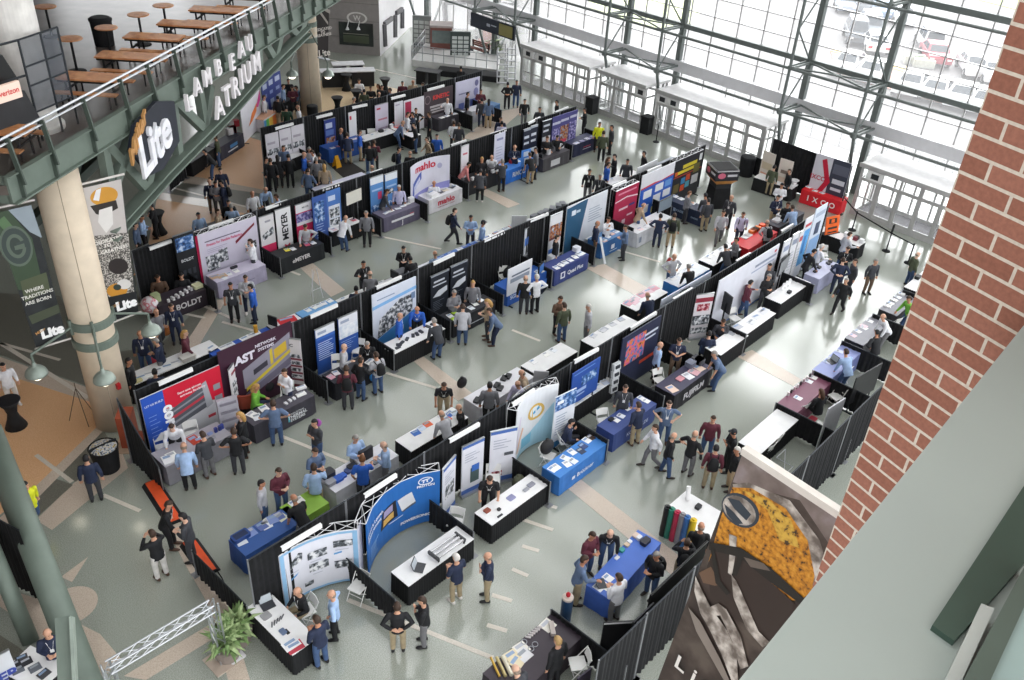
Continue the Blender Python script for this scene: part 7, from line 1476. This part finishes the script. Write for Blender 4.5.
def kiosk_board(u,v,w_,h_,label,yaw,col='3c4644'):
    p=P(u,v); t=thing('directory_board',label,'sign',(p.x,p.y,0),yaw); q=MB(); q.box(-w_/2,w_/2,-.12,.12,.25,h_); q.obj('case',mat(col,.4),t); q=MB(); q.box(-w_/2+.1,w_/2-.1,-.1,.1,0,.25); q.obj('plinth',DKMETAL,t)
    graphic(t,flatmap((-w_/2,-.12,.25),(1,0,0),(0,0,1),(0,-1,0)),w_,h_-.25,[(.08+.29*i,.08+.16*j,.32+.29*i,.2+.16*j,'c3c9c6') for i in range(3) for j in range(5)],off=.01); return t
kiosk_board(422,47,1.4,2.3,'tall grey framed directory board beside the red-brown kiosk',-.9,'7d8280'); kiosk_board(460,61,1.45,2.1,'tall dark green directory board before the far stage',-.7)
p=P(441,53); t=thing('vending_kiosk','red-brown square kiosk with a glass front by the far windows','kiosk',(p.x,p.y,0),-.75); q=MB(); q.box(-.8,.8,-.65,.65,0,2.0); q.obj('cabinet',mat('7a4a42',.5),t); q=MB(); q.box(-.85,.85,-.7,.7,2.0,2.15); q.obj('canopy',mat('a99f9c',.5),t); q=MB(); q.box(-.68,.68,-.68,-.64,.9,1.8); q.obj('glass_front',mat('6f7a78',.15),t)
p=P(478,55); t=thing('bench','brown slatted bench by the far windows','bench',(p.x,p.y,0),heading(478,55,10,3.2))
q=MB()
for i in range(3): q.box(-.9,.9,-.25+.17*i,-.12+.17*i,.42,.46)
q.obj('seat',mat('7a4a40',.6),t); q=MB()
for i in range(3): q.box(-.9,.9,.27,.31,.55+.14*i,.66+.14*i)
q.obj('backrest',mat('7a4a40',.6),t)
for x in (-.8,.8): q=MB(); q.box(x-.04,x+.04,-.25,.3,0,.42); q.box(x-.04,x+.04,.25,.33,.42,.95); q.obj('leg',DKMETAL,t)
a=W(2.6,4.05,-2.2); 
sA=PV(471.5,12,W(0,0,-2.2),WN); sB=PV(515.6,24,W(0,0,-2.2),WN); d=Vector((sB.x-sA.x,sB.y-sA.y,0)); L=d.length; t=thing('hanging_sign','long dark hanging sign with a yellow patch on the steel truss','sign',(sA.x,sA.y,0),math.atan2(d.y,d.x)); zb2=sA.z+.1; zb=zb2-1.25
q=MB(); q.box(0,L,-.06,.06,zb+.2,zb2-.1); q.obj('board',mat('2a2f3a',.5),t); graphic(t,flatmap((0,-.06,zb+.2),(1,0,0),(0,0,1),(0,-1,0)),L,zb2-zb-.3,[(.66,.1,.96,.9,'8a8452'),(.38,.4,.46,.6,'aab0ba'),(.48,.52,.6,.6,'aab0ba')],off=.02)
for x in (.3,L-.3): q=MB(); q.tube((x,0,zb2-.1),(x,.3,zb2+.5),.02,n=6); q.obj('hanger',DKMETAL,t)
def bush(u,v,h,r,label,n=60,col='6f8a55',pot='8a7f78',seed=1,z0=.4):
    p=P(u,v); t=thing('potted_plant',label,'plant',(p.x,p.y,0)); rr=random.Random(seed)
    q=MB(); q.lathe([(r*.55,0),(r*.7,z0),(r*.6,z0+.02)],n=16); q.obj('planter',mat(pot,.6),t)
    q=MB()
    for i in range(n):
        a_=rr.uniform(0,2*PI); el=rr.uniform(.15,1.2); L=rr.uniform(.5,1)*h; d=Vector((math.cos(a_)*math.cos(el),math.sin(a_)*math.cos(el),math.sin(el))); s=Vector((-math.sin(a_),math.cos(a_),0))*(.05*h+.02)
        b0=Vector((rr.uniform(-.3,.3)*r,rr.uniform(-.3,.3)*r,z0+rr.uniform(0,.35)*h)); m_=b0+d*L*.55; e_=b0+d*L+Vector((0,0,-.25*L)); k=i%2
        q.face([b0,m_+s,m_+Vector((0,0,.02)),b0+Vector((0,0,.01))],k); q.face([b0,m_+Vector((0,0,.02)),m_-s],k); q.face([m_+s,e_,m_+Vector((0,0,.02))],k); q.face([m_+Vector((0,0,.02)),e_,m_-s],k)
    q.obj('foliage',[mat(col,.5),mat('98ac7a',.5)],t); return t
bush(240,640,.75,.5,'leafy potted plant at the end of the truss gantry, right clump',90,seed=3); bush(228,656,.75,.5,'leafy potted plant at the end of the truss gantry, front clump',90,seed=4); bush(505,58,2.2,.6,'thin tall potted tree by the far windows',60,'5f6f55',seed=5)
gadget(237,658,'white folded paper on the floor behind the plants',(.4,.25,.02),'dcdcdf',z=0,name='paper',cat='paper')
# truss gantry on the floor, lower left
def truss3(a,b,w_,label):
    a=Vector(a); b=Vector(b); d=(b-a); L=d.length; dn=d.normalized(); s=dn.cross(Vector((0,0,1))); s=s.normalized() if s.length>.1 else Vector((1,0,0)); u=s.cross(dn).normalized(); q=MB(); n=max(3,int(L/.32))
    c4=[s*w_/2+u*w_/2,s*-w_/2+u*w_/2,s*-w_/2-u*w_/2,s*w_/2-u*w_/2]
    for c in c4: q.tube(a+c,b+c,.024,n=6)
    for k in range(4):
        for i in range(n): p0=a+d*(i/n)+c4[k]; p1=a+d*((i+1)/n)+c4[(k+1)%4]; q.tube(p0,p1,.012,n=5,cap=False)
    return q
g0=P(212,606,2.0); g1=P(108,668,2.0); t=thing('truss_gantry','silver lattice truss gantry standing at the lower left','gantry',(0,0,0))
truss3((g1.x,g1.y,2.0),(g0.x,g0.y,2.0),.22,'').obj('crossbeam',CHROME,t); truss3((g0.x,g0.y,0),(g0.x,g0.y,2.1),.2,'').obj('leg',CHROME,t); truss3((g1.x,g1.y,0),(g1.x,g1.y,2.1),.2,'').obj('leg',CHROME,t)
q=MB(); q.box(g0.x-.35,g0.x+.35,g0.y-.35,g0.y+.35,0,.02); q.box(g1.x-.35,g1.x+.35,g1.y-.35,g1.y+.35,0,.02); q.obj('base_plate',mat('b9a99c',.5),t)
# orange floor scanner tracks
for (p0,p1,l) in [((150,481),(176,521),'upper'),((188,540),(211,572),'lower')]:
    a=P(*p0,.1); b=P(*p1,.1); d=b-a; t=thing('cable_ramp','orange and black cable ramp on the floor, %s of two at the left' % l,'ramp',((a+b)/2).to_tuple()[:2]+(0,),math.atan2(d.y,d.x)); L=d.length
    q=MB(); q.hexa([(-L/2,-.27,0),(L/2,-.27,0),(L/2,.27,0),(-L/2,.27,0),(-L/2,-.17,.1),(L/2,-.17,.1),(L/2,.17,.1),(-L/2,.17,.1)]); q.obj('base',BLACK,t); q=MB(); q.box(-L/2+.03,L/2-.03,-.16,.16,.1,.115); q.obj('lid',mat('e2572c',.5),t)
q=MB(); q.path([P(137,459,.02),P(142,466,.02),P(147,474,.02),P(152,480,.02)],.015,6); o=q.obj('cable',BLACK); tag(o,'black cables running to the upper orange ramp','cable')
q=MB(); q.path([P(214,566,.02),P(222,578,.02),P(228,592,.02),P(238,602,.02),P(240,612,.02)],.016,6); o=q.obj('cable',BLACK); tag(o,'loose black cables beside the drape end at the lower left','cable')
# lectern-like brown box, bin of bottles
p=P(127,455); t=thing('wooden_stand','tall red-brown wooden stand on a platform beside the broad column','stand',(P(120,415,1.2).x+.1,P(120,415,1.2).y-.1,0),-.75); q=MB(); q.hexa([(-.22,-.24,.06),(.22,-.24,.06),(.22,.24,.06),(-.22,.24,.06),(-.22,-.24,1.25),(.22,-.24,1.25),(.22,.24,1.35),(-.22,.24,1.35)]); q.obj('body',mat('94462f',.5,var=.08),t); q=MB(); q.box(.22,.62,-.22,.22,.06,.4); q.obj('low_box',mat('8a412c',.5),t); q=MB(); q.box(-.45,.75,-.45,.45,0,.06); q.obj('platform',mat('b09a84',.6),t)
p=P(103,447,.85); t=thing('drinks_bin','black round tub full of bottles and packets beside the broad column','bin',(p.x,p.y,0)); q=MB(); q.lathe([(.34,0),(.42,.82),(.44,.86),(.38,.84)],n=28); q.obj('tub',BLACK,t); q=MB(); q.lathe([(.4,.84),(.3,.9),(.15,.93),(.02,.94)],n=24); q.obj('contents',[ramp_mat('bottles_mix',[(.38,'2a2c30'),(.46,'8a93a0'),(.52,'c9cdd4'),(.6,'b89a4a'),(.68,'4a5a3a')],14)],t)
q=MB(); q.box(-.42,.42,-.02,.02,.86,.96); q.obj('divider',DKMETAL,t)
p=P(84,420); t=thing('tripod','thin dark tripod on the tan floor left of the broad column','tripod',(p.x,p.y,0)); q=MB()
for k in range(3): q.tube((0,0,1.3),(.45*math.cos(k*2.1+.4),.45*math.sin(k*2.1+.4),0),.012,n=6)
q.tube((0,0,1.2),(0,0,1.5),.014,n=6); q.obj('legs',mat('5a4a3a',.5),t)
# green pipe columns near the camera, lower left
t=thing('column','thick leaning green steel pipe at the lower left',None,P(92,694),kind='structure'); q=MB(); e=P(-12,430,3.4)-P(92,694); q.tube((0,0,0),e,.33,n=32); q.obj('shaft',GREEN,t,smooth=True)
t=thing('column','slim leaning green steel pipe behind the thick one',None,P(31,642),kind='structure'); q=MB(); e=P(-14,535,2.4)-P(31,642); q.tube((0,0,0),e,.2,n=28); q.obj('shaft',GREEN,t,smooth=True)
a=P(63,617,3.0); b=P(67,700,2.0); t=thing('column','flat green steel post on the thick pipe',None,b,kind='structure'); q=MB(); q.bar((0,0,0),a-b,.3,.12); q.obj('plate',GREEN,t); q=MB(); s_=(P(72,617,3.0)-a)*1.0; q.bar(s_,a-b+s_,.06,.3); q.obj('flange',mat('8c978e',.5),t)
a=P(-30,560); b=P(44,602); t=thing('black_screen','black cloth screen on a frame behind the thick green pipe','screen',(a.x,a.y,0),math.atan2(b.y-a.y,b.x-a.x)); L=(b-a).length; curtain_mesh(L,2.6).obj('cloth',mat('0c0c0e',.9),t,smooth=True); q=MB(); q.tube((0,0,2.6),(L,0,2.6),.02,n=6); q.obj('top_rail',DKMETAL,t)
# corner booth at the bottom left
table((2,672),(40,691),'white-topped table of framed pictures at the bottom left corner',D=.8,snap=0)
fl_([(18,657),(26,662),(35,668),(44,674),(10,663),(18,670)],'small dark framed picture on the corner table',cols=('4a4b50','2f3036','6a6f78'),size=(.26,.22)); stand_board('rollup',(-14,662),(9,650),'white banner with blue capitals at the bottom left corner',z=1.5,base='cfd2d8',texts=[('ER',.62,.5,.4,'3a4a9c',0,.04)])
# left booth by the far tan column, tables under the bridge
for i,(tl,tr) in enumerate([((261,83),(267,79)),((267,78),(273,74.5)),((273,74),(280,70))]):
    stand_board('rollup',tl,tr,'dark blue banner with white print, '+['left','middle','right'][i]+' of three by the far tan column',z=2.1,base='2f3f86',patches=[(.15,.75,.8,.9,'b9c3de'),(.2,.1,.8,.35,'9aa6c0'),(.2,.5,.7,.6,'8a98c8')])
stand_board('flat',(240,106),(259,88),'white display with a rainbow splash under the footbridge',z=2.2,base='dad9e2',patches=[([(.3,.3),(.5,.55),(.8,.7),(.75,.5),(.5,.35)],'e07a3a'),([(.75,.6),(1,.95),(1,.7),(.85,.55)],'c83a8a')])
table((263,120),(277,111),'white counter with a rainbow-striped front near the far tan column',top='d9a98a',skirt='d3cfd6',throw=True,patches=[(0,.1,.15,.9,'4a8ac8'),(.15,.1,.35,.9,'5fae5a'),(.35,.1,.6,.9,'d9b04a'),(.6,.1,1,.9,'d9763a')])
table((284,103),(305,92),'black-skirted table at the booth beside the far tan column',top='1f2024'); drape((P(236,112).x,P(236,112).y),(P(262,118).x,P(262,118).y),1.0,'low black drape under the rainbow display',name='side_drape')
table((219,148),(243,133),'dark navy table with white chairs and red goods under the footbridge',top='2a2c3a',skirt='26283a',throw=True,patches=[(.4,.5,.7,.75,'3f7fb8'),(.3,.3,.7,.4,'c9cdd6')]); table((191,163),(214,148),'black table of flyers under the footbridge',top='1f2024')
for u,v,c in ((226,130,'e3e0e2'),(231,127,'e3e0e2'),(236,126,'c8454f'),(222,133,'d9d3d6'),(233,130,'c84a4f')): gadget(u,v,'white and red boxed goods on the navy table under the footbridge',(.35,.3,.35),c,name='box',cat='box',group='boxed goods under the footbridge')
drape((P(187,178).x,P(187,178).y),(P(170,192).x,P(170,192).y),1.0,'low dark drape end under the footbridge',name='side_drape')
p=P(337,167); t=thing('wet_floor_sign','yellow wet floor sign on the dark mat near the royal blue table','sign',(p.x,p.y,0)); q=MB(); q.hexa([(-.18,-.2,0),(.18,-.2,0),(.18,-.16,0),(-.18,-.16,0),(-.1,-.02,.65),(.1,-.02,.65),(.1,.02,.65),(-.1,.02,.65)]); q.obj('front_panel',mat('e0a21c',.5),t); q=MB(); q.hexa([(-.18,.16,0),(.18,.16,0),(.18,.2,0),(-.18,.2,0),(-.1,-.02,.65),(.1,-.02,.65),(.1,.02,.65),(-.1,.02,.65)]); q.obj('rear_panel',mat('e0a21c',.5),t)
q=MB(); q.prism([(p.x,p.y) for p in (P(327,163),P(345,158),P(366,172),P(346,180))],.0,.02); o=q.obj('floor_mat',mat('2b2826',.9)); tag(o,'dark floor mat before the royal blue table of the far row','mat')
# red IXCO stand between the lobbies and the black-draped stand beside it
dA=P(774,138,2.44); dB=P(853,166,2.44); dA.z=dB.z=0; n_=Vector((dB.y-dA.y,-(dB.x-dA.x),0)).normalized(); n_=-n_ if n_.dot(-dA)<0 else n_
drape((dB.x,dB.y),(dA.x,dA.y),2.44,'tall black drape behind the red table between the lobbies'); d_=(dB-dA).normalized(); dC=dA+Vector((-d_.y,d_.x,0))*-.0+d_*-1.0; drape((dA.x,dA.y),(dC.x,dC.y),1.1,'low black drape end behind the two flyer-covered boards')
bz=PV(834,158.5,dA+n_*.4,n_).z
stand_board('flat',(817,153),(852,164),'grey and dark display with a red chevron behind the red table',z=bz,base='c9c9d2',patches=[([(.5,0),(.5,1),(1,1),(1,0)],'3a3d4c'),([(.2,.9),(.32,.95),(.55,.5),(.3,.1),(.18,.15),(.4,.5)],'b8203a'),(.6,.5,.95,.6,'c9ccd6'),(.6,.36,.9,.42,'c9ccd6'),(.55,.7,.98,.9,'5a5d6c')],texts=[('IXCO',.2,.52,.34,'b8203a',0,.015)])
table((802,189),(842,202),'bright red cloth-covered table with white capitals between the lobbies',top='d8262e',skirt='d0202c',throw=True,text=[('I',.2,.52,.4,'f0e6e8',0,.03),('X',.38,.52,.4,'f0e6e8',0,.02),('C',.58,.52,.4,'f0e6e8',0,.02),('O',.8,.52,.4,'f0e6e8',0,.02)],D=.8,snap=0); fl_([(808,187),(815,191),(822,193)],'white leaflet on the bright red table')
table((754,177),(792,189),'white-topped black-skirted table of flyers left of the red table',D=.8,snap=0); stand_board('flat',(764,150),(776,155),'pale flyer-covered board, left of two by the lobby',z=2.0,base='d9cfc6',patches=[(.1,.1,.9,.4,'d9a08a'),(.1,.5,.9,.7,'c9b9a0')]); stand_board('flat',(781,158),(794,162),'pale flyer-covered board, right of two by the lobby',z=2.0,base='d9cfc6',patches=[(.1,.1,.9,.5,'d6bfae'),(.2,.6,.9,.7,'8a7a70')])
p=P(795,180,1.0); q=MB(); q.lathe([(.2,0),(.13,.1),(.13,.9),(.24,1.0)],n=12); o=q.obj('pedestal',WHITE,loc=(p.x,p.y,0)); tag(o,'white slim pedestal left of the bright red table','pedestal')
for i,(u,v,l) in enumerate([(591,113,'between the farthest and second lobby'),(646,133,'between the second and wide lobby'),(745,175,'at the near end of the wide lobby')]):
    p=P(u,v); t=thing('litter_bin','black litter bin '+l,'bin',(p.x,p.y,0)); q=MB(); q.box(-.3,.3,-.3,.3,0,1.0) if i<2 else q.lathe([(.4,0),(.42,1.0)],n=20); q.obj('body',BLACK,t); q=MB(); q.box(-.33,.33,-.33,.33,1.0,1.08) if i<2 else q.lathe([(.44,1.0),(.4,1.1),(.2,1.12)],n=20); q.obj('lid',BLACK,t)
st=[(839,214,'beside the red table'),(852,230,'left of the sign post'),(886,251,'mid rope line'),(908,263,'by the brick pillar'),(656,142,'beside the wide lobby'),(580,106,'beside the farthest lobby')]; tops_=[]
for u,v,l in st:
    p=P(u,v); t=thing('stanchion','black rope stanchion '+l,'stanchion',(p.x,p.y,0)); q=MB(); q.lathe([(.2,0),(.19,.03),(.035,.06),(.03,.98),(.05,1.02)],n=14); q.obj('post',BLACK,t); tops_.append(Vector((p.x,p.y,.95)))
    if v==251: q=MB(); q.box(-.1,.1,-.02,.02,1.0,1.4); q.obj('sign_plate',BLACK,t)
q=MB()
for a,b in zip(tops_[:4],tops_[1:4]): q.bar(a,b,.02,.06)
o=q.obj('belt_barrier',BLACK); tag(o,'black belt stretched along the rope stanchions','barrier')
# bags and jackets
def bagth(u,v,z,label,col='1b1b1f',r=.22):
    q=MB(); q.ball((0,0,0),r,rx=1.1,ry=.7,rz=1.1,n=7); q.lathe([(.05,r*1.0),(.07,r*1.15),(.02,r*1.2)],n=8); o=q.obj('bag',mat(col,.7),loc=P(u,v,z)+Vector((0,0,.02)),smooth=True); return tag(o,label,'bag')
bagth(547,447,.7,'dark jacket hung over the white chair, gold-ring display','2a2a2c',.25); bagth(508,273,.6,'black jacket on the white chair left of the low white board',r=.25); bagth(518,482,.55,'dark green bag on a chair behind the three-banner table','3f4232'); bagth(268,386,.5,'black coat on the chair behind the slate table',r=.24); bagth(669,262,.95,'red bag held at the side of the pale grey-shirted man','a83a3a',.15); bagth(462,383,.3,'black bag under the brochure table end',r=.2); bagth(166,331,.35,'patterned yellow and red tote bag in the left aisle','b8703a',.2); bagth(152,361,.3,'red bag beside the man in navy in the left aisle','a83040',.18); bagth(318,424,.9,'purple leaflet bag held by the man in the aisle','9a4a9c',.12); bagth(374,377,.35,'bright blue shopping bag before the black table','3f8fd8',.17); 
p=P(245,397,.5); t=thing('armchair','round red-brown armchair behind the slate table','chair',(p.x,p.y,0),-.3); q=MB(); q.lathe([(.3,.1),(.36,.2),(.36,.42),(.3,.45)],n=20); q.obj('seat',mat('2a2426',.6),t,smooth=True)
q=MB()
for k in range(12): a0=PI*.35+k*PI*1.3/12; a1=a0+PI*1.3/12; q.hexa([(.34*math.cos(a0),.34*math.sin(a0),.3),(.42*math.cos(a0),.42*math.sin(a0),.3),(.42*math.cos(a1),.42*math.sin(a1),.3),(.34*math.cos(a1),.34*math.sin(a1),.3),(.38*math.cos(a0),.38*math.sin(a0),.85),(.46*math.cos(a0),.46*math.sin(a0),.85),(.46*math.cos(a1),.46*math.sin(a1),.85),(.38*math.cos(a1),.38*math.sin(a1),.85)])
q.obj('backrest',mat('9a4534',.5),t); q=MB(); q.lathe([(.3,0),(.28,.04),(.05,.06),(.05,.12)],n=14); q.obj('base',DKMETAL,t)

# ================================================================== cars outside
def car_proto(suv):
    t=thing('car','','car'); H_=1.75 if suv else 1.42; L=4.6; b=MB(); w=.9
    low=[(-2.3,.35),(-2.3,.75),(-2.2,.9),(-1.2,.95),(1.7,.95) if not suv else (2.2,1.0),(2.25,.85),(2.3,.4)]
    n=len(low)
    for sgn in (-1,1):
        k=len(b.v); b.v+=[(x,sgn*w,z) for x,z in low]; b.f.append(tuple(range(k,k+n)) if sgn<0 else tuple(reversed(range(k,k+n)))); b.m.append(0)
    for i in range(n):
        j=(i+1)%n; b.f.append((j,i,n+i,n+j)); b.m.append(0)
    cab=[(-1.15,.93),(-.45,H_),(1.0 if not suv else 1.9,H_),(1.75 if not suv else 2.2,.95)]
    k=len(b.v); b.v+=[(x,s*(w-.04 if z<1 else w-.2),z) for s in (-1,1) for x,z in cab]; b.f+=[(k,k+1,k+2,k+3),(k+7,k+6,k+5,k+4),(k+1,k+5,k+6,k+2),(k,k+4,k+5,k+1),(k+3,k+2,k+6,k+7)]; b.m+=[0]*5
    b.obj('body',WHITE,t)
    g=MB(); o=.012
    def lp(a,b_,f): return tuple(x+(y-x)*f for x,y in zip(a,b_))
    V=b.v[k:k+8]
    for q4 in ((0,1,2,3),(4,5,6,7)):
        s=-1 if q4[0]==0 else 1; c=[V[i] for i in q4]; f=lambda u,v: tuple(p+(s*o if d==1 else 0) for d,p in enumerate(lp(lp(c[0],c[3],u),lp(c[1],c[2],u),v)))
        for u0,u1 in ((.08,.48),(.53,.92)): g.face([f(u0,.12),f(u1,.12),f(u1,.88),f(u0,.88)])
    for c,dx in (((V[0],V[4],V[5],V[1]),-o),((V[3],V[7],V[6],V[2]),o)):
        f=lambda u,v: tuple(p+(dx if d==0 else .006 if d==2 else 0) for d,p in enumerate(lp(lp(c[0],c[1],u),lp(c[3],c[2],u),v))); g.face([f(.08,.1),f(.92,.1),f(.92,.9),f(.08,.9)])
    g.obj('window',mat('3a4148',.1),t)
    for x in (-1.45,1.4):
        for y in (-.86,.86): q=MB(); q.tube((x,y-.11,.33),(x,y+.11,.33),.33,n=16); wl=q.obj('wheel',mat('26272a',.7),t); q=MB(); q.tube((x,y-.12,.33),(x,y+.12,.33),.18,n=12); q.obj('hub_cap',mat('a9abaf',.3,.5),wl)
    q=MB()
    for y in (-.65,.65): q.box(-2.32,-2.2,y-.17,y+.17,.62,.76)
    q.obj('headlamp',mat('e9e9ea',.2),t); q=MB()
    for y in (-.68,.68): q.box(2.2,2.33,y-.15,y+.15,.62,.8)
    q.obj('tail_lamp',mat('b8283a',.3),t); return t
sed=car_proto(False); suv=car_proto(True); used={}
cars=[(849,62,0,'e6e6e8','white sedan at the left end of the kerb row outside',1),(873,70,0,'d9d9dc','silver sedan in the kerb row, behind a steel post',1),(912,82,0,'e9e9ea','white sedan in the kerb row, left of three together',1),(938,87,0,'ececec','white sedan in the kerb row, middle of three together',1),(963,94,0,'e9e9ea','white sedan in the kerb row, right of three together',1),(986,100,0,'dcdcde','white sedan half hidden by the brick pillar',1),
 (857,32,1,'5a6068','dark grey pickup-like car parked in the lot',2),(871,26,1,'70767c','grey car behind the dark grey one in the lot',2),(876,41,0,'dcdce0','white car with dark glass in the middle of the lot',2),(930,39,1,'c9cacd','silver sport utility car in the lot',2),(936,52,0,'a83a4a','red car parked in the lot',2),(974,64,0,'dcdce0','white car alone in the lot near the brick pillar',2),(992,70,0,'b9bbc0','grey car cut off by the brick pillar',2),(846,2,1,'a9b4c6','pale blue car in the farthest lot row, left',2),(862,3,1,'8a8f96','grey car in the farthest lot row, middle',2),(880,8,0,'7f97b8','blue car in the farthest lot row, right',2),(903,14,0,'e3e3e6','white car at the top edge of the lot',2)]
for u,v,k,c,l,dirn in cars:
    pr=(sed,suv)[k]
    if k in used: o=copy_tree(pr)
    else: o=pr; used[k]=1
    p=P(u,v,.7); o.location=(p.x,p.y,0); o.rotation_euler[2]=math.atan2(WN.y,WN.x)+(0.25 if dirn==1 else .6)+(PI if v%2 else 0)
    o['label']=l; o['group']='cars in the parking lot'
    for ch in o.children:
        if ch.name.startswith('body'): ch.material_slots[0].link='OBJECT'; ch.material_slots[0].material=mat(c,.3,spec=.6,var=.0)
for u,v,l in [(915,58,'left'),(924,61,'right')]:
    p=P(u,v,.4); q=MB(); q.box(-.6,.6,-.8,.8,0,.6); q.box(-.45,.45,-.65,.65,.6,.64,1); o=q.obj('utility_box',[mat('b9bcb4',.6),mat('8a9a7a',.7)],loc=(p.x,p.y,0),rz=.5); tag(o,'grey-green utility cabinet in the lot, %s of two near the red car' % l,'cabinet')
# rows of far bike racks and rails by the glass, outside
t=thing('fence_rail','pale steel railing line outside the window wall','railing'); q=MB()
for s in range(-52,14): q.tube(W(s,0,6),W(s,1.1,6),.03,n=5)
for z in (.4,.75,1.1): q.tube(W(-52,z,6),W(14,z,6),.03,n=5)
q.obj('rail',mat('b9bcc0',.5),t)
